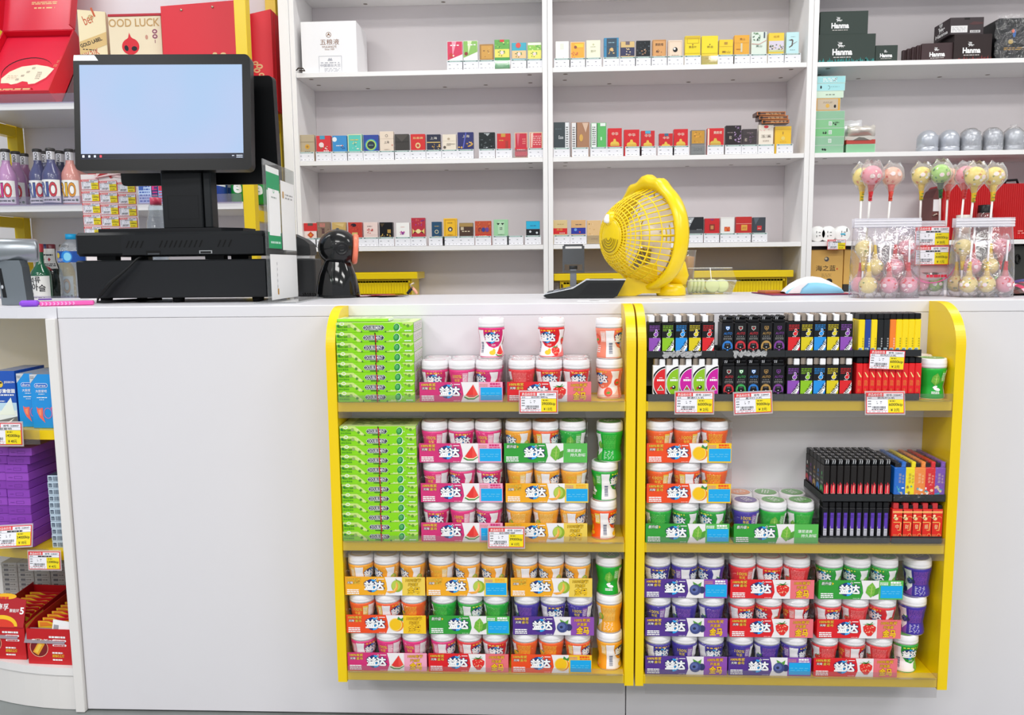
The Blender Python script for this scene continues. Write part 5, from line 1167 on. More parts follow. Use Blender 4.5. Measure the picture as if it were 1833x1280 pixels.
# printed pink loop label on the middle bag
a = MB(); F = Flat((0, 0, 0)); PK = c_('#ee5a9a'); a.ring(F, 0, 0, .048, .044, .0022, PK, 0, 30, PI*1.02, PI*1.98); a.ring(F, 0, 0, .042, .038, .010, clear('pink_print', '#f6a8bc', .35, .2), .0002, 24, PI*1.1, PI*1.9)
a.box(-.030, .030, -.0004, 0, -.022, -.002, clear('red_print', '#f07a6a', .35, .2)); a.lines(F, -.01, -.032, .03, -.026, 1, c_('#e0304a'), .9, 3, .0006, .04)
lm = put('printed_label', a, [q for q in bpy.data.objects if q.get('label') == 'clear zip bag of lollipops with two price tickets on it'][0], (at(1668, 468, yl+.077-.04).x-(bagxs(1626, 1716)[0]+bagxs(1626, 1716)[1])/2, -.0415, at(1668, 468, yl+.034).z-ZT))
price(1637, 1698, 440, yl+.030, '60000kip', '20元', 'upper price ticket on the middle lollipop bag', 0, 0, False, None, 0)
price(1636.5, 1697, 474.5, yl+.030, '3000kip', '1元', 'lower price ticket on the middle lollipop bag', 0, 0, False, None, 0)
# ---- snack bags at the far end
def snack(px, py, Y, cols, lab, s=1, r=0):
    R = random.Random(px); n_, m_ = 14, 8; v = []; f = []; mm = []
    a = MB()
    for side in (1, -1):
        v = [((i/n_-.5)*.15*s, (j/m_-.5)*.09*s, .003+(.022*s*(math.sin(PI*i/n_)*math.sin(PI*j/m_))**.6*(1 if side > 0 else -.0) if 0 < i < n_ and 0 < j < m_ else 0)+R.uniform(0, .0022)) for i in range(n_+1) for j in range(m_+1)]
        for i in range(n_):
            for j in range(m_): a.add([v[i*(m_+1)+j], v[(i+1)*(m_+1)+j], v[(i+1)*(m_+1)+j+1], v[i*(m_+1)+j+1]], [(0, 1, 2, 3)], mat(R.choice(cols), .2), True)
    solo('snack_bag', a, lab, 'snack bag', (at(px, py, Y).x, Y, ZT), r, 'shiny snack bags')
snack(1838, 520, .20, ['#3a1e20', '#5a2a24', '#221a22', '#c82a5a', '#e8e4e6', '#4a2420'], 'shiny brown snack bag at the far end of the counter', 1.0, .2)
snack(1846, 500, .31, ['#1c3a8a', '#24489a', '#183078', '#202a4a'], 'shiny blue snack bag behind the brown one', 1.15, .3)
# ---- silver handheld fan and purple cutter, near the end cabinet
kh = 1.60/FPX; hx_ = at(36, 540, .10).x; o = thing('handheld_fan', 'silver handheld turbo fan standing on the counter end', 'handheld fan', (hx_, .10, ZT)); SIL = mat('#9aa0a6', .33, .75); zz = lambda py: at(36, py, .10).z-ZT
a = MB(); hw4 = 24*kh; a.prism([(-25*kh, .0006), (23*kh, .0006), (18*kh, zz(478)), (14*kh, zz(466)), (-22*kh, zz(466)), (-27*kh, zz(474))], Flat((0, 0, 0)), -.008, .016, mat('#7d858b', .35, .7)); put('handle', a, o)
a = MB(); a.prism([(-26.5*kh, zz(480)), (-21*kh, zz(480)), (-14.5*kh, zz(532)), (-21*kh, zz(532))], Flat((0, -.016, 0)), 0, .0012, mat('#15171a', .4)); a.disc(Flat((0, -.016, 0)), -20.5*kh, zz(513), 2.2*kh, 3.6*kh, c_('#b9bcc2'), .0016, 10); put('button_strip', a, o)
hX = Matrix.Translation((-2*kh, .004, zz(448))) @ Matrix.Rotation(math.radians(30), 4, 'Z') @ Matrix.Rotation(math.radians(91), 4, 'Y')
a = MB().lathe([(0, 36*kh), (16*kh, 36*kh), (20*kh, 34.5*kh), (21.5*kh, 30*kh), (21.5*kh, -32*kh), (20*kh, -35*kh), (17*kh, -34*kh), (16*kh, -26*kh), (0, -26*kh)], SIL, 36, X=hX); hd_ = put('head', a, o)
put('intake_grille', MB().lathe([(16.5*kh, -33*kh), (8*kh, -34*kh), (0, -33*kh)], mat('#1a1c1f', .4), 24, X=hX), hd_)
a = MB(); PV = mat('#8a4ad0', .3); a.box(-.062, -.028, -.010, .010, .0006, .0125, PV, .004); kn = thing('box_cutter', 'purple and pink ribbed cutter lying at the counter edge', 'cutter', (at(100, 545, .045).x, .045, ZT), .42)
put('grip', a, kn); a = MB().box(-.0275, .068, -.0085, .0085, .0006, .0095, mat('#e45aa8', .3), .002)
for i in range(9): a.poly(Flat((-.024+i*.0068, -.0085, .0006)), [(0, .0015), (.0022, .0015), (.0042, .0045), (.0022, .0078), (0, .0078), (.0020, .0045)], c_('#f4a8d4'), .0003)
put('body', a, kn); put('slider', MB().box(-.03, -.006, -.0035, .0045, .0125, .0150, mat('#5a2a9a', .3), .001), kn)
# ================================================================== cigarette packs and their holders
YPK = YS+.016
def holder_mesh(tagm=True, off=0):
    a = MB(); A = ACRYL; a.box(-.0275, .0275, 0, .0012, 0, .030, A); a.box(-.0285, .0285, .0012, .05, 0, .0010, A)
    if tagm:
        F = Flat((-.0275+off, -.0002, .0015)); a.rect(F, 0, 0, .055, .0310, c_('#eaeaef', .5), .0002); a.rect(F, .002, .0262, .053, .0302, c_('#8fb0a8', .5), .0004); a.disc(F, .006, .0282, .002, .0014, c_('#3a4a4a'), .0006, 8); a.disc(F, .049, .0282, .002, .0014, c_('#3a4a4a'), .0006, 8); a.lines(F, .010, .0272, .045, .0292, 1, c_('#c9dcd6'), .7, 4, .0006, .05)
        a.lines(F, .006, .0165, .050, .0198, 1, c_('#6a6a72', .6), .5, 8, .0005, .5); a.lines(F, .006, .0040, .050, .0070, 1, c_('#84848c', .6), .5, 9, .0005, .25)
    return a
def pack_mesh(W, H, base, art, top=None):
    a = MB(); D_ = .0225; a.box(-W/2, W/2, 0, D_, 0, H, mat(base, .3), .0006); F = Flat((-W/2, 0, 0)); h = .0003
    for i, o in enumerate(art):
        k, p = o[0], o[1:]; hh = h+i*.00022
        if k == 'b': a.rect(F, .0006, p[0]*H, W-.0006, min(p[1]*H, H-.0006), mat(p[2], .3), hh)
        elif k == 'r': a.rect(F, p[0]*W, p[1]*H, p[2]*W, p[3]*H, mat(p[4], .3), hh)
        elif k == 'd': a.disc(F, p[0]*W, p[1]*H, p[2]*W, (p[4] if len(p) > 4 else p[2])*W, mat(p[3], .3), hh, 18)
        elif k == 'g': a.ring(F, p[0]*W, p[1]*H, p[2]*W, p[2]*W, p[3]*W, mat(p[4], .3), hh, 18)
        elif k == 't': a.text(F, p[0], p[1]*W, p[2]*H, mat(p[5], .4), p[3]*W, p[4]*H, hh, .0)
        elif k == 'l': a.lines(F, p[0]*W, p[1]*H, p[2]*W, p[3]*H, p[4], mat(p[5], .4), .5, i+3, hh)
        elif k == 'f': a.frame(F, p[0]*W, p[1]*H, p[2]*W, p[3]*H, p[4]*W, mat(p[5], .3), hh)
        elif k == 'p': a.poly(F, [(x*W, y*H) for x, y in p[0]], mat(p[1], .3), hh)
        elif k == 'n':
            R = random.Random(p[5]); 
            for j in range(p[4]): a.disc(F, R.uniform(p[0], p[2])*W, R.uniform(p[1], p[3])*H, R.uniform(.02, .07)*W, R.uniform(.02, .06)*W, mat(R.choice(p[6]), .3), hh+j*.00002, 7)
    return a
GD, GDD, WT, RD_ = '#e0b84a', '#a8822e', '#f4f2ee', '#d81a22'
LOTUS = [('n', .25, .45, .8, .62, 9, 3, ['#2f7a34', '#3f8f3c', '#2a6a30']), ('d', .5, .56, .12, '#f4d8d4')]
SHIP = lambda c=GD: [('p', [(.16, .42), (.84, .42), (.76, .50), (.60, .53), (.55, .62), (.42, .62), (.38, .53), (.22, .50)], c), ('r', .18, .37, .82, .41, c), ('l', .2, .30, .8, .345, 1, c)]
ZH = lambda: [('t', '中华', .28, .74, .46, .12, '#f2ead8')] + SHIP('#e6c04a')
ROWS = [
 (1, 0, 'top shelf, first bay', [
  (800.2, 828.3, 74, WT, [('p', [(.02, .99), (.98, .99), (.98, .55), (.02, .35)], '#d8305a'), ('p', [(.3, .99), (.6, .99), (.35, .5)], '#f2a0b4'), ('l', .2, .84, .8, .92, 1, WT), ('d', .25, .52, .13, '#c83a30'), ('d', .4, .50, .06, '#f4d8c4')], 'white pack with pink sunburst and cherry', 1),
  (828.9, 855.2, 73, WT, [('p', [(.02, .99), (.98, .99), (.98, .62), (.02, .42)], '#8abf5a'), ('p', [(.3, .99), (.6, .99), (.35, .55)], '#dcebb8'), ('l', .3, .84, .9, .92, 1, WT), ('d', .2, .56, .12, '#8a2a24')], 'white pack with green sunburst', 1),
  (858.3, 883.5, 79, '#a87830', [('r', .12, .42, .9, .94, '#d09a3c'), ('n', .3, .5, .7, .85, 7, 2, ['#f0d080', '#c07a2a', '#8a5a1c'])], 'gold and brown pack', 1),
  (885, 912, 71, '#3aa040', [('b', .68, .99, '#5aa83c'), ('n', .05, .7, .95, .97, 10, 5, ['#2a7a2c', '#8ac850', '#d8e080']), ('b', .40, .68, '#f0e060'), ('r', .36, .92, .64, 1.0, RD_)] + LOTUS + [('b', .05, .34, '#2f9a4c'), ('l', .2, .2, .8, .28, 1, '#bfe4c0')], 'tall green pack with lotus on yellow band', 0),
  (916, 942, 76.5, '#1fa6bc', [('b', .40, .70, '#f2c48a'), ('d', .45, .90, .18, '#e0402c')] + LOTUS + [('b', .1, .38, '#5ac0d8')], 'turquoise pack with lotus on peach band', 1),
  (944.5, 969, 76, '#8ac840', [('b', .9, .99, '#f0f4e0'), ('n', .05, .7, .95, .9, 10, 6, ['#4a9a3a', '#d8e8a0', '#e89aa0']), ('b', .38, .70, '#f0e468')] + LOTUS, 'leafy green pack with lotus on yellow band', 1)]),
 (1, 1, 'middle shelf, first bay', [
  (534.8, 560.2, 241.4, '#b9a888', [('b', .72, .735, '#8a7a5c'), ('d', .5, .55, .17, '#d8a42c'), ('d', .5, .55, .08, '#a8781c'), ('l', .3, .36, .7, .40, 1, '#6a5a40')], 'beige gold pack with round gold seal', 1),
  (566, 592, 243, '#d81c28', [('r', .25, .86, .6, 1, '#3a9ab8'), ('d', .35, .64, .17, '#f2d8d8'), ('n', .2, .45, .8, .75, 9, 9, ['#f4e4e0', '#e08a90', '#5a8a4a', '#f4c8c8']), ('l', .5, .38, .85, .46, 1, WT)], 'red pack with white peonies', 1),
  (595, 620.8, 242.7, '#2a8ccc', [('d', .15, .85, .16, '#e8f0f4'), ('l', .25, .58, .75, .66, 1, WT), ('n', .6, .35, .95, .6, 6, 3, ['#f0e0c0', '#d84a3a', '#1a4a8a'])], 'bright blue pack with white writing', 1),
  (621.8, 648, 240, '#58c8b8', [('f', .02, .01, .98, .99, .05, '#e8e0b0'), ('l', .2, .76, .8, .84, 1, '#e0c050'), ('n', .3, .4, .9, .7, 9, 8, ['#e8d890', '#3a9a98', '#e88a70', '#f0f0e0'])], 'turquoise and cream pack', 1),
  (650.5, 677.5, 241.4, '#1c3f9a', [('g', .5, .60, .34, .08, '#b0d860'), ('g', .5, .60, .40, .05, '#2a9ac8'), ('d', .5, .60, .26, '#10263a'), ('l', .35, .58, .65, .63, 1, '#9ac8b0')], 'royal blue pack with green ringed disc', 1),
  (679.5, 704.3, 235.3, '#ead8c4', [('g', .5, .85, .1, .03, '#6a5a50'), ('b', .74, .745, '#b8a490'), ('t', '上海', .32, .58, .36, .09, '#3a3030'), ('d', .9, .52, .04, '#c83a2a'), ('l', .3, .36, .7, .39, 1, '#8a7a6a')], 'tall cream pack with black brush writing', 1),
  (706.4, 732, 240, '#35302c', [('p', [(.02, .98), (.98, .98), (.5, .7)], '#4a443e'), ('b', .69, .70, '#1c1916')], 'dark brown plain pack', 1),
  (734.9, 761, 240, '#d42224', [('t', '双喜牌', .15, .80, .7, .09, '#f0d890'), ('d', .5, .55, .18, '#e8c88a', .2), ('d', .5, .55, .10, '#c83a2a')], 'red pack with oval gold badge', 1),
  (763.6, 788.5, 240.6, '#1a1f3c', [('t', '上海', .25, .80, .5, .1, '#e8e4da'), ('b', .66, .70, '#d0b06a'), ('n', .4, .38, .95, .62, 12, 4, ['#d8a850', '#a87a30', '#e8c888'])], 'navy pack with gold band and flowers', 1),
  (792, 816.5, 240.6, '#ece0cc', [('d', .45, .82, .1, '#b8a48c', .08), ('b', .735, .74, '#b8a890'), ('l', .3, .55, .6, .66, 2, '#6a5f54'), ('d', .15, .48, .1, '#5a5048'), ('l', .6, .6, .95, .64, 1, '#5a5048')], 'cream pack with small ink sketch', 1),
  (819, 847.5, 236.7, '#1c2268', [('t', '上海', .3, .80, .45, .1, '#e8e0c8'), ('p', [(.3, .4), (.5, .99), (.56, .99), (.38, .4)], '#5a62c0'), ('n', .55, .45, .95, .65, 12, 6, ['#e0b050', '#b88838', '#f0d890']), ('n', .05, .4, .3, .46, 4, 6, ['#e0b050'])], 'glossy navy pack with gold foil flowers', 1),
  (857, 886, 237, '#20282a', [('n', .05, .4, .95, .95, 26, 7, ['#3a4446', '#161c1e', '#4c5658']), ('p', [(.3, .97), (.7, .97), (.55, .86)], '#aab0b2'), ('n', .3, .4, .8, .5, 5, 7, ['#c8ccd0', '#8a9094'])], 'black crosshatched foil pack', 1),
  (889.5, 914, 239, '#cc1c1e', [('r', .3, .86, .62, 1, '#c8983a'), ('l', .15, .70, .5, .78, 1, '#d8a84a'), ('r', .62, .4, .82, .7, '#a8241c')], 'red pack with gold top seal', 1),
  (921, 944.4, 237.4, '#c81c3a', [('f', 0, .0, 1, 1, .06, '#e0b89a'), ('p', [(.15, .98), (.4, .98), (.25, .45)], '#d86a7a'), ('l', .6, .55, .85, .8, 3, '#e88a80'), ('b', .28, .40, '#d8142a'), ('l', .2, .31, .8, .37, 1, '#f4dcdc'), ('b', .08, .25, '#d84a5a')], 'red pack framed in rose gold', 0),
  (947.5, 971, 236.7, '#d43244', [('f', 0, 0, 1, 1, .06, '#e8cfa8'), ('p', [(.1, .95), (.3, .98), (.22, .4), (.12, .4)], '#f0c8b8'), ('l', .3, .5, .9, .9, 5, '#f0b0b0')], 'red pack under shiny crinkled film', 1)]),  # pale streak and dashes paint the wrapping film's glare into the art
 (1, 2, 'low shelf, first bay', [
  (540, 564.5, 399, '#f0dcd4', [('b', .66, .99, '#d42a2a'), ('r', .3, .88, .68, .99, '#5a5048'), ('p', [(.5, .36), (.25, .5), (.5, .64), (.75, .5)], '#c84a20'), ('d', .5, .5, .09, '#e8902c')], 'red topped pink pack with orange diamond', 1),
  (566, 590.5, 397.5, '#8a7260', [('r', .25, .8, .65, .95, '#c07a70'), ('r', .4, .5, .6, .75, '#5a3a3c'), ('n', .05, .4, .95, .95, 14, 8, ['#a08a70', '#6a5444', '#b09a80'])], 'brown ornamental pack', 1),
  (594.3, 619, 398, '#cdaa62', [('b', .68, .69, '#a88848'), ('p', [(.1, .95), (.9, .95), (.8, .8)], '#dcc080')], 'plain gold pack behind the penguin scanner', 1),
  (623, 648, 398, '#c03a2c', [('d', .4, .88, .2, '#2c2430', .12), ('n', .1, .5, .9, .85, 12, 3, ['#e8b850', '#a82c22', '#d84a34']), ('r', .28, .42, .68, .58, '#c8b86a')], 'red pack with gold figures', 1),
  (651, 676, 398, '#ecd4cc', [('l', .25, .82, .6, .88, 1, '#3a3030'), ('n', .25, .55, .75, .72, 10, 3, ['#c03030', '#a82a2a', '#d85a50']), ('b', .47, .475, '#c8a8a0'), ('l', .3, .36, .7, .39, 1, '#8a7a74')], 'pale pink pack with red crest', 1),
  (679, 703, 398, '#17161a', [('r', .6, .55, .85, .7, '#b8924a'), ('n', .1, .40, .9, .50, 9, 5, ['#d8b05a', '#a8843c']), ('p', [(.05, .95), (.4, .95), (.2, .8)], '#4a3a24')], 'black pack with gold trim', 1),
  (708.8, 733, 398.8, WT, [('l', .35, .8, .65, .86, 1, '#d8a090'), ('n', .3, .5, .7, .62, 10, 3, ['#c84a9a', '#a83a8a', '#d870b0']), ('r', .42, .5, .58, .6, '#8a3a90')], 'white pack with magenta crest', 1),
  (736, 761, 390, '#b82a3c', [('n', .05, .7, .95, .96, 18, 2, ['#a83a98', '#c84a6a', '#7a2a78', '#d86a50']), ('p', [(.08, .42), (.3, .55), (.7, .55), (.94, .42), (.94, .62), (.7, .5), (.3, .5), (.08, .62)], '#e0c870'), ('d', .5, .52, .16, '#f0e0a0')], 'tall crimson pack with gold bow', 1),
  (772.5, 790.5, 397, '#17486a', [('l', .3, .8, .75, .85, 1, GD), ('g', .5, .58, .2, .06, '#d8d0a8'), ('b', .68, .685, '#0f3450'), ('l', .3, .38, .7, .42, 1, GD)], 'slim dark blue pack', 1),
  (793.8, 818, 391, '#f0ba1c', [('f', .1, .34, .9, .95, .03, '#b8801c'), ('l', .3, .82, .7, .87, 1, '#6a4a10'), ('g', .5, .60, .17, .08, '#1c2a4a'), ('d', .5, .58, .08, '#e8e0c8'), ('l', .3, .38, .7, .42, 1, '#6a4a10')], 'tall yellow pack with blue crest', 1),
  (822, 847, 399, '#4a3020', [('b', .84, .99, '#a8884a'), ('r', .1, .68, .32, .82, '#c8b89a'), ('l', .2, .6, .8, .68, 1, '#e0d0b0'), ('b', .82, .84, '#7a5a2c')], 'dark brown pack with gold top', 1),
  (850, 879.5, 395.7, '#c04a28', [('n', .08, .55, .92, .95, 22, 4, ['#d86a30', '#e08a3a', '#a83c24']), ('d', .3, .64, .11, '#8a2a2a', .14), ('d', .52, .64, .11, '#2a3a8a', .14), ('d', .74, .64, .11, '#6a3a8a', .14), ('b', .34, .45, '#cc2c20'), ('l', .25, .37, .75, .43, 1, '#f0d0a0')], 'orange red pack with three dark ovals', 1),
  (883.5, 909.5, 393, '#9cd0a0', [('r', .3, .4, .75, .92, '#b8dcb8'), ('p', [(.2, .86), (.32, .78), (.44, .86)], '#1c2a24'), ('p', [(.5, .86), (.62, .78), (.74, .86)], '#1c2a24'), ('l', .42, .6, .6, .72, 2, '#1c3a2c'), ('l', .3, .4, .75, .44, 1, '#4a7a58')], 'mint green pack with two small triangles', 1),
  (941.6, 966.5, 395.7, '#1c2024', [('b', .66, .99, '#1cb0d8'), ('l', .3, .78, .75, .86, 1, '#0a6a9a'), ('d', .3, .55, .08, '#d8dce0'), ('d', .78, .5, .08, '#d8dce0'), ('b', .645, .66, '#6a3030')], 'black pack with bright cyan top', 1)]),
 (2, 0, 'top shelf, second bay', [
  (994.3, 1018.3, 74, '#f2f2ec', [('r', .35, .7, .62, .92, '#e4e6d8'), ('d', .58, .38, .02, '#c84a3a')], 'plain white pack', 1),
  (1021, 1047, 75, '#f0a818', [('f', 0, .3, 1, 1, .05, '#f0c890'), ('r', .3, .78, .9, .92, '#f2c81c'), ('d', .35, .80, .1, '#8a3a1c'), ('n', .08, .38, .6, .6, 10, 3, ['#d8602c', '#e07a40', '#c8502a']), ('b', .33, .37, '#f4dcb0')], 'orange yellow pack with pagoda print', 1),
  (1049.5, 1074.8, 72, '#f0eed2', [('d', .5, .84, .07, '#c8c8a0'), ('l', .3, .75, .7, .78, 1, '#9a9a78'), ('t', '金叶', .3, .56, .4, .09, '#a8a888')], 'pale cream pack', 1),
  (1081, 1107.8, 67.6, '#1c82b0', [('r', .18, .1, .86, .98, '#163a50'), ('l', .3, .82, .75, .88, 1, '#8ab0c0'), ('b', .69, .70, '#0e5a80'), ('d', .52, .60, .11, '#e0b878'), ('n', .34, .42, .7, .6, 8, 5, ['#e0b878', '#c89850'])], 'tall blue edged navy pack with gold crest', 1),
  (1111, 1136, 74, '#1a2050', [('b', .76, .99, '#d8b878'), ('r', .35, .86, .65, 1, '#6a5a60'), ('n', .35, .45, .68, .72, 10, 3, ['#e8d8b8', '#c8b088']), ('b', .38, .42, '#c8a860')], 'navy pack with gold top band', 1),
  (1139, 1164.3, 72.7, '#1c2228', [('n', .05, .4, .95, .95, 16, 5, ['#2c3640', '#46525c', '#141a1e']), ('n', .35, .45, .7, .7, 8, 6, ['#c8a080', '#a87858', '#d8c0a0'])], 'black pack under crinkled film', 1),
  (1168, 1192.4, 71, '#dba062', [('t', '黄鹤楼', .2, .76, .6, .11, '#4a2a1c'), ('n', .3, .5, .75, .62, 9, 4, ['#5a3a2a', '#8a5a3a']), ('l', .3, .38, .7, .42, 1, '#8a5a2c'), ('f', .03, .32, .97, .98, .02, '#a8743c')], 'tan pack with dark stamp', 1),
  (1196, 1221.6, 72, '#f0d8c0', [('f', .06, .36, .94, .95, .02, '#c8a88a'), ('d', .5, .63, .17, '#1c1c1c'), ('d', .45, .66, .08, '#e8e8e4'), ('l', .25, .4, .75, .44, 1, '#a88a70')], 'cream pack with black and white disc', 1),
  (1226.3, 1254, 64, '#efd80c', [('b', .88, .99, '#d8b820'), ('f', .12, .74, .9, .92, .03, '#c8a010'), ('t', '黄金叶', .25, .58, .5, .08, '#8a6a10'), ('d', .5, .70, .04, '#8a5a10'), ('b', .4, .41, '#c8a80c')], 'tall yellow pack with printed frame', 1),
  (1256, 1285.5, 64, '#efdc18', [('t', '黄金', .32, .58, .4, .08, '#8a6a10'), ('d', .5, .70, .04, '#8a5a10'), ('b', .39, .40, '#c8a010'), ('r', .03, .06, .97, .36, '#f0d040'), ('l', .25, .2, .75, .26, 1, '#c89a20')], 'tall bright yellow pack without ticket', 0),
  (1287.4, 1312.4, 70.8, '#f0cf10', [('r', .36, .8, .6, .9, '#b88a1c'), ('b', .72, .73, '#c8a010'), ('t', '黄山', .2, .46, .6, .09, '#8a5a1c')], 'short yellow pack with two brown characters', 1),
  (1314.6, 1341.6, 62.8, '#e8a820', [('t', '黄山', .36, .82, .34, .08, '#8a4a1c'), ('b', .73, .735, '#c07a1c'), ('r', .42, .42, .54, .72, '#d8d0b0'), ('l', .15, .5, .4, .56, 1, '#a8601c')], 'amber pack with a white pillar', 1),
  (1345.3, 1372.5, 57, '#dce8dc', [('n', .05, .72, .55, .97, 22, 3, ['#3a6a4a', '#5a8a5a', '#2a4a3a', '#8ab08a']), ('r', .8, .8, .9, .99, '#3a4a5a'), ('p', [(.02, .64), (.5, .62), (.98, .74), (.98, .72), (.5, .60), (.02, .62)], '#c88a7a'), ('t', '黄山', .3, .52, .4, .07, '#4a6a5a')], 'pale green pack with pine tree print', 1),
  (1376.2, 1403.8, 58.8, '#f0cc14', [('b', .42, .74, '#d8cfe0'), ('n', .05, .44, .95, .62, 24, 9, ['#5a6a3a', '#8a9a4a', '#3a4038', '#e8d8c0', '#c8a060']), ('b', .38, .44, '#c8d090'), ('t', '红河', .32, .84, .36, .07, '#a8601c')], 'yellow pack with landscape band', 1),
  (1407.8, 1430.5, 57.4, '#bfe6ea', [('l', .35, .84, .7, .87, 1, '#4a6a70'), ('p', [(.15, .74), (.45, .72), (.4, .58), (.2, .52), (.25, .50), (.5, .56), (.55, .74), (.45, .78)], '#4a3a34'), ('p', [(.5, .62), (.85, .70), (.85, .69), (.5, .6)], '#6a4a40'), ('l', .3, .42, .7, .45, 1, '#6a8a90')], 'pale blue pack with brown swirl', 1)]),
 (2, 1, 'middle shelf, second bay', [
  (991, 1019, 218.8, '#2c3a40', [('r', .74, .02, .99, .99, '#e8eaec'), ('l', .79, .3, .93, .9, 9, '#1c2024'), ('t', 'Esse', .32, .52, .3, .10, '#e8ecee'), ('l', .1, .8, .5, .83, 1, '#6a7a80')], 'tall black pack with white side strip', 1),
  (1022.5, 1055, 219, '#a87858', [('r', .02, .02, .26, .99, '#e8e6e6'), ('r', .26, .02, .31, .99, '#3a2c28'), ('l', .07, .3, .21, .9, 9, '#2c2828'), ('d', .55, .55, .1, '#d8a850', .2), ('p', [(.6, .98), (.95, .98), (.8, .7)], '#d8b8a0')], 'tall copper pack with white side strip', 1),
  (1058, 1085.3, 220, '#58b860', [('r', .02, .02, .36, .99, '#ecf0ec'), ('r', .36, .02, .41, .99, '#2a3a30'), ('l', .07, .35, .3, .92, 9, '#3a4a40'), ('r', .6, .9, .95, .99, '#e8f0e8'), ('r', .62, .48, .72, .58, '#c8e8c8')], 'tall green pack with white side strip', 1),
  (1088, 1113.2, 229.5, '#d4101c', ZH(), 'red pack with gold gate, first of the red row', 1),
  (1117, 1144.6, 232, '#d4101c', ZH(), 'red pack with gold gate and offset ticket', 1, .004),
  (1147.5, 1172, 234, '#cc1620', [('r', .3, .88, .7, 1, '#4aa8c8')] + ZH(), 'red soft pack with light blue seal', 1),
  (1180, 1204.4, 239, '#cc1620', [('r', .38, .88, .68, 1, '#3a6a88')] + ZH(), 'short red soft pack with dark blue seal', 1),
  (1206.2, 1231.6, 231, '#d4101c', ZH(), 'red pack with gold gate, tilted film highlight', 1),
  (1237, 1262.4, 232.7, '#7a7876', [('r', .05, .46, .95, .97, '#c8922c'), ('n', .2, .5, .8, .9, 14, 3, ['#f0c860', '#a86a1c', '#e8a83a']), ('b', .05, .40, '#8a8886'), ('l', .2, .16, .8, .28, 2, '#5a5858')], 'gold topped grey pack without ticket', 0),
  (1266, 1296, 229.5, '#d4101c', [('r', .02, .02, .12, .98, '#f0d8c0'), ('t', '黄鹤楼', .38, .78, .5, .11, '#f2ead8')] + SHIP('#d8b84a'), 'red pack with cream edge', 1),
  (1299.2, 1327, 224.6, '#2c2628', [('n', .55, .4, .97, .97, 30, 3, ['#8a6a9a', '#6a4a7a', '#b89ac0', '#4a3a50']), ('l', .1, .74, .5, .8, 1, '#8a7a7c'), ('t', '和', .22, .52, .16, .12, '#d8c8b8')], 'tall black pack speckled with purple', 1),
  (1329, 1355.2, 231, '#352a2e', [('n', .5, .45, .95, .85, 14, 4, ['#6a4a6a', '#4a3a4c']), ('l', .3, .84, .8, .88, 1, '#8a7a7c'), ('t', '和', .15, .50, .16, .14, '#d8c8b8'), ('b', .74, .745, '#1c1618')], 'short black pack tinged purple', 1),
  (1358.3, 1384.6, 222.8, '#f0e6d6', [('n', .05, .78, .95, .96, 10, 7, ['#f0c8c0', '#e8b0a8']), ('d', .5, .92, .16, '#d8242a', .1), ('t', '玉溪', .15, .55, .7, .1, '#5a4a3c'), ('l', .3, .42, .7, .48, 2, '#a8988a')], 'cream pack with red sun', 1),
  (1387.3, 1416.6, 226, '#f0c020', [('b', .88, .90, '#e0a818'), ('r', .46, .7, .52, .8, '#b8842c'), ('d', .5, .56, .12, '#e8cc6a'), ('l', .3, .42, .7, .45, 1, '#c8942c')], 'wide golden yellow pack', 1, .004)]),
 (2, 2, 'low shelf, second bay', [
  (989.8, 1015.6, 394, '#dcc48e', [('r', .0, .42, 1, .66, RD_), ('t', '贵烟', .25, .56, .4, .08, GD), ('l', .45, .45, .85, .50, 1, WT), ('l', .3, .82, .75, .86, 1, '#a88a50')], 'tan pack with red band', 1, .004),
  (1022.3, 1048.4, 394, '#dcae78', [('r', .0, .42, 1, .68, '#2030a0'), ('l', .3, .80, .75, .86, 1, '#2a3050'), ('d', .3, .6, .1, '#6aa0e0'), ('d', .6, .5, .06, '#d84a3a')], 'tan pack with deep blue band', 1),
  (1050.8, 1076, 394.6, '#e6c08a', [('n', .1, .35, .5, .9, 8, 3, ['#d8a868', '#f0d0a0']), ('d', .15, .85, .04, '#6a4a2a'), ('l', .3, .2, .8, .25, 1, '#b88a50')], 'plain tan pack beside the fan', 0),
  (1228.7, 1259.6, 388.6, '#2a2c30', [('p', [(.02, .4), (.02, .98), (.45, .98)], '#b8bcc0'), ('n', .04, .6, .25, .95, 14, 2, ['#3a3c40', '#8a8e92', '#e8eaec']), ('b', .36, .5, '#4a4c50'), ('l', .6, .5, .9, .55, 1, '#9a9ca0')], 'black pack with silver diagonal beside the fan', 1),
  (1261.3, 1288, 391, '#cc1a22', [('p', [(.3, .97), (.7, .97), (.5, .9)], '#8a2a6a'), ('r', .32, .5, .68, .76, '#8a2a1c'), ('r', .4, .55, .6, .7, '#c88a50')], 'red pack with dark red square', 1),
  (1289.6, 1315, 389, '#f0efec', [('f', .03, .3, .97, .98, .015, '#c8c4c0'), ('r', .28, .44, .68, .62, '#d8502c'), ('n', .3, .46, .66, .6, 5, 3, ['#f0a03a', '#c83a24'])], 'white pack with orange square', 1),
  (1317.3, 1345.8, 388, '#c4221f', [('b', .72, .735, '#e8b0a0'), ('r', .34, .46, .72, .68, '#e0a840'), ('l', .4, .52, .66, .62, 2, '#b84a20')], 'red pack with gold square', 1),
  (1347.6, 1370.6, 389, '#3a4048', [('r', .34, .48, .7, .66, '#c82a30'), ('l', .4, .54, .64, .6, 1, '#f0d0c0'), ('p', [(.05, .98), (.5, .98), (.2, .7)], '#59626c')], 'dark grey pack with red square', 1)])]
SHZ = {0: 1.550, 1: 1.257, 2: .9635}
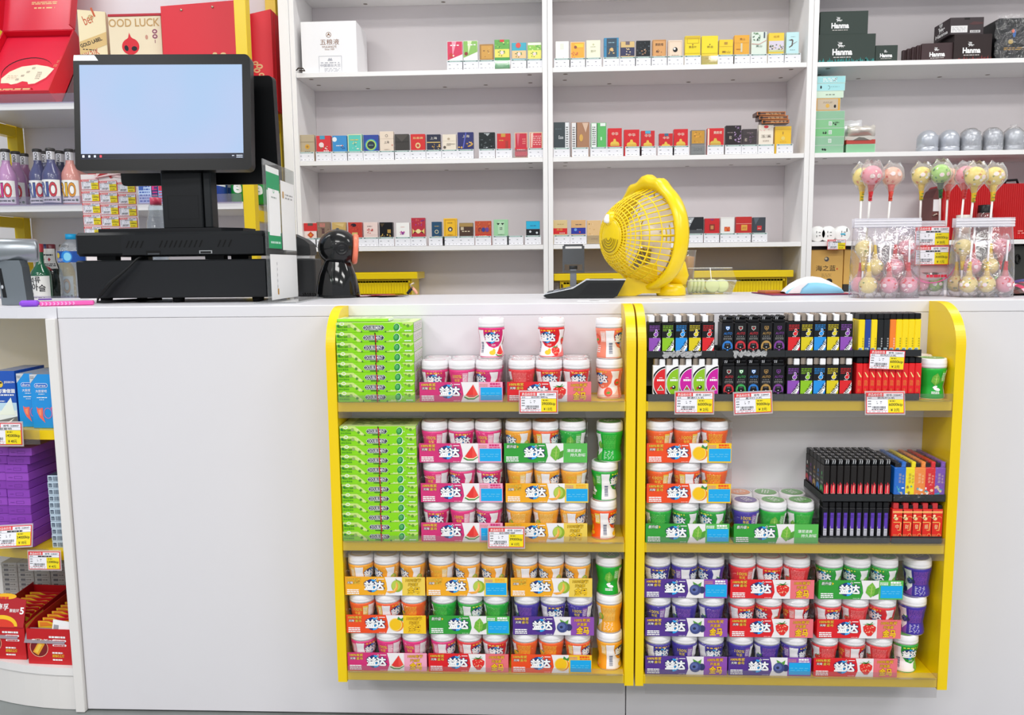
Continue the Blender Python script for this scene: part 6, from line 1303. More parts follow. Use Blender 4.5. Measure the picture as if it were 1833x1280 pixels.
for bay_, sh_, where, packs in ROWS:
    z = SHZ[sh_]+.0004
    for (px0, px1, pyt, base, art, lab, tg, *off) in packs:
        A = at(px0, pyt+10, YPK); Bq = at(px1, pyt+10, YPK); W = Bq.x-A.x-.0006; H = at((px0+px1)/2, pyt, YPK).z-z-.0014
        solo('cigarette_pack', pack_mesh(W, H, base, art), '%s, %s' % (lab.replace('pack', 'cigarette pack', 1), where), 'cigarette pack', (max((A.x+Bq.x)/2, -.8658+.0172+W/2), YPK, z+.0014), 0, 'cigarette packs on display shelves')
        solo('pack_holder', cached(('pack_holder', bool(tg), bool(off)), lambda: holder_mesh(bool(tg), .0)), 'clear holder%s under the %s' % (' and ticket' if tg else '', lab), 'pack holder', ((A.x+Bq.x)/2+(.006 if off else 0), YPK-.0022, z), 0, 'clear cigarette pack holders')
A = at(922, 430, YPK); solo('pack_holder', cached(('pack_holder', True, False), lambda: holder_mesh()), 'empty clear holder and ticket with no cigarette pack, low shelf', 'pack holder', (A.x, YPK-.0022, SHZ[2]+.0004), 0, 'clear cigarette pack holders')
zt_ = at(1370, 222.6, YPK).z+.0006
for i, (q0, q1, lab) in enumerate(((1362, 1411, 'bottom'), (1357, 1409, 'middle'), (1352.5, 1404.5, 'top'))):
    A, Bq = at(q0, 215, YPK), at(q1, 215, YPK); b = MB().box(-(Bq.x-A.x)/2, (Bq.x-A.x)/2, 0, .05, 0, .0125, mat('#5a3424', .3), .001, fm={'top': mat('#c86a30', .3)}); F = Flat((-(Bq.x-A.x)/2, 0, 0)); b.frame(F, .001, .001, Bq.x-A.x-.001, .0115, .0018, mat('#d8803c', .3), .0003); b.lines(F, .03, .003, .08, .009, 2, mat('#c8a070', .4), .5, i, .0004); b.rect(F, .004, .002, .012, .0105, mat('#2c1c18', .4), .0004)
    solo('cigarette_pack', b, 'flat brown and orange pack lying on top of upright packs, %s of three' % lab, 'cigarette pack', ((A.x+Bq.x)/2, YPK-.012, max(zt_, SHZ[1]+.085)+i*.0132), .04*(i-1), 'flat brown packs lying in a pile')
# ---- big white liquor box
A, Bq = at(540, 100, YPK), at(639, 100, YPK); W = Bq.x-A.x; H = at(590, 38, YPK).z-1.5504; b = MB().box(-W/2, W/2, 0, .16, 0, H, mat('#f4f3f5', .35), .001); F = Flat((-W/2, 0, 0)); br = mat('#8a5a34', .4); gr = mat('#a9aab4', .4)
u = lambda p: (p-540)/99*W; v = lambda p: (129-p)/91*H
b.ring(F, u(589.5), v(61.5), .009, .009, .0016, br); b.poly(F, [(u(586), v(64)), (u(589.5), v(58)), (u(593), v(64)), (u(589.5), v(62))], br); b.text(F, '五粮液', u(574), v(79), br, u(608)-u(574), v(69)-v(79), .0004, .0); b.text(F, 'WULIANGYE', u(577), v(84.5), br, u(603)-u(577), v(80.5)-v(84.5), .0004); b.text(F, 'Since 1909', u(582), v(88.3), br, u(599)-u(582), v(85.5)-v(88.3), .0004)
b.frame(F, u(570.5), v(128), u(611.5), v(98.5), .0012, gr); b.text(F, '中国酒业大王', u(573), v(117.5), gr, u(609)-u(573), v(112.5)-v(117.5), .0004, .01); b.lines(F, u(574), v(111), u(607), v(108.5), 1, gr, .6, 3); b.lines(F, u(580), v(126), u(608), v(119), 3, gr, .4, 4); b.poly(F, [(u(586), v(107)), (u(589), v(101.5)), (u(591), v(104)), (u(593), v(101.5)), (u(595), v(107))], gr)
solo('liquor_box', b, 'large white liquor box with gold writing on the top cigarette shelf', 'box', ((A.x+Bq.x)/2, YPK, 1.5504))
# ---- shopping baskets in the bottom bays
def basket(px0, px1, lab, Y0=YS+.02, pyt=489):
    A, Bq = at(px0, pyt, Y0), at(px1, pyt, Y0); x0_, x1_ = max(A.x, (.004 if px0 > 900 else -.8658)+.0185), min(Bq.x, .8758-.0185); W = x1_-x0_; zt = A.z; zb = .6704; Hh = zt-zb; o = thing('shopping_basket', lab, 'basket', ((x0_+x1_)/2, Y0+.09, zb), 0, 'yellow shopping baskets'); YB = mat('#efce08', .3); w, d = W/2, .085
    a = MB(); a.box(-w, w, -d-.004, -d+.002, Hh-.024, Hh, YB, .002); a.box(-w, w, d-.002, d+.004, Hh-.024, Hh, YB, .002); a.box(-w-.001, -w+.005, -d, d, Hh-.024, Hh, YB, .002); a.box(w-.005, w+.001, -d, d, Hh-.024, Hh, YB, .002); put('rim', a, o)
    a = MB(); wi, wb = w-.02, w-.05; n = int(W/.0125)
    for s in (-1, 1):
        for (z0, z1) in ((.001, Hh-.075), (Hh-.036, Hh-.020)):
            t0, t1 = z0/Hh, z1/Hh; a.box(-(wb+(wi-wb)*t0), (wb+(wi-wb)*t0), s*(d-.008)-.001, s*(d-.008)+.001, z0, z1, YB)
        for i in range(n+1):
            x = -wb-.012+(2*wb+.024)*i/n; a.box(x-.0046, x+.0046, s*(d-.008)-.001, s*(d-.008)+.001, Hh-.078, Hh-.03, YB)
        a.prism([(-d+.006, .001), (d-.006, .001), (d-.004, Hh-.02), (-d+.004, Hh-.02)], Flat((s*(w-.022), 0, 0), (0, 1, 0)), 0, .002, YB)
    put('slotted_walls', a, o); put('bottom', MB().box(-wb, wb, -d+.01, d-.01, .0005, .003, YB), o); return o
basket(555, 746, 'yellow shopping basket on the bottom shelf behind the penguin scanner')
basket(991, 1203, 'yellow shopping basket behind the phone stand and calculator', pyt=490.5)
basket(1210, 1421, 'yellow shopping basket behind the clear snack box', pyt=485.5)
pz = thing('pliers', 'small pliers with orange grips leaning near the yellow basket', 'pliers', (at(738, 528, .43).x, .43, ZT)); kk = 1.93/FPX
a = MB(); a.tube([(-9*kk, 0, .004), (-4*kk, 0, 9*kk), (2*kk, 0, 14*kk)], .0035, DK2, 8); put('grip', a, pz); a = MB(); a.tube([(9*kk, 0, .004), (5*kk, 0, 9*kk), (0, 0, 14*kk)], .0035, c_('#e8a48a'), 8); put('grip', a, pz); put('jaw', MB().tube([(0, 0, 14*kk), (-4*kk, 0, 19*kk), (4*kk, 0, 22*kk)], .0022, STEEL, 6), pz)
# ---- third bay: dark and green cigar boxes
def horse(a, F, u, v, s, m_):
    P = lambda q: [(u+x*s, v+y*s) for x, y in q]
    a.poly(F, P([(-.5, .25), (.2, .3), (.5, .2), (.62, .05), (.3, .0), (-.3, .02), (-.55, .1)]), m_, .0004); a.poly(F, P([(-.75, .45), (-.45, .5), (-.3, .25), (-.5, .15), (-.6, .32)]), m_, .0004)
    for i in range(4): a.poly(F, P([(-.2+.1*i, .3), (-.75+.3*i, 1.15-.05*i), (-.35+.22*i, .7)]), m_, .0004)
    for (x, y) in ((-.5, -.35), (-.25, -.2), (.25, -.3), (.6, -.25)): a.poly(F, P([(x*.7-.04, .08), (x*.7+.06, .08), (x+.03, y), (x-.03, y)]), m_, .0004)
    a.poly(F, P([(.5, .2), (.8, .28), (.9, .05), (.7, .1)]), m_, .0004)
def hanma(W, H, base, glow, fs=1.0, cx=.42, D_=.12):
    b = MB().box(-W/2, W/2, 0, D_, 0, H, mat(base, .5), .0006); F = Flat((-W/2, 0, 0)); hx = min(H*.40, W*.24)
    if glow:
        R = random.Random(int(W*1e4)); x = 0
        while x < W-.004: h_ = R.uniform(.03, .2)*H; b.poly(F, [(x, .001), (x+.006, .001), (x+R.uniform(0, .008), h_)], mat(glow, .5), .0002); x += R.uniform(.002, .006)
    tw = .34*W*fs; b.text(F, 'Hanma', cx*W-tw/2, .27*H, PRINTW, tw, tw*.29, .0005, .045); b.lines(F, cx*W-tw*.45, .17*H, cx*W+tw*.45, .21*H, 1, c_('#c8c4c0'), .8, 3, .0004, .05); horse(b, F, cx*W-.03*W, .27*H+tw*.42, hx*.42, PRINTW)
    return b
def bx(px0, px1, pt, pb, Y, mesh_fn, lab, z=None, rz=0, grp='winged horse cigar boxes', name='cigar_box'):
    A, Bq = at(px0, pb, Y), at(px1, pb, Y); zb = A.z if z is None else z; H = at((px0+px1)/2, pt, Y).z-zb
    return solo(name, mesh_fn(Bq.x-A.x, H), lab, 'cigar box' if name == 'cigar_box' else 'box', ((A.x+Bq.x)/2, Y, zb), rz, grp), zb+H
GN, BN = '#22332c', '#2e2222'
z0 = 1.5504
_, zt2 = bx(1464.5, 1566, 61, 110, YPK, lambda w, h: hanma(w, h, GN, '#1c8a88'), 'dark green winged horse box at the bottom with a turquoise skyline', z0)
bx(1467.5, 1553, 20, 61, YPK+.004, lambda w, h: hanma(w, h, GN, None, 1.05), 'dark green winged horse box stacked on a wider green one', zt2+.0004)
bx(1566.8, 1606, 81, 109, YPK, lambda w, h: hanma(w, h, GN, None, 1.6, .48, .06), 'small dark green winged horse box beside the big green stack', z0)
for i in range(5):
    A, Bq = at(1650-7.5*i, 107, YPK+.012+.016*i), at(1704-7.5*i, 107, YPK+.012+.016*i); H = at(1675, 77, YPK+.012).z-z0-.001*i
    b = hanma(Bq.x-A.x, H, '#361c20', '#4a1c20' if i == 0 else None, 1.4, .5, .013); b.rect(Flat((-(Bq.x-A.x)/2-.0002, .013, 0), (0, -1, 0)), 0, 0, .002, H, c_('#a89a98'), .0002)
    solo('cigar_box', b, 'thin dark maroon box, %s in the leaning row of five' % ORD[i], 'cigar box', ((A.x+Bq.x)/2-.002*i, YPK+.012+.0155*i, z0), -.10, 'thin maroon boxes in a row')
_, zt3 = bx(1706.5, 1774, 61, 106, YPK, lambda w, h: hanma(w, h, BN, '#7a2420', 1.35, .47, .10), 'dark brown winged horse box with a red skyline', z0)
def topb(w, h):
    b = MB().box(-w/2, w/2, 0, .11, 0, h, mat('#32262a', .5), .0006); F = Flat((-w/2, 0, 0)); b.rect(F, .03*w, .12*h, .52*w, .52*h, c_('#eceaea'), .0003); b.lines(F, .06*w, .2*h, .46*w, .48*h, 4, c_('#9a9aa0'), .3, 3); b.rect(F, .6*w, .1*h, .9*w, .24*h, c_('#e8e6e6'), .0003); b.bars(F, .62*w, .12*h, .88*w, .22*h, 14, INK, 3, .0004); b.rect(F, .42*w, .86*h, .58*w, h-.001, c_('#15100f'), .0003); b.poly(F, [(.55*w, .6*h), (.7*w, .75*h), (.98*w, .7*h), (.98*w, .6*h), (.7*w, .55*h)], c_('#4a2426'), .0003)
    S = Flat((-w/2, .11, 0), (0, -1, 0)); b.text(S, 'Hanma', .014, .16*h, PRINTW, .082, .2*h, .0004, .03); horse(b, S, .05, .5*h, .028, PRINTW); return b
bx(1700, 1760, 31, 61.5, YPK+.004, topb, 'dark brown box with white label lying on top of the red skyline box', zt3+.0004)
def wrapped(w, h):
    b = MB().box(-w/2, w/2, 0, .12, 0, h, mat('#17191b', .3), .003); F = Flat((-w/2, 0, 0)); R = random.Random(6)
    b.disc(F, .50*w, .62*h, .05*w, .1*h, c_('#2a6ab8'), .0004, 10); b.disc(F, .46*w, .68*h, .05*w, .05*h, c_('#d85a2a'), .0006, 8); b.lines(F, .2*w, .22*h, .8*w, .30*h, 2, c_('#c8983a'), .5, 4); b.disc(F, .4*w, .42*h, .08*w, .06*h, c_('#b8983a'), .0005, 8); return b
A, Bq = at(1784, 105, YPK), at(1842, 105, YPK); H = at(1810, 32, YPK).z-z0; w_ = Bq.x-A.x
o = thing('wrapped_box', 'black box in crinkled clear film at the end of the top shelf', 'box', ((A.x+Bq.x)/2, YPK, z0)); put('box', wrapped(w_, H), o)
R = random.Random(2); v = []; f = []; n_ = 12
for i in range(n_+1):
    for j in range(n_+1): v.append((-w_/2-.012+(w_+.02)*i/n_+R.uniform(-.004, .004), -.003-R.uniform(0, .007), .001+(H+.008)*j/n_+R.uniform(-.003, .003)*(0 < j)))
f = [(i*(n_+1)+j, (i+1)*(n_+1)+j, (i+1)*(n_+1)+j+1, i*(n_+1)+j+1) for i in range(n_) for j in range(n_)]
put('crinkled_film', MB().add(v, f, clear('crinkle_film', '#ffffff', .015, .1, 2.2, 1.0, 40)), o)
# cartons in a column
GRC = '#8fbf9c'; z0 = 1.2574
def carton_box(w, h, base, art):
    b = MB().box(-w/2, w/2, 0, .18, 0, h, mat(base, .25), .0008); F = Flat((-w/2, 0, 0))
    if art == 'c1': b.lines(F, .2*w, .2*h, .7*w, .8*h, 3, c_('#e8f4f4'), .6, 3); b.poly(F, [(.55*w, .3*h), (.68*w, .8*h), (.72*w, .7*h), (.6*w, .2*h)], c_('#4a6a70'))
    elif art == 'c2': b.disc(F, .15*w, .5*h, .03*w, .22*h, INK, .0003, 8); b.ring(F, .42*w, .45*h, .05*w, .25*h, .012*w, c_('#4a5a5a'), .0003, 10, -PI*.6, PI*.7); b.lines(F, .5*w, .5*h, .8*w, .62*h, 1, c_('#8ab8bc'), .7, 3)
    elif art == 'pg': b.lines(F, .35*w, .4*h, .7*w, .6*h, 1, c_('#7a8a7a'), .7, 5)
    elif art == 'gold': b.rect(F, .06*w, .08*h, .9*w, .92*h, c_('#c9b8a0')); b.disc(F, .48*w, .4*h, .08*w, .16*h, c_('#e0b04a'), .0005, 10); b.disc(F, .78*w, .35*h, .05*w, .14*h, INK, .0005, 7); b.lines(F, .3*w, .6*h, .7*w, .75*h, 2, c_('#8a7a6a'), .4, 4, .0005)
    elif art: 
        if 'w' in art: b.rect(F, .46*w, .28*h, .57*w, .76*h, c_('#d8e8dc')); b.lines(F, .48*w, .36*h, .55*w, .7*h, 3, c_('#8a9a90'), .5, 4, .0005)
        if 'k' in art: 
            R = random.Random(ord(art[0])+len(art)); cx = .72 if art[0] == 'r' else .3
            for i in range(7): b.disc(F, (cx+R.uniform(-.09, .09))*w, (.5+R.uniform(-.15, .15))*h, R.uniform(.01, .035)*w, R.uniform(.05, .14)*h, INK, .0004+i*.00003, 6)
    b.frame(F, 0, 0, w, h, .0008, c_('#cfe0d4'), .0002); return b
zc = z0
for i, (q0, q1, pt, pb, base, art, lab) in enumerate(((1458, 1509.5, 258, 271.5, GRC, 'lk', 'bottom green carton with black scribble at its left'), (1458, 1510.5, 242.6, 257, GRC, 'w', 'green carton with a white square, second from the bottom'), (1458.5, 1511.5, 227, 241.6, '#7cc484', 'lwk', 'green carton with scribble and square, third from the bottom'), (1459, 1511.5, 211, 226, '#86c48e', 'rwk', 'green carton with scribble right of its square'), (1460, 1512, 196, 210, GRC, None, 'plain green carton under the gold one'), (1460, 1504, 172.6, 195, '#dca43a', 'gold', 'thick gold edged carton above the green cartons'), (1461, 1510, 160, 171.6, '#d3e8d2', 'pg', 'pale green carton above the gold one'), (1462, 1512.5, 146, 159, '#a6e0e4', 'c2', 'light blue carton with dark swirl'), (1463, 1513.5, 133, 145, '#9fdce0', 'c1', 'light blue carton on top of the column'))):
    A, Bq = at(q0, pb, YPK), at(q1, pb, YPK); h = at(1485, pt, YPK).z-at(1485, pb, YPK).z+.0012; h = max(h, .02)
    solo('cigarette_carton', carton_box(Bq.x-A.x, h, base, art), lab+', third bay', 'carton', (max((A.x+Bq.x)/2, .8768+.0175+(Bq.x-A.x)/2), YPK, zc), 0, 'cigarette cartons stacked in a column'); zc += h+.0004
A, Bq = at(1511.5, 271, YPK), at(1563, 271, YPK); h = at(1530, 258, YPK).z-z0; xq = (A.x+Bq.x)/2+.006; wq = Bq.x-A.x
solo('cigarette_carton', carton_box(wq, h, '#8cc49a', None), 'plain green carton under the opened red carton', 'carton', (xq, YPK, z0), 0, 'cigarette cartons stacked in a column')
b = MB().box(-wq/2, wq/2, 0, .15, 0, h*.5, mat('#b83c30', .4), .0006); b.box(-wq/2, wq/2, .02, .15, h*.5, h, mat('#d8d4ce', .4), .002); b.poly(Flat((-wq/2, 0, 0)), [(.0, .0125), (.03, .0250), (wq*.8, .0268), (wq, .022), (wq*.85, .0125)], c_('#c9c4bc', .3), .001); b.poly(Flat((-wq/2, 0, 0)), [(.02, .012), (.04, .0225), (wq*.6, .0205), (wq*.8, .012)], c_('#6a665f'), .0014)
solo('opened_carton', b, 'opened red carton showing silver packs on a green carton', 'carton', (xq, YPK, z0+h+.0004))
def pouch(w, h, d_, cols, seed):
    R = random.Random(seed); n_, m_ = 10, 6; a = MB(); v = {}
    for i in range(n_+1):
        for j in range(m_+1): v[i, j] = ((i/n_-.5)*w+R.uniform(-.002, .002), -d_*(math.sin(PI*i/n_)*math.sin(PI*j/m_))**.5 if 0 < i < n_ and 0 < j < m_ else 0, j/m_*h+(R.uniform(-.003, .003) if j else 0))
    ks = [(i, j) for i in range(n_+1) for j in range(m_+1)]; q = m_+1
    a.add([v[k] for k in ks], [(i*q+j, (i+1)*q+j, (i+1)*q+j+1, i*q+j+1) for i in range(n_) for j in range(m_)], mat(cols[0], .22, .25), True)
    a.add([(v[k][0], -v[k][1]*.8+.002, v[k][2]) for k in ks], [(i*q+j, i*q+j+1, (i+1)*q+j+1, (i+1)*q+j) for i in range(n_) for j in range(m_)], mat(cols[0], .25), True)
    F = Flat((0, -d_*.99, 0)); a.lines(F, -w*.2, h*.4, w*.2, h*.55, 2, mat(cols[3], .4), .4, seed)
    return a
zz = z0+2*h+.0012
solo('foil_pouch', pouch(.092, .034, .02, ['#dcd6ce', '#c8bcb0', '#e8e4de', '#b8a89c'], 3), 'silver foil pouch lying on the opened red carton', 'pouch', (xq+.01, YPK+.025, zz))
solo('foil_pouch', pouch(.084, .06, .02, ['#ecebee', '#e2e0e4', '#f4f4f6', '#d0d0d6'], 5), 'white pouch standing behind the silver foil pouch', 'pouch', (xq-.012, YPK+.075, zz))
# ---- silver domes
DM = mat('#c0c4cd', .3, .35); 
def dome_cap(r, H_):
    p = [(r*.97, .0005), (r*1.0, .002), (r*1.0, H_*.20), (r*.96, H_*.215), (r*.96, H_*.24), (r*.98, H_*.25), (r*.97, H_-r*.97)] + [(r*.97*math.cos(PI/2*i/10), H_-r*.97+r*.97*math.sin(PI/2*i/10)) for i in range(1, 10)] + [(0, H_)]; return MB().lathe([(0, .0005)]+p, DM, 32)
WF = clear('dome_bag', '#ffffff', .05, .1, 3.2, 1.0, 55)
for i, (q0, q1, pt, wr, lab) in enumerate(((1640.5, 1678, 231, 0, 'first silver dome beside the empty shelf'), (1679.3, 1716, 230, 0, 'second silver dome, unwrapped'), (1716.8, 1754.5, 229, 1, 'third silver dome, in loose clear film'), (1757, 1793, 228, 1, 'fourth silver dome, in tight clear film'), (1794, 1831, 227.5, 1, 'fifth silver dome, in knotted clear film'), (1834, 1870, 227, 1, 'sixth silver dome cut by the picture edge'))):
    Y = YPK+.036; A, Bq = at(q0, 268, Y), at(q1, 268, Y); r = (Bq.x-A.x)/2-.0005; H = at((q0+q1)/2, pt, Y).z-z0-.004
    o = thing('silver_dome', lab, 'dome cap', ((A.x+Bq.x)/2, Y, z0), 0, 'silver domes in a row'); put('shell', dome_cap(r, H), o)
    if wr:
        R = random.Random(i); n_ = 20; pr = [(r*1.02, .001), (r*1.06, H*.3), (r*1.04, H*.55), (r*.9, H*.85), (r*.5, H*1.02), (.006, H*1.04), (.012, H*1.16)] if i == 4 else [(r*1.02, .001), (r*1.04, H*.3), (r*1.03, H*.55), (r*.88, H*.86), (r*.45, H*1.02), (.0, H*1.03)]
        v = [(max(q, .0)*(1+R.uniform(-.02, .05))*math.sin(2*PI*k_/n_), -q*(1+R.uniform(-.02, .05))*math.cos(2*PI*k_/n_), z) for q, z in pr for k_ in range(n_)]
        put('film', MB().add(v, [(j*n_+k_, j*n_+(k_+1) % n_, (j+1)*n_+(k_+1) % n_, (j+1)*n_+k_) for j in range(len(pr)-1) for k_ in range(n_)], WF, True), o)
b = dome_cap(.036, .07); solo('silver_dome', b, 'silver dome mostly hidden behind the first two domes', 'dome cap', (at(1680, 268, YPK+.1).x, YPK+.11, z0), 0, 'silver domes in a row')
# ---- power adapters, red case, gold boxes
z0 = .9639
def adapter():
    a = MB(); X = Matrix.Rotation(PI/2, 4, 'X'); a.lathe([(0, -.04), (.0225, -.04), (.0265, -.034), (.0265, -.004), (.0235, 0), (0, 0)], mat('#f3f3f1', .3), 28, X=X @ Matrix.Translation((0, .0265, 0))); F = Flat((0, 0, .0265)); K = mat('#6a6a6a', .6)
    for (x, y, w, h) in ((-.0045, .006, .0014, .006), (.0055, .005, .006, .0014), (-.004, -.008, .0014, .0055), (.006, -.006, .0055, .0014)): a.rect(F, x-w/2-.0005, y-h/2-.0005, x+w/2+.0005, y+h/2+.0005, K, .0004)
    return a
for px, lab, sw in ((1452, 'white round socket adapter half hidden by the shelf upright', 0), (1469, 'white round socket adapter set back between two others', 0), (1484, 'white round socket adapter above the price ticket', 0), (1509, 'white socket adapter with a blue switch mark', 1)):
    Y = YPK+.01+(.05 if px == 1469 else 0); b = adapter()
    if sw: b.rect(Flat((0, 0, .0265)), -.008, -.004, .008, .001, c_('#2aa8c8'), .0008); b.rect(Flat((0, 0, .0265)), .011, .006, .014, .018, c_('#4a4a4a'), .0008)
    solo('socket_adapter', b, lab, 'socket adapter', (max(at(px, 420, Y).x, .9215), Y, z0), 0, 'white socket adapters')
price(1480.5, 1513, 447, YS-.004, '15000kip', '5元', 'price ticket on the shelf edge below the white socket adapters', 0, 0, False, None)
RC = mat('#c81a1e', .4); A = at(1689, 420, YPK+.03); W = at(1860, 420, YPK+.03).x-A.x; H = at(1750, 329, YPK+.03).z-z0
o = thing('red_case', 'red ribbed carrying case behind the lollipop bags', 'case', (A.x+W/2, YPK+.03, z0)); a = MB(); n_ = 44; v = []
for i in range(n_*2+1):
    x = -W/2+.004+(W-.008)*i/(n_*2); y = -.0035 if i % 2 else 0; v += [(x, y, .004), (x, y, H-.004)]
a.add(v, [(2*i, 2*i+2, 2*i+3, 2*i+1) for i in range(n_*2)], RC); a.box(-W/2, W/2, .0005, .13, .0005, H, RC, .006); put('shell', a, o)
put('handle', MB().tube([(-.10, .03, H), (-.095, .03, H+.012), (-.05, .03, H+.014), (-.045, .03, H)], .004, DK2, 8), o); put('handle', MB().tube([(.05, .03, H), (.055, .03, H+.012), (.09, .03, H+.014), (.095, .03, H)], .004, DK2, 8), o)
sc_m = MB(); F = Flat((0, -.0036, 0)); sc_m.lines(F, .085, .020, .14, .034, 2, c_('#e88a80'), .5, 3, .001); put('lettering', sc_m, o)
A = at(1679, 420, YPK+.05); o = thing('brown_bag', 'dark reddish brown rounded bag with a white tag beside the red case', 'bag', (A.x, YPK+.055, z0)); Hb = at(1680, 335, YPK+.05).z-z0
f = Flat((0, 0, 0)); put('body', MB().prism([(-.022, .0005), (.012, .0005), (.012, Hb-.004), (.004, Hb), (-.010, Hb-.010), (-.020, Hb-.034)], f, -.08, 0, mat('#6a3430', .45)), o); put('paper_tag', MB().box(-.019, .004, -.0012, -.0004, .10, .14, PAPER), o); put('buckle', MB().tube([(-.02, -.004, .085), (-.01, -.006, .09), (.0, -.006, .088)], .003, STEEL, 6), o)
for px, m_, lid, lab, hh in ((1724, '#c8a088', '#d8d4cc', 'small glass jar with amber contents in front of the red case', 385), (1762, '#5a2a28', '#1c1c1e', 'small glass jar with a black lid in front of the red case', 367)):
    o = thing('glass_jar', lab, 'jar', (at(px, 400, YPK).x, YPK-.0, z0), 0, 'small jars before the red case'); hj = at(px, hh, YPK).z-z0; put('glass', MB().lathe([(0, .0006), (.024, .001), (.025, hj*.72), (.019, hj*.8)], PET, 20), o); put('contents', MB().lathe([(0, .002), (.022, .002), (.023, hj*.55), (0, hj*.56)], mat(m_, .4), 20), o); put('lid', MB().lathe([(.021, hj*.78), (.022, hj*.99), (.019, hj), (0, hj)], mat(lid, .35), 20), o)
z0 = .6704; GB = mat('#e0b05c', .4)
def gbox(px0, px1, lab, txt, Y):
    A, Bq = at(px0, 480, Y), at(px1, 480, Y); W = Bq.x-A.x; x0 = max(A.x, .8768+.0180); H = at(1480, 447, Y).z-z0; o = thing('liquor_gift_box', lab, 'gift box', (x0+W/2, Y, z0), 0, 'golden liquor boxes'); zq = lambda p: at(1480, p, Y).z-z0
    b = MB().box(-W/2, W/2, 0, .1, 0, H, GB, .001); F = Flat((-W/2, 0, 0))
    if txt:
        b.disc(F, W*.49, zq(464), .008, .008, c_('#4a4a54'), .0004, 14); b.disc(F, W*.47, zq(463), .0045, .004, c_('#d8c8a0'), .0006, 8); b.text(F, '海之蓝', W*.17, zq(485), INK, W*.6, zq(475)-zq(485), .0005, .0); b.disc(F, W*.82, zq(481.5), .003, .003, c_('#d8502c'), .0005, 8); b.lines(F, W*.35, zq(496), W*.65, zq(488.5), 3, c_('#9a7a44'), .3, 3, .0004)
    else: b.box(-W/2-.0004, W/2+.0004, -.0008, .1, 0, zq(509), mat('#3a342e', .4)); b.disc(F, W*.3, zq(507), .004, .003, INK, .0014, 8)
    put('box', b, o); put('dark_lid', MB().box(-W/2-.0006, W/2+.0006, -.0008, .1008, H+.0003, min(zq(438.5), .9475-z0), mat('#26221f', .45), .001), o)
gbox(1450.5, 1509, 'golden liquor gift box with black brush writing on the bottom shelf', True, YPK+.012)
gbox(1510.5, 1552, 'golden liquor gift box standing beside the one with brush writing', False, YPK+.012)
A = at(1795, 480, YPK+.02); Bq = Vector((1.728, 0, 0)); o = thing('black_case', 'black box with a dark ring handle at the end of the bottom shelf', 'box', ((A.x+Bq.x)/2, YPK+.02, z0)); H = at(1820, 440, YPK+.02).z-z0
put('body', MB().box(-(Bq.x-A.x)/2, (Bq.x-A.x)/2, 0, .15, .0005, H, mat('#33342f', .45), .002), o); put('ring_handle', MB().tube([((at(1822, 450, YPK+.02).x-(A.x+Bq.x)/2)+.007*math.cos(2*PI*i/16), -.003, H-.045+.014*math.sin(2*PI*i/16)) for i in range(17)], .003, mat('#141414', .4), 6), o)
# ================================================================== far left: gift packaging and bottles on the yellow framed shelving
z0 = 1.4424
RB = mat('#d4122e', .38); RBL = mat('#dc2742', .3); GDT = mat('#e8c48a', .4)
th = math.radians(54); p = at(86, 155, 1.165); p.x -= .129; Wg, Lg, Dg = .258, .300, .075
o = thing('gift_box', 'open red gift box with a cream inlay propped on the top drinks shelf', 'gift box', (p.x, 1.165, z0+.0448), 0, None, (th, 0, 0))
w = Wg/2; a = MB(); a.box(-w, w, .004, Lg, -Dg, -Dg+.004, RB); a.box(-w, w, 0, .004, -Dg, 0, RB); a.box(-w, w, Lg-.004, Lg, -Dg, 0, RB); a.box(-w, -w+.005, .004, Lg-.004, -Dg, 0, RB); a.box(w-.005, w, .004, Lg-.004, -Dg, 0, RB); put('tray', a, o)
a = MB(); a.box(-w+.006, w-.006, .006, Lg-.006, -Dg+.0045, -.022, mat('#de1c3c', .35)); F = Flat((0, 0, -.022), (1, 0, 0), (0, 1, 0))
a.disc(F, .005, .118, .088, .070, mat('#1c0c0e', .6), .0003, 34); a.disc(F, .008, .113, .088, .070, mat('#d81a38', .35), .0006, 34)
cr = mat('#f0e0c6', .5); a.poly(F, [(-.068+.0, .062), (-.074, .085), (-.055, .118), (-.02, .142), (.03, .150), (.072, .140), (.098, .128), (.092, .110), (.082, .085), (.052, .058), (.030, .055), (.024, .066), (.005, .070), (-.010, .060), (-.030, .055), (-.042, .062)], cr, .0010)
for i in range(4): a.lines(F, .020-.014*i, .128-.018*i, .031-.014*i, .139-.018*i, 3, INK, .5, 11+i, .0014, .15)
a.lines(F, -.055, .082, -.02, .104, 3, mat('#c8a890', .5), .3, 3, .0014); a.lines(F, .045, .08, .062, .118, 5, INK, .3, 4, .0014)
for (x, y, r) in ((-.112, .045, .020), (-.095, .030, .017), (-.118, .022, .02)): a.disc(F, x, y, r, r*.5, GDT, .0012, 12)
for i in range(3): a.lines(F, .104-.006*i, .178-.020*i, .116-.006*i, .192-.020*i, 3, GDT, .4, 21+i, .0012, .15)
a.box(-w+.008, .058, .010, .026, -.0215, -.010, mat('#b80f26', .4)); a.lines(Flat((0, 0, -.0098), (1, 0, 0), (0, 1, 0)), -w+.012, .012, .054, .024, 2, GDT, .7, 6, .0004, .05); put('inlay', a, o)
lid = MB(); lw = w+.003; lid.box(-lw, lw, 0, .24, .0, .004, RBL); lid.box(-lw, -lw+.004, 0, .24, .004, .035, RB); lid.box(lw-.004, lw, 0, .24, .004, .035, RB); lid.box(-lw, lw, .236, .24, .004, .035, RB); F = Flat((0, 0, .0042), (1, 0, 0), (0, 1, 0)); lid.lines(F, -.03, .096, .062, .108, 2, GDT, .55, 14, .0003, .04); lid.lines(F, -.02, .080, .055, .088, 1, GDT, .6, 4, .0003)
lo = put('lid', lid, o, (0, Lg+.001, -.002)); lo.rotation_euler = (math.radians(22), 0, 0)
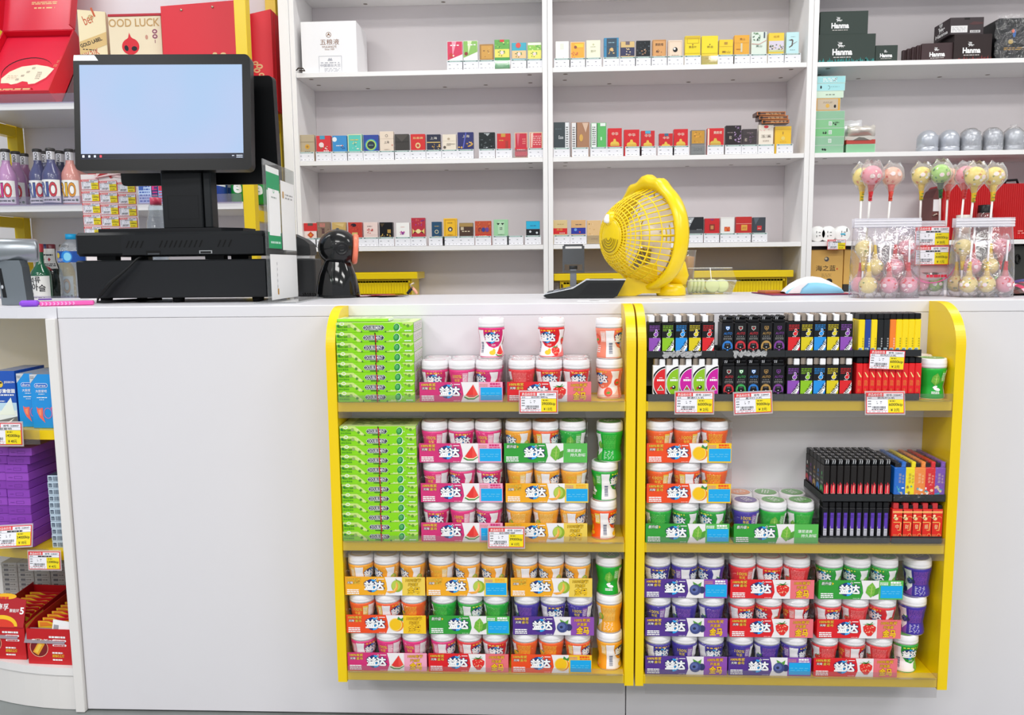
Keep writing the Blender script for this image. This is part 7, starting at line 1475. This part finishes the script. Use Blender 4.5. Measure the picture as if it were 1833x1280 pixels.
# whisky carton, bags
Yg = 1.27
A = at(141, 97, Yg-.02); o = thing('whisky_carton', 'cream and gold whisky carton with red script beside the open gift box', 'carton', (A.x+.045, Yg-.005, z0), .36); H = at(160, 20, Yg).z-z0
b = MB().box(-.043, .043, 0, .085, 0, H, mat('#efe0b8', .4), .001, fm={'right': mat('#d2a85c', .35, .2)}); F = Flat((-.043, 0, 0)); sc_ = mat('#c8582a', .45)
b.text(F, 'Walker', .010, H-.060, sc_, .11, .042, .0004, .0, rot=.9) if 0 else None
for (x, y, t, s_) in ((.022, H-.050, 'ber', .034), (.012, H-.165, 'Walk', .055), (.050, H-.02, 'l', .006)): b.text(F, t, x, y, sc_, s_, .030, .0004, 0, .1, rot=.45)
b.poly(F, [(.001, H-.105), (.085, H-.066), (.085, H-.108), (.001, H-.147)], mat('#d9b878', .4), .0006); b.text(F, 'GOLD LABEL', .006, H-.124, INK, .072, .011, .0009, .02, rot=.43); b.lines(F, .01, H-.13, .05, H-.126, 1, INK, .7, 3, .0009); b.disc(F, .040, H-.022, .008, .008, mat('#d8c490', .4), .0005, 12); b.ring(F, .040, H-.022, .008, .008, .0012, mat('#a88848', .4), .0007, 14)
S = Flat((.043, 0, 0), (0, 1, 0)); b.text(S, 'LABEL', .055, H-.16, INK, .05, .012, .0004, 0, rot=PI/2); put('carton', b, o)
A, Bq = at(197, 90, Yg), at(291, 90, Yg); H = at(240, 29, Yg).z-z0; Wb = Bq.x-A.x; o = thing('gift_bag', 'cream gift bag with a red drop and gold capitals behind the till', 'gift bag', ((A.x+Bq.x)/2, Yg, z0)); b = MB().box(-Wb/2, Wb/2, 0, .07, 0, H, mat('#ecdcbc', .5), .001); F = Flat((-Wb/2, 0, 0)); u = lambda px: (px-197)/94*Wb; v = lambda py: H-(py-29)/(97-29)*(at(240, 29, Yg).z-at(240, 97, Yg).z)
b.text(F, 'GOOD LUCK', u(184), v(46), mat('#c8a05c', .4), u(287)-u(184), v(33)-v(46), .0004, .01) if 0 else b.text(F, 'OOD LUCK', u(198), v(47.5), mat('#c2985a', .4), u(288)-u(198), v(33.5)-v(47.5), .0004, .01)
b.disc(F, u(234.5), v(83), u(250)-u(234.5), v(68)-v(83), mat('#d81a2a', .45), .0003, 24); b.poly(F, [(u(226), v(72)), (u(243), v(72)), (u(236), v(66)), (u(233), v(58)), (u(231), v(67))], mat('#d81a2a', .45), .0005); b.disc(F, u(227), v(86), .007, .010, INK, .0006, 10, .3); b.disc(F, u(241), v(87), .010, .008, INK, .0006, 10); b.disc(F, u(235), v(96), .006, .012, mat('#d81a2a', .45), .0007, 8)
for py in (57, 66): b.disc(F, u(279), v(py), .009, .0075, mat('#8a3a5a', .5), .0004, 12); b.disc(F, u(279), v(py), .005, .0035, mat('#e8cfc0', .5), .0006, 8)
b.disc(F, u(264), v(67), .005, .008, mat('#c8907a', .5), .0004, 8); b.rect(F, u(278.3), v(78), u(279.4), v(72), mat('#8a3a5a', .5), .0004); put('bag', b, o); put('red_fold', MB().box(-Wb/2, Wb/2+.002, -.002, .072, H, H+.008, mat('#b8182c', .45), .001), o)
def snapbag(px0, px1, pt0, Y, lab, dp, rz=0):
    A, Bq = at(px0, 60, Y), at(px1, 60, Y); H = at((px0+px1)/2, pt0, Y).z-z0; Wb = Bq.x-A.x; o = thing('gift_bag', lab, 'gift bag', ((A.x+Bq.x)/2, Y, z0), rz); put('bag', MB().prism([(-Wb/2, 0), (Wb/2, 0), (Wb/2, H+.006), (-Wb/2, H-.008)], Flat((0, 0, 0)), -dp, 0, mat('#dc1e30', .42)), o); return o, Wb, H, (lambda px: (px-(px0+px1)/2)/(px1-px0)*Wb), (lambda py: at((px0+px1)/2, py, Y).z-z0)
o, Wb, H, u, v = snapbag(290, 427.5, 5, Yg-.02, 'plain red gift bag with two metal snaps behind the till', .07)
for px, py in ((327, 17), (383, 13)): put('metal_snap', MB().lathe([(0, 0), (.004, 0), (.004, .002), (.002, .003), (0, .003)], mat('#b8a890', .3, .8), 12, X=Matrix.Translation((u(px), 0, v(py))) @ Matrix.Rotation(PI/2, 4, 'X')), o)
a = MB(); F = Flat((0, 0, 0)); a.disc(F, u(383), v(97), .008, .005, GDT, .0004, 10); a.disc(F, u(398), v(98), .010, .006, GDT, .0004, 10); put('gold_print', a, o)
o, Wb, H, u, v = snapbag(449, 486, 20, 1.33, 'red gift bag seen between the two yellow posts beside the till', .05)
a = MB(); F = Flat((0, 0, 0))
for (px, py, r) in ((455, 113, .010), (462, 119, .012), (457, 126, .012), (465, 134, .010)): a.ring(F, u(px), v(py), r, r*.7, r*.45, GDT, .0004, 14)
put('gold_clouds', a, o)
snapbag(484, 492, 26, 1.36, 'edge of a second red gift bag behind the one between the posts', .05)
# ---- bottles
def bottle_lathe(H, r, rn, zs, z_n, m_, capm, liq=None):
    """glass bottle: body radius r up to zs, neck radius rn from z_n"""
    return MB().lathe([(0, .0005), (r*.9, .0005), (r, .004), (r, zs), (r*.9, zs+(z_n-zs)*.3), (rn*1.25, zs+(z_n-zs)*.8), (rn, z_n), (rn, H-.006)], m_, 28)
def rio(px, pt, col, Y, lab, txt, tc, zsh=1.1124, r=.0305):
    X = at(px, 320, Y).x; H = at(px, pt, Y).z-zsh; o = thing('drink_bottle', lab, 'bottle', (X, Y, zsh), math.radians(10), 'fruit drink bottles on the drinks shelves')
    put('glass', bottle_lathe(H, r, .0125, H*.50, H*.76, mat(col, .25, coat=.3), None), o); put('upper_neck', MB().lathe([(.0128, H*.80), (.0130, H-.010)], mat('#c9c8cc', .2), 20), o); put('crown_cap', MB().lathe([(.0130, H-.011), (.0150, H-.010), (.0155, H-.004), (.0135, H), (0, H)], mat('#33302f', .35), 20), o)
    a = MB(); F = Cyl(lambda z: r, r); F.cell = .008; W = r*1.15; h_ = H*.40; z_ = .008; a.rect(F, -W, z_, W, z_+h_, c_('#f2f1ee', .45), .0004)
    for i, ch in enumerate('RIO'): a.text(F, ch, -W*.84+(0, .62, .86)[i]*W, z_+h_*.27, c_(tc[i], .45), W*(.52, .14, .62)[i], h_*.60, .0008, .02, 0, c_('#3a3a44'), .045)
    a.lines(F, -W*.7, z_+h_*.08, W*.5, z_+h_*.16, 1, c_('#4a4a4a'), .8, 4, .0008, .05); a.disc(F, W*.72, z_+h_*.13, .0045, .0045, c_('#3a5a3a'), .0008, 8)
    N = Cyl(lambda z: .0132, .0132); N.cell = .006; a.rect(N, -.008, H*.80, .008, H*.95, c_('#eceaf0', .45), .0006); a.text(N, 'RIO', .0045, H*.81, INK, H*.12, .008, .0010, .02, rot=PI/2); put('paper_label', a, o); return o
BLO, PKO, SLM = '#4d4f78', '#b88ab6', '#d08f86'
RT = (('#d84a5a', '#c83a8a', '#d8404a'), ('#6a78a8', '#4a5a98', '#c83a4a'), ('#e0a030', '#e0b030', '#d8902a'))
for (px, pt, col, Y, lab, tc) in ((13, 267, PKO, 1.20, 'pale purple drink bottle nearest the yellow frame', RT[0]), (31, 271, PKO, 1.268, 'pale purple drink bottle, second from the yellow frame', RT[0]), (46, 275, '#9a6a90', 1.34, 'pale purple drink bottle, third and set furthest back', RT[0]), (70, 267, BLO, 1.21, 'slate blue drink bottle, first of the blue ones', RT[1]), (83, 271, BLO, 1.30, 'slate blue drink bottle behind the two front blue ones', RT[1]), (93.5, 265.5, BLO, 1.18, 'slate blue drink bottle standing foremost', RT[1]), (110, 270, '#3c3d58', 1.29, 'dark slate drink bottle beside the salmon one', RT[1]), (127, 267, SLM, 1.205, 'salmon pink drink bottle beside the till screen', RT[2]), (144, 268, SLM, 1.29, 'salmon pink drink bottle mostly hidden by the till screen', RT[2])):
    rio(px, pt, col, Y, lab+', middle drinks shelf', '', tc)
def can(px, Y, m_, lab, star=None, zsh=1.1124):
    o = thing('drink_can', lab, 'can', (at(px, 340, Y).x, Y, zsh), 0, 'drink cans on the middle shelf'); r = .032; H = .118; put('can_body', MB().lathe([(0, .002), (.024, .001), (r, .008), (r, H-.012), (.027, H-.002), (.026, H), (0, H-.003)], mat(m_, .3, .2), 28), o); a = MB(); F = Cyl(lambda z: r, r); F.cell = .008
    if star: a.poly(F, [((.010 if i % 2 == 0 else .0045)*math.sin(2*PI*i/10), H*.74+(.010 if i % 2 == 0 else .0045)*math.cos(2*PI*i/10)) for i in range(10)], c_('#d8202a'), .0005); a.text(F, 'e', -.012, H*.30, PRINTW, .024, .028, .0005, .04); a.rect(F, -.05, H*.60, .05, H*.66, c_('#e8eee8'), .0004)
    else: a.poly(F, [(-.04, H*.35), (.0, H*.5), (.04, H*.45), (.04, H*.75), (0, H*.8), (-.04, H*.65)], c_('#e8edf4'), .0004); a.poly(F, [(-.04, H*.65), (0, H*.8), (.04, H*.75), (.04, H*.88), (-.04, H*.88)], c_('#d02a3a'), .0006)
    put('print', a, o)
can(390, 1.20, '#2a4aa0', 'blue and red drink can behind the till neck'); can(411, 1.28, '#3a68b8', 'blue drink can set back beside the green one'); can(431, 1.22, '#1f9a3c', 'green beer can with a red star inside the yellow post', 1); can(468, 1.30, '#23a040', 'green beer can seen through the yellow side frame', 1)
def sbox(q0, q1, pt, base, band, lab, Y=1.19, zsh=1.1124):
    A, Bq = at(q0, 350, Y), at(q1, 350, Y); H = at(q0, pt, Y).z-zsh; W = Bq.x-A.x; b = MB().box(-W/2, W/2, 0, .05, 0, H, mat(base, .4), .0006); F = Flat((-W/2, 0, 0)); b.lines(F, W*.08, H*.1, W*.9, H*.9, 7, c_(band), .5, int(q0), .0003, .1); b.rect(F, W*.05, H*.55, W*.4, H*.75, c_(band), .0005); solo('snack_carton', b, lab, 'carton', ((A.x+Bq.x)/2, Y, zsh), 0, 'small cartons on the middle drinks shelf')
sbox(248, 271, 320, '#b8cbe8', '#3a5aa8', 'pale blue small carton beside the ticket board'); sbox(272, 283, 320, '#1c2c68', '#d02a7a', 'dark blue small carton with a pink side'); sbox(283.5, 300, 322, '#8ab0e0', '#d02a4a', 'blue and red small carton next to the till neck')
zl = .7824
def water(px, pt, Y, r, lab, capc, lblc, zl=.7824):
    X = at(px, 480, Y).x; H = at(px, pt, Y).z-zl; o = thing('water_bottle', lab, 'bottle', (X, Y, zl)); WM = clear('bottle_plastic', '#eef6fb', .10, .08, 2.0, .4, 70)
    put('bottle_wall', MB().lathe([(0, .001), (r*.9, .001), (r, .01), (r*.94, H*.25), (r, H*.38), (r*.93, H*.52), (r, H*.60), (r, H*.74), (r*.75, H*.84), (.018, H*.90), (.015, H*.93)], WM, 28), o); put('cap', MB().lathe([(0, H*.925), (min(.0175, r*.55), H*.925), (min(.0175, r*.55), H), (0, H)], mat(capc, .35), 20), o)
    if lblc: a = MB(); F = Cyl(lambda z: r, r); F.cell = .01; a.rect(F, -r*1.6, H*.59, r*1.6, H*.75, mat(lblc, .35), .0004); a.disc(F, .006, H*.67, .018, .020, mat('#2a8ae0', .35), .0006, 20); a.disc(F, .009, H*.67, .012, .014, mat('#8ad8f8', .35), .0009, 16); a.disc(F, -.028, H*.69, .009, .010, mat('#e8c83a', .35), .0006, 10); a.lines(F, -.034, H*.605, -.006, H*.65, 3, PRINTW, .4, 3, .0006); put('wrap_label', a, o)
    return o
A_ = water(130, 415, 1.02, .045, 'large clear water bottle with a blue cap beside the cash drawer', '#19b0ee', '#1a50a8'); water(286, 354, .43, .024, 'clear water bottle with a pink cap behind the till neck', '#e04a6a', None, ZT)
A_.location.y = 1.19; A_.location.x = at(131, 480, 1.19).x
# soju and coolers
X = at(72.5, 480, 1.185).x; H = at(73, 436.5, 1.185).z-zl; o = thing('soju_bottle', 'green glass spirit bottle with a white Korean label behind the handheld fan', 'bottle', (X, 1.185, zl)); r = .0325
put('glass', bottle_lathe(H, r, .0125, H*.47, H*.68, mat('#17593a', .12, coat=.5), None), o); put('cap', MB().lathe([(.0135, H-.028), (.0140, H-.002), (.012, H), (0, H)], mat('#b8323c', .35), 20), o); a = MB(); F = Cyl(lambda z: r, r); F.cell = .008; a.rect(F, -.046, .006, .046, H*.46, c_('#f2f0ec', .5), .0004)
for (ch, x, y, s) in (('석', -.026, H*.335, .019), ('류', -.003, H*.345, .018), ('아', -.014, H*.215, .021), ('슬', .009, H*.20, .020)): a.text(F, ch, x, y, INK, s, s*1.15, .0008, .015)
a.disc(F, -.022, H*.16, .011, .010, c_('#5a2a24'), .0006, 10); a.lines(F, -.02, H*.03, .025, H*.12, 3, c_('#8a8480'), .35, 4, .0006); put('paper_label', a, o)
for px, cm, dark, Y, lab in ((83, '#2a3468', '#17201c', 1.33, 'dark bottle with a blue cap and white neck label, behind the spirit bottle'), (94, '#6a2430', '#17201c', 1.262, 'dark bottle with a maroon cap and white neck label')):
    X = at(px, 480, Y).x; H = at(px, 437, Y).z-zl; o = thing('cooler_bottle', lab, 'bottle', (X, Y, zl), 0, 'dark bottles with white neck labels'); put('glass', bottle_lathe(H, .031, .0135, H*.48, H*.72, mat(dark, .12, coat=.4), None), o); put('cap', MB().lathe([(.0142, H-.020), (.0146, H-.002), (.012, H), (0, H)], mat(cm, .35), 18), o)
    a = MB(); F = Cyl(lambda z: .0150 if z > H*.72 else .0150+(H*.72-z)/(H*.24)*.0165, .017); F.cell = .006; a.rect(F, -.022, H*.54, .022, H*.92, c_('#dedcd8', .5), .0008); a.lines(F, -.018, H*.62, .018, H*.68, 2, INK, .5, 4, .0012, .06); a.poly(F, [(0, H*.70), (.006, H*.735), (0, H*.77), (-.006, H*.735)], c_('#a82a34'), .0012); a.lines(F, -.014, H*.80, .014, H*.83, 1, INK, .8, 5, .0012, .06); a.poly(F, [(-.002, H*.545), (.010, H*.54), (.004, H*.60), (-.006, H*.62)], c_('#b02a34'), .0012); put('neck_label', a, o)
rio(105, 438, '#d8b050', 1.345, 'yellow drink bottle beside the large water bottle, lower drinks shelf', '', RT[2], zl, .031)
# ================================================================== rounded end cabinet contents
def durex(w, h, kind):
    d = .019; b = MB().box(-w/2, w/2, 0, d, 0, h, mat('#1d90dc' if kind else '#1c54b4', .35), .0006, fm={'top': mat('#8d93a2', .4)}); F = Flat((-w/2, 0, 0))
    if kind:
        b.poly(F, [(0, h), (.016, h), (0, h-.019)], c_('#c9ccd2'), .0003); b.lines(F, .001, h-.009, .009, h-.003, 2, c_('#5a606a'), .5, 3, .0005); b.prism(rr(.027, .009, .0043, 4), Flat((0, 0, h-.027)), 0, .0003, PRINTW); b.prism(rr(.0255, .0076, .0037, 4), Flat((0, 0, h-.0263)), .0001, .0005, mat('#1d6ac8', .35)); b.text(F, 'durex', w/2-.0105, h-.0248, PRINTW, .021, .0048, .0008, .03); b.text(F, '大胆爱吧', w/2-.0115, h-.0365, PRINTW, .023, .0056, .0005, .01)
        b.lines(F, w/2-.006, h-.0405, w/2+.006, h-.0385, 1, PRINTW, .7, 3, .0005); b.lines(F, w/2-.010, h-.0475, w/2+.011, h-.0455, 1, PRINTW, .8, 4, .0005, .05); b.lines(F, w/2-.005, h-.0515, w/2+.005, h-.0500, 1, PRINTW, .7, 5, .0005)
        b.poly(F, [(w*.22, h*.40), (w*.30, h*.37), (w*.52, h*.38), (w*.50, h*.22), (w*.58, h*.10), (w*.34, h*.20), (w*.24, h*.30)], c_('#ee6a5c'), .0004); b.poly(F, [(w*.30, h*.34), (w*.44, h*.35), (w*.42, h*.22), (w*.32, h*.26)], c_('#f4936a'), .0006); b.ring(F, w*.74, h*.28, w*.2, h*.10, w*.03, c_('#d86a9a'), .0005, 20); b.poly(F, [(w*.88, h*.38), (w*.95, h*.40), (w*.93, h*.33)], c_('#e85a8a'), .0006)
    else:
        b.rect(F, 0, 0, w, h*.42, c_('#b9d8ec'), .0002); b.rect(F, 0, 0, w, h*.28, c_('#dfe9ee'), .0003); b.poly(F, [(w*.1, h*.2), (w*.75, h*.52), (w*.9, h*.2)], c_('#e6efe6'), .0005); b.poly(F, [(w*.1, .001), (w, .001), (w, h*.17), (w*.12, h*.10)], c_('#6a6e74'), .0007); b.poly(F, [(w*.3, .002), (w*.85, h*.14), (w*.5, h*.01)], c_('#eceef0'), .0009); b.disc(F, w*.30, h*.76, .0055, .0065, c_('#e8c84a'), .0005, 14); b.rect(F, w*.22, h*.77, w*.38, h*.80, INK, .0007); b.text(F, 'JISSBON', w*.48, h*.77, PRINTW, w*.50, .005, .0005, .02); b.text(F, '爽滑倍润', w*.16, h*.60, PRINTW, w*.80, .008, .0005, .03); b.lines(F, w*.16, h*.55, w*.9, h*.58, 1, PRINTW, .8, 3, .0005, .05); b.lines(F, w*.2, h*.44, w*.45, h*.465, 1, PRINTW, .8, 3, .0005)
    return b
zs = .5849
for q, (px0, px1, Y0, kind, wd) in enumerate(((-12, 30, .048, 0, 'blue and white ice print'), (29, 71, .034, 1, 'second sky blue'), (54.5, 95, .022, 1, 'front sky blue'))):
    A, Bq = at(px0, 715, Y0), at(px1, 715, Y0); w_ = min(Bq.x-A.x, .0445)
    xr = min(Bq.x, -.9668)
    for r in range(5):
        lab = '%s small tall box with %s, end cabinet upper shelf' % (wd.capitalize(), 'cut white corner' if kind else 'white lettering') if r == 0 else '%s box, %s in depth behind the front one, end cabinet' % (wd, ORD[r])
        solo('small_tall_box', cached(('small_tall_box', kind), lambda: durex(.0435, .1085 if kind else .112, kind)), lab, 'small box', (xr-w_/2-.0004, Y0+r*.0196, zs), 0, 'tall boxes on the end cabinet shelf')
price(-27, 41, 796, -.0095, '145000kip', '48元', 'price ticket on the upper shelf edge of the end cabinet', -.05, 0, True, '大胆爱吧')
zs = .3384
PB = ('#8a3fb4', '#8238aa', '#9447bc')
def pbox(w, d, h, c):
    b = MB().box(-w/2, w/2, 0, d, 0, h, mat(c, .45), .0008, fm={'right': mat(c, .45)}); F = Flat((-w/2, 0, 0)); dk = c_('#6a2c90'); b.frame(F, w*.38, h*.28, w*.72, h*.62, .0006, dk, .0003); b.rect(F, 0, h*.93, w, h*.96, dk, .0003); b.lines(F, w*.12, h*.4, w*.3, h*.55, 1, dk, .6, 3, .0003); return b
xR = at(55, 900, .025).x
for col in range(2):
    n_ = 12
    for i in range(n_):
        h = .0172; sh_ = (.010 if i == n_-1 else .006 if i == n_-2 else 0)+random.uniform(-.001, .001); wv = .047
        solo('purple_box', cached(('purple_box', i % 3), lambda: pbox(wv, .105, .0166, PB[i % 3])), 'flat purple box, %s from the bottom in the %s stack' % (ORD[i], ('nearer', 'outer')[col]), 'flat box', (xR-wv/2-col*(wv+.0025)+sh_, .024+.004*col, zs+i*h), random.uniform(-.02, .02), 'flat purple boxes stacked in the end cabinet')
def bbox(w, d, h):
    b = MB().box(-w/2, w/2, 0, d, 0, h, mat('#c3d6e6', .4), .0005, fm={'top': mat('#3a4658', .4)}); F = Flat((-w/2, 0, 0)); b.rect(F, w*.06, h*.2, w*.24, h*.8, c_('#4a566a'), .0003); b.lines(F, w*.09, h*.3, w*.21, h*.7, 2, c_('#c3d6e6'), .4, 4, .0005); b.bars(F, w*.3, h*.15, w*.62, h*.85, 9, c_('#4a566a'), 3, .0003); b.bars(F, w*.66, h*.2, w*.94, h*.8, 8, c_('#5a667a'), 5, .0003); return b
A, Bq = at(75, 960, .02), at(112, 960, .02); wv = .0375
for i in range(11):
    solo('blue_box', cached(('blue_box',), lambda: bbox(wv, .09, .0132)), 'small pale blue box with bar lines, %s from the bottom of its stack' % ORD[i], 'small box', (-.9672-wv/2-random.uniform(0, .0012), .021, zs+i*.0137), 0, 'pale blue boxes stacked in the end cabinet')
price(-6, 57, 978, -.012, '54000kip', '18元', 'price ticket on a lifted clear strip below the purple boxes', -.25, .0, True, None, -.06)
price(53, 109, 1018.5, -.0105, '12000kip', '4元', 'price ticket below the pale blue boxes in the end cabinet', -.05, 0, True, None)
zs = .0924
def scbox():
    b = MB().box(-.0185, .0185, 0, .07, 0, .0112, mat('#b9b7b4', .4), .0004); F = Flat((-.0175, 0, 0)); b.frame(F, .001, .001, .034, .0102, .0005, c_('#8a8784'), .0003); b.rect(F, .005, .003, .016, .0082, c_('#6a6a6e'), .0003); b.lines(F, .018, .004, .031, .0075, 1, c_('#7a7876'), .8, 4, .0003); return b
for c in range(4):
    for r in range(int((at(60, 1000, .215).z-zs)/.0115)):
        solo('silver_carton', cached(('silver_carton',), scbox), 'small silver grey carton, %s column from the cabinet side, %s layer up' % (ORD[c], ORD[r]), 'small carton', (at(116, 1003, .215).x-.0178-c*.0385, .215, zs+r*.0115), 0, 'silver grey cartons behind the battery trays')
def batt_tray(px_r, lab, Y0, header):
    R_ = mat('#c4161e', .4); w, d, h = .098, .165, .088; xr = px_r; o = thing('battery_tray', lab, 'display tray', (xr-w/2, Y0, zs), -.05, 'red battery display trays'); t = .0016; x = w/2
    a = MB(); a.box(-x, x, 0, t, 0, h*.86, R_); F = Flat((-x, 0, 0)); a.ring(F, w*.26, h*.40, .020, .020, .0012, c_('#e8b898'), .0004, 24); a.disc(F, w*.26, h*.40, .0188, .0188, c_('#7a1418'), .0004, 20); a.poly(F, [(w*.12, h*.30), (w*.24, h*.22), (w*.40, h*.50), (w*.28, h*.58)], c_('#e8a02c'), .0008); a.poly(F, [(w*.16, h*.31), (w*.22, h*.27), (w*.34, h*.48), (w*.28, h*.52)], c_('#f0c84a'), .001)
    a.lines(F, w*.50, h*.65, w*.86, h*.70, 1, PRINTW, .9, 3, .0006, .04); a.prism(rr(.030, .0042, .002, 3), Flat((-x+w*.72, 0, h*.56)), 0, .0004, PRINTW); a.prism(rr(.030, .0042, .002, 3), Flat((-x+w*.72, 0, h*.45)), 0, .0004, PRINTW); a.lines(F, w*.60, h*.57, w*.84, h*.60, 1, R_, .8, 3, .0008, .05); a.lines(F, w*.60, h*.46, w*.84, h*.49, 1, R_, .8, 4, .0008, .05)
    a.text(F, '超强石墨烯', w*.55, h*.18, c_('#f4d02c'), w*.26, .0062, .0006, .03); a.lines(F, w*.55, h*.27, w*.78, h*.31, 1, PRINTW, .9, 5, .0006, .05); a.lines(F, w*.55, h*.10, w*.76, h*.14, 1, PRINTW, .9, 6, .0006, .05); put('front_panel', a, o)
    a = MB(); a.box(-x, x, t, d, 0, t, R_); a.box(-x, x, d-t, d, t, h*1.05, R_)
    for s in (-1, 1): a.prism([(t, 0), (d, 0), (d, h*1.12), (.03, h*.98), (t, h*.86)], Flat((x-t if s > 0 else -x, 0, 0), (0, 1, 0)), 0, t, mat('#a8121a', .4))
    a.poly(Flat((x+.0002, 0, 0), (0, 1, 0)), [(.004, h*.62), (.004, h*.85), (.06, h*.95), (.06, h*.84)], c_('#e0a83a'), .0003); put('tray_walls', a, o)
    if header:
        b = MB(); F = Flat((-x, -.001, h*.80), (1, 0, 0), (0, .28, .96)); b.prism([(0, 0), (w, 0), (w, .055), (w*.5, .066), (0, .070)], F, 0, .0012, mat('#b01420', .4)); b.text(F, '南孚', w*.36, .034, PRINTW, w*.26, .013, .0016, .012, 0); b.text(F, '聚能环', w*.65, .030, PRINTW, w*.22, .007, .0016, .02); b.text(F, '5', w*.89, .027, PRINTW, w*.08, .013, .0016, .03); b.disc(F, w*.5, .002, w*.36, .022, c_('#f0c01c'), .0014, 24, 0, 0, PI); b.disc(F, w*.5, .0, w*.30, .016, c_('#d8341c'), .0016, 24, 0, 0, PI); b.disc(F, w*.55, .062, .022, .006, c_('#f4b81c'), .0014, 16); b.lines(F, w*.3, .056, w*.6, .062, 1, c_('#d8341c'), .8, 4, .0018, .05); put('header_card', b, o)
    return o, w, d, h
def bcard():
    b = MB().box(-.036, .036, 0, .0035, 0, .082, mat('#c41a20', .35), .0005); F = Flat((-.036, 0, 0)); b.poly(F, [(0, .082), (.024, .082), (.040, .076), (.060, .078), (.072, .074), (.072, .066), (0, .068)], c_('#f0c42c'), .0004); b.poly(F, [(.004, .080), (.020, .080), (.034, .073), (.004, .070)], c_('#e8842c'), .0006); b.text(F, '南', .050, .056, PRINTW, .013, .011, .0006, .02); b.rect(F, .01, .012, .062, .048, c_('#e8dcd0'), .0003); b.box(-.030, .03, -.006, 0, .012, .05, mat('#d8a03a', .3, .4), .003); return b
for tx, lab, Y0, hd in ((-.9745, 'red battery display tray beside the white cabinet side', .014, False), (-1.087, 'red battery display tray with a header card in the end cabinet', .034, True)):
    o, w, d, h = batt_tray(tx, lab, Y0, hd)
    for i in range(9):
        s = solo('battery_card', cached(('battery_card',), bcard), 'red and yellow battery card, %s in the tray %s' % (ORD[i], 'with header card' if hd else 'beside the cabinet side'), 'battery card', (tx-w/2+.002, Y0+.018+i*.0155, zs+.0022), -.05, 'battery cards in red trays', (.0, 0, -.05))
    b = MB().box(-.044, .044, -.0012, 0, 0, .030, clear('purple_lip', '#cfc0dc', .22, .1, 1.2)); b.text(Flat((-.044, -.0012, 0)), '立体护芯 更耐用', .016, .006, PRINTW, .062, .009, .0004, .02) if not hd else None
    solo('clear_label_holder', b, 'tilted clear label strip on the front of the %s battery tray' % ('header card' if hd else 'nearer'), 'label strip', (tx-w*.60, Y0-.0015, zs+h*.52), -.05, None, (-.45, .0, -.05))
wr = [q for q in bpy.data.objects if q.get('category') == 'battery card'][0]
b = MB().box(-.02, .02, -.001, 0, 0, .026, PAPER); b.rect(Flat((-.02, -.001, 0)), .003, .004, .014, .016, c_('#9a9aa2'), .0003); solo('folded_leaflet', b, 'folded white leaflet at the front of the nearer battery tray', 'leaflet', (-.9695-.03, .0165, zs+.066), -.05, None, (-.15, .1, -.1))
bpy.data.objects.remove(_fo); bpy.data.curves.remove(_fc)
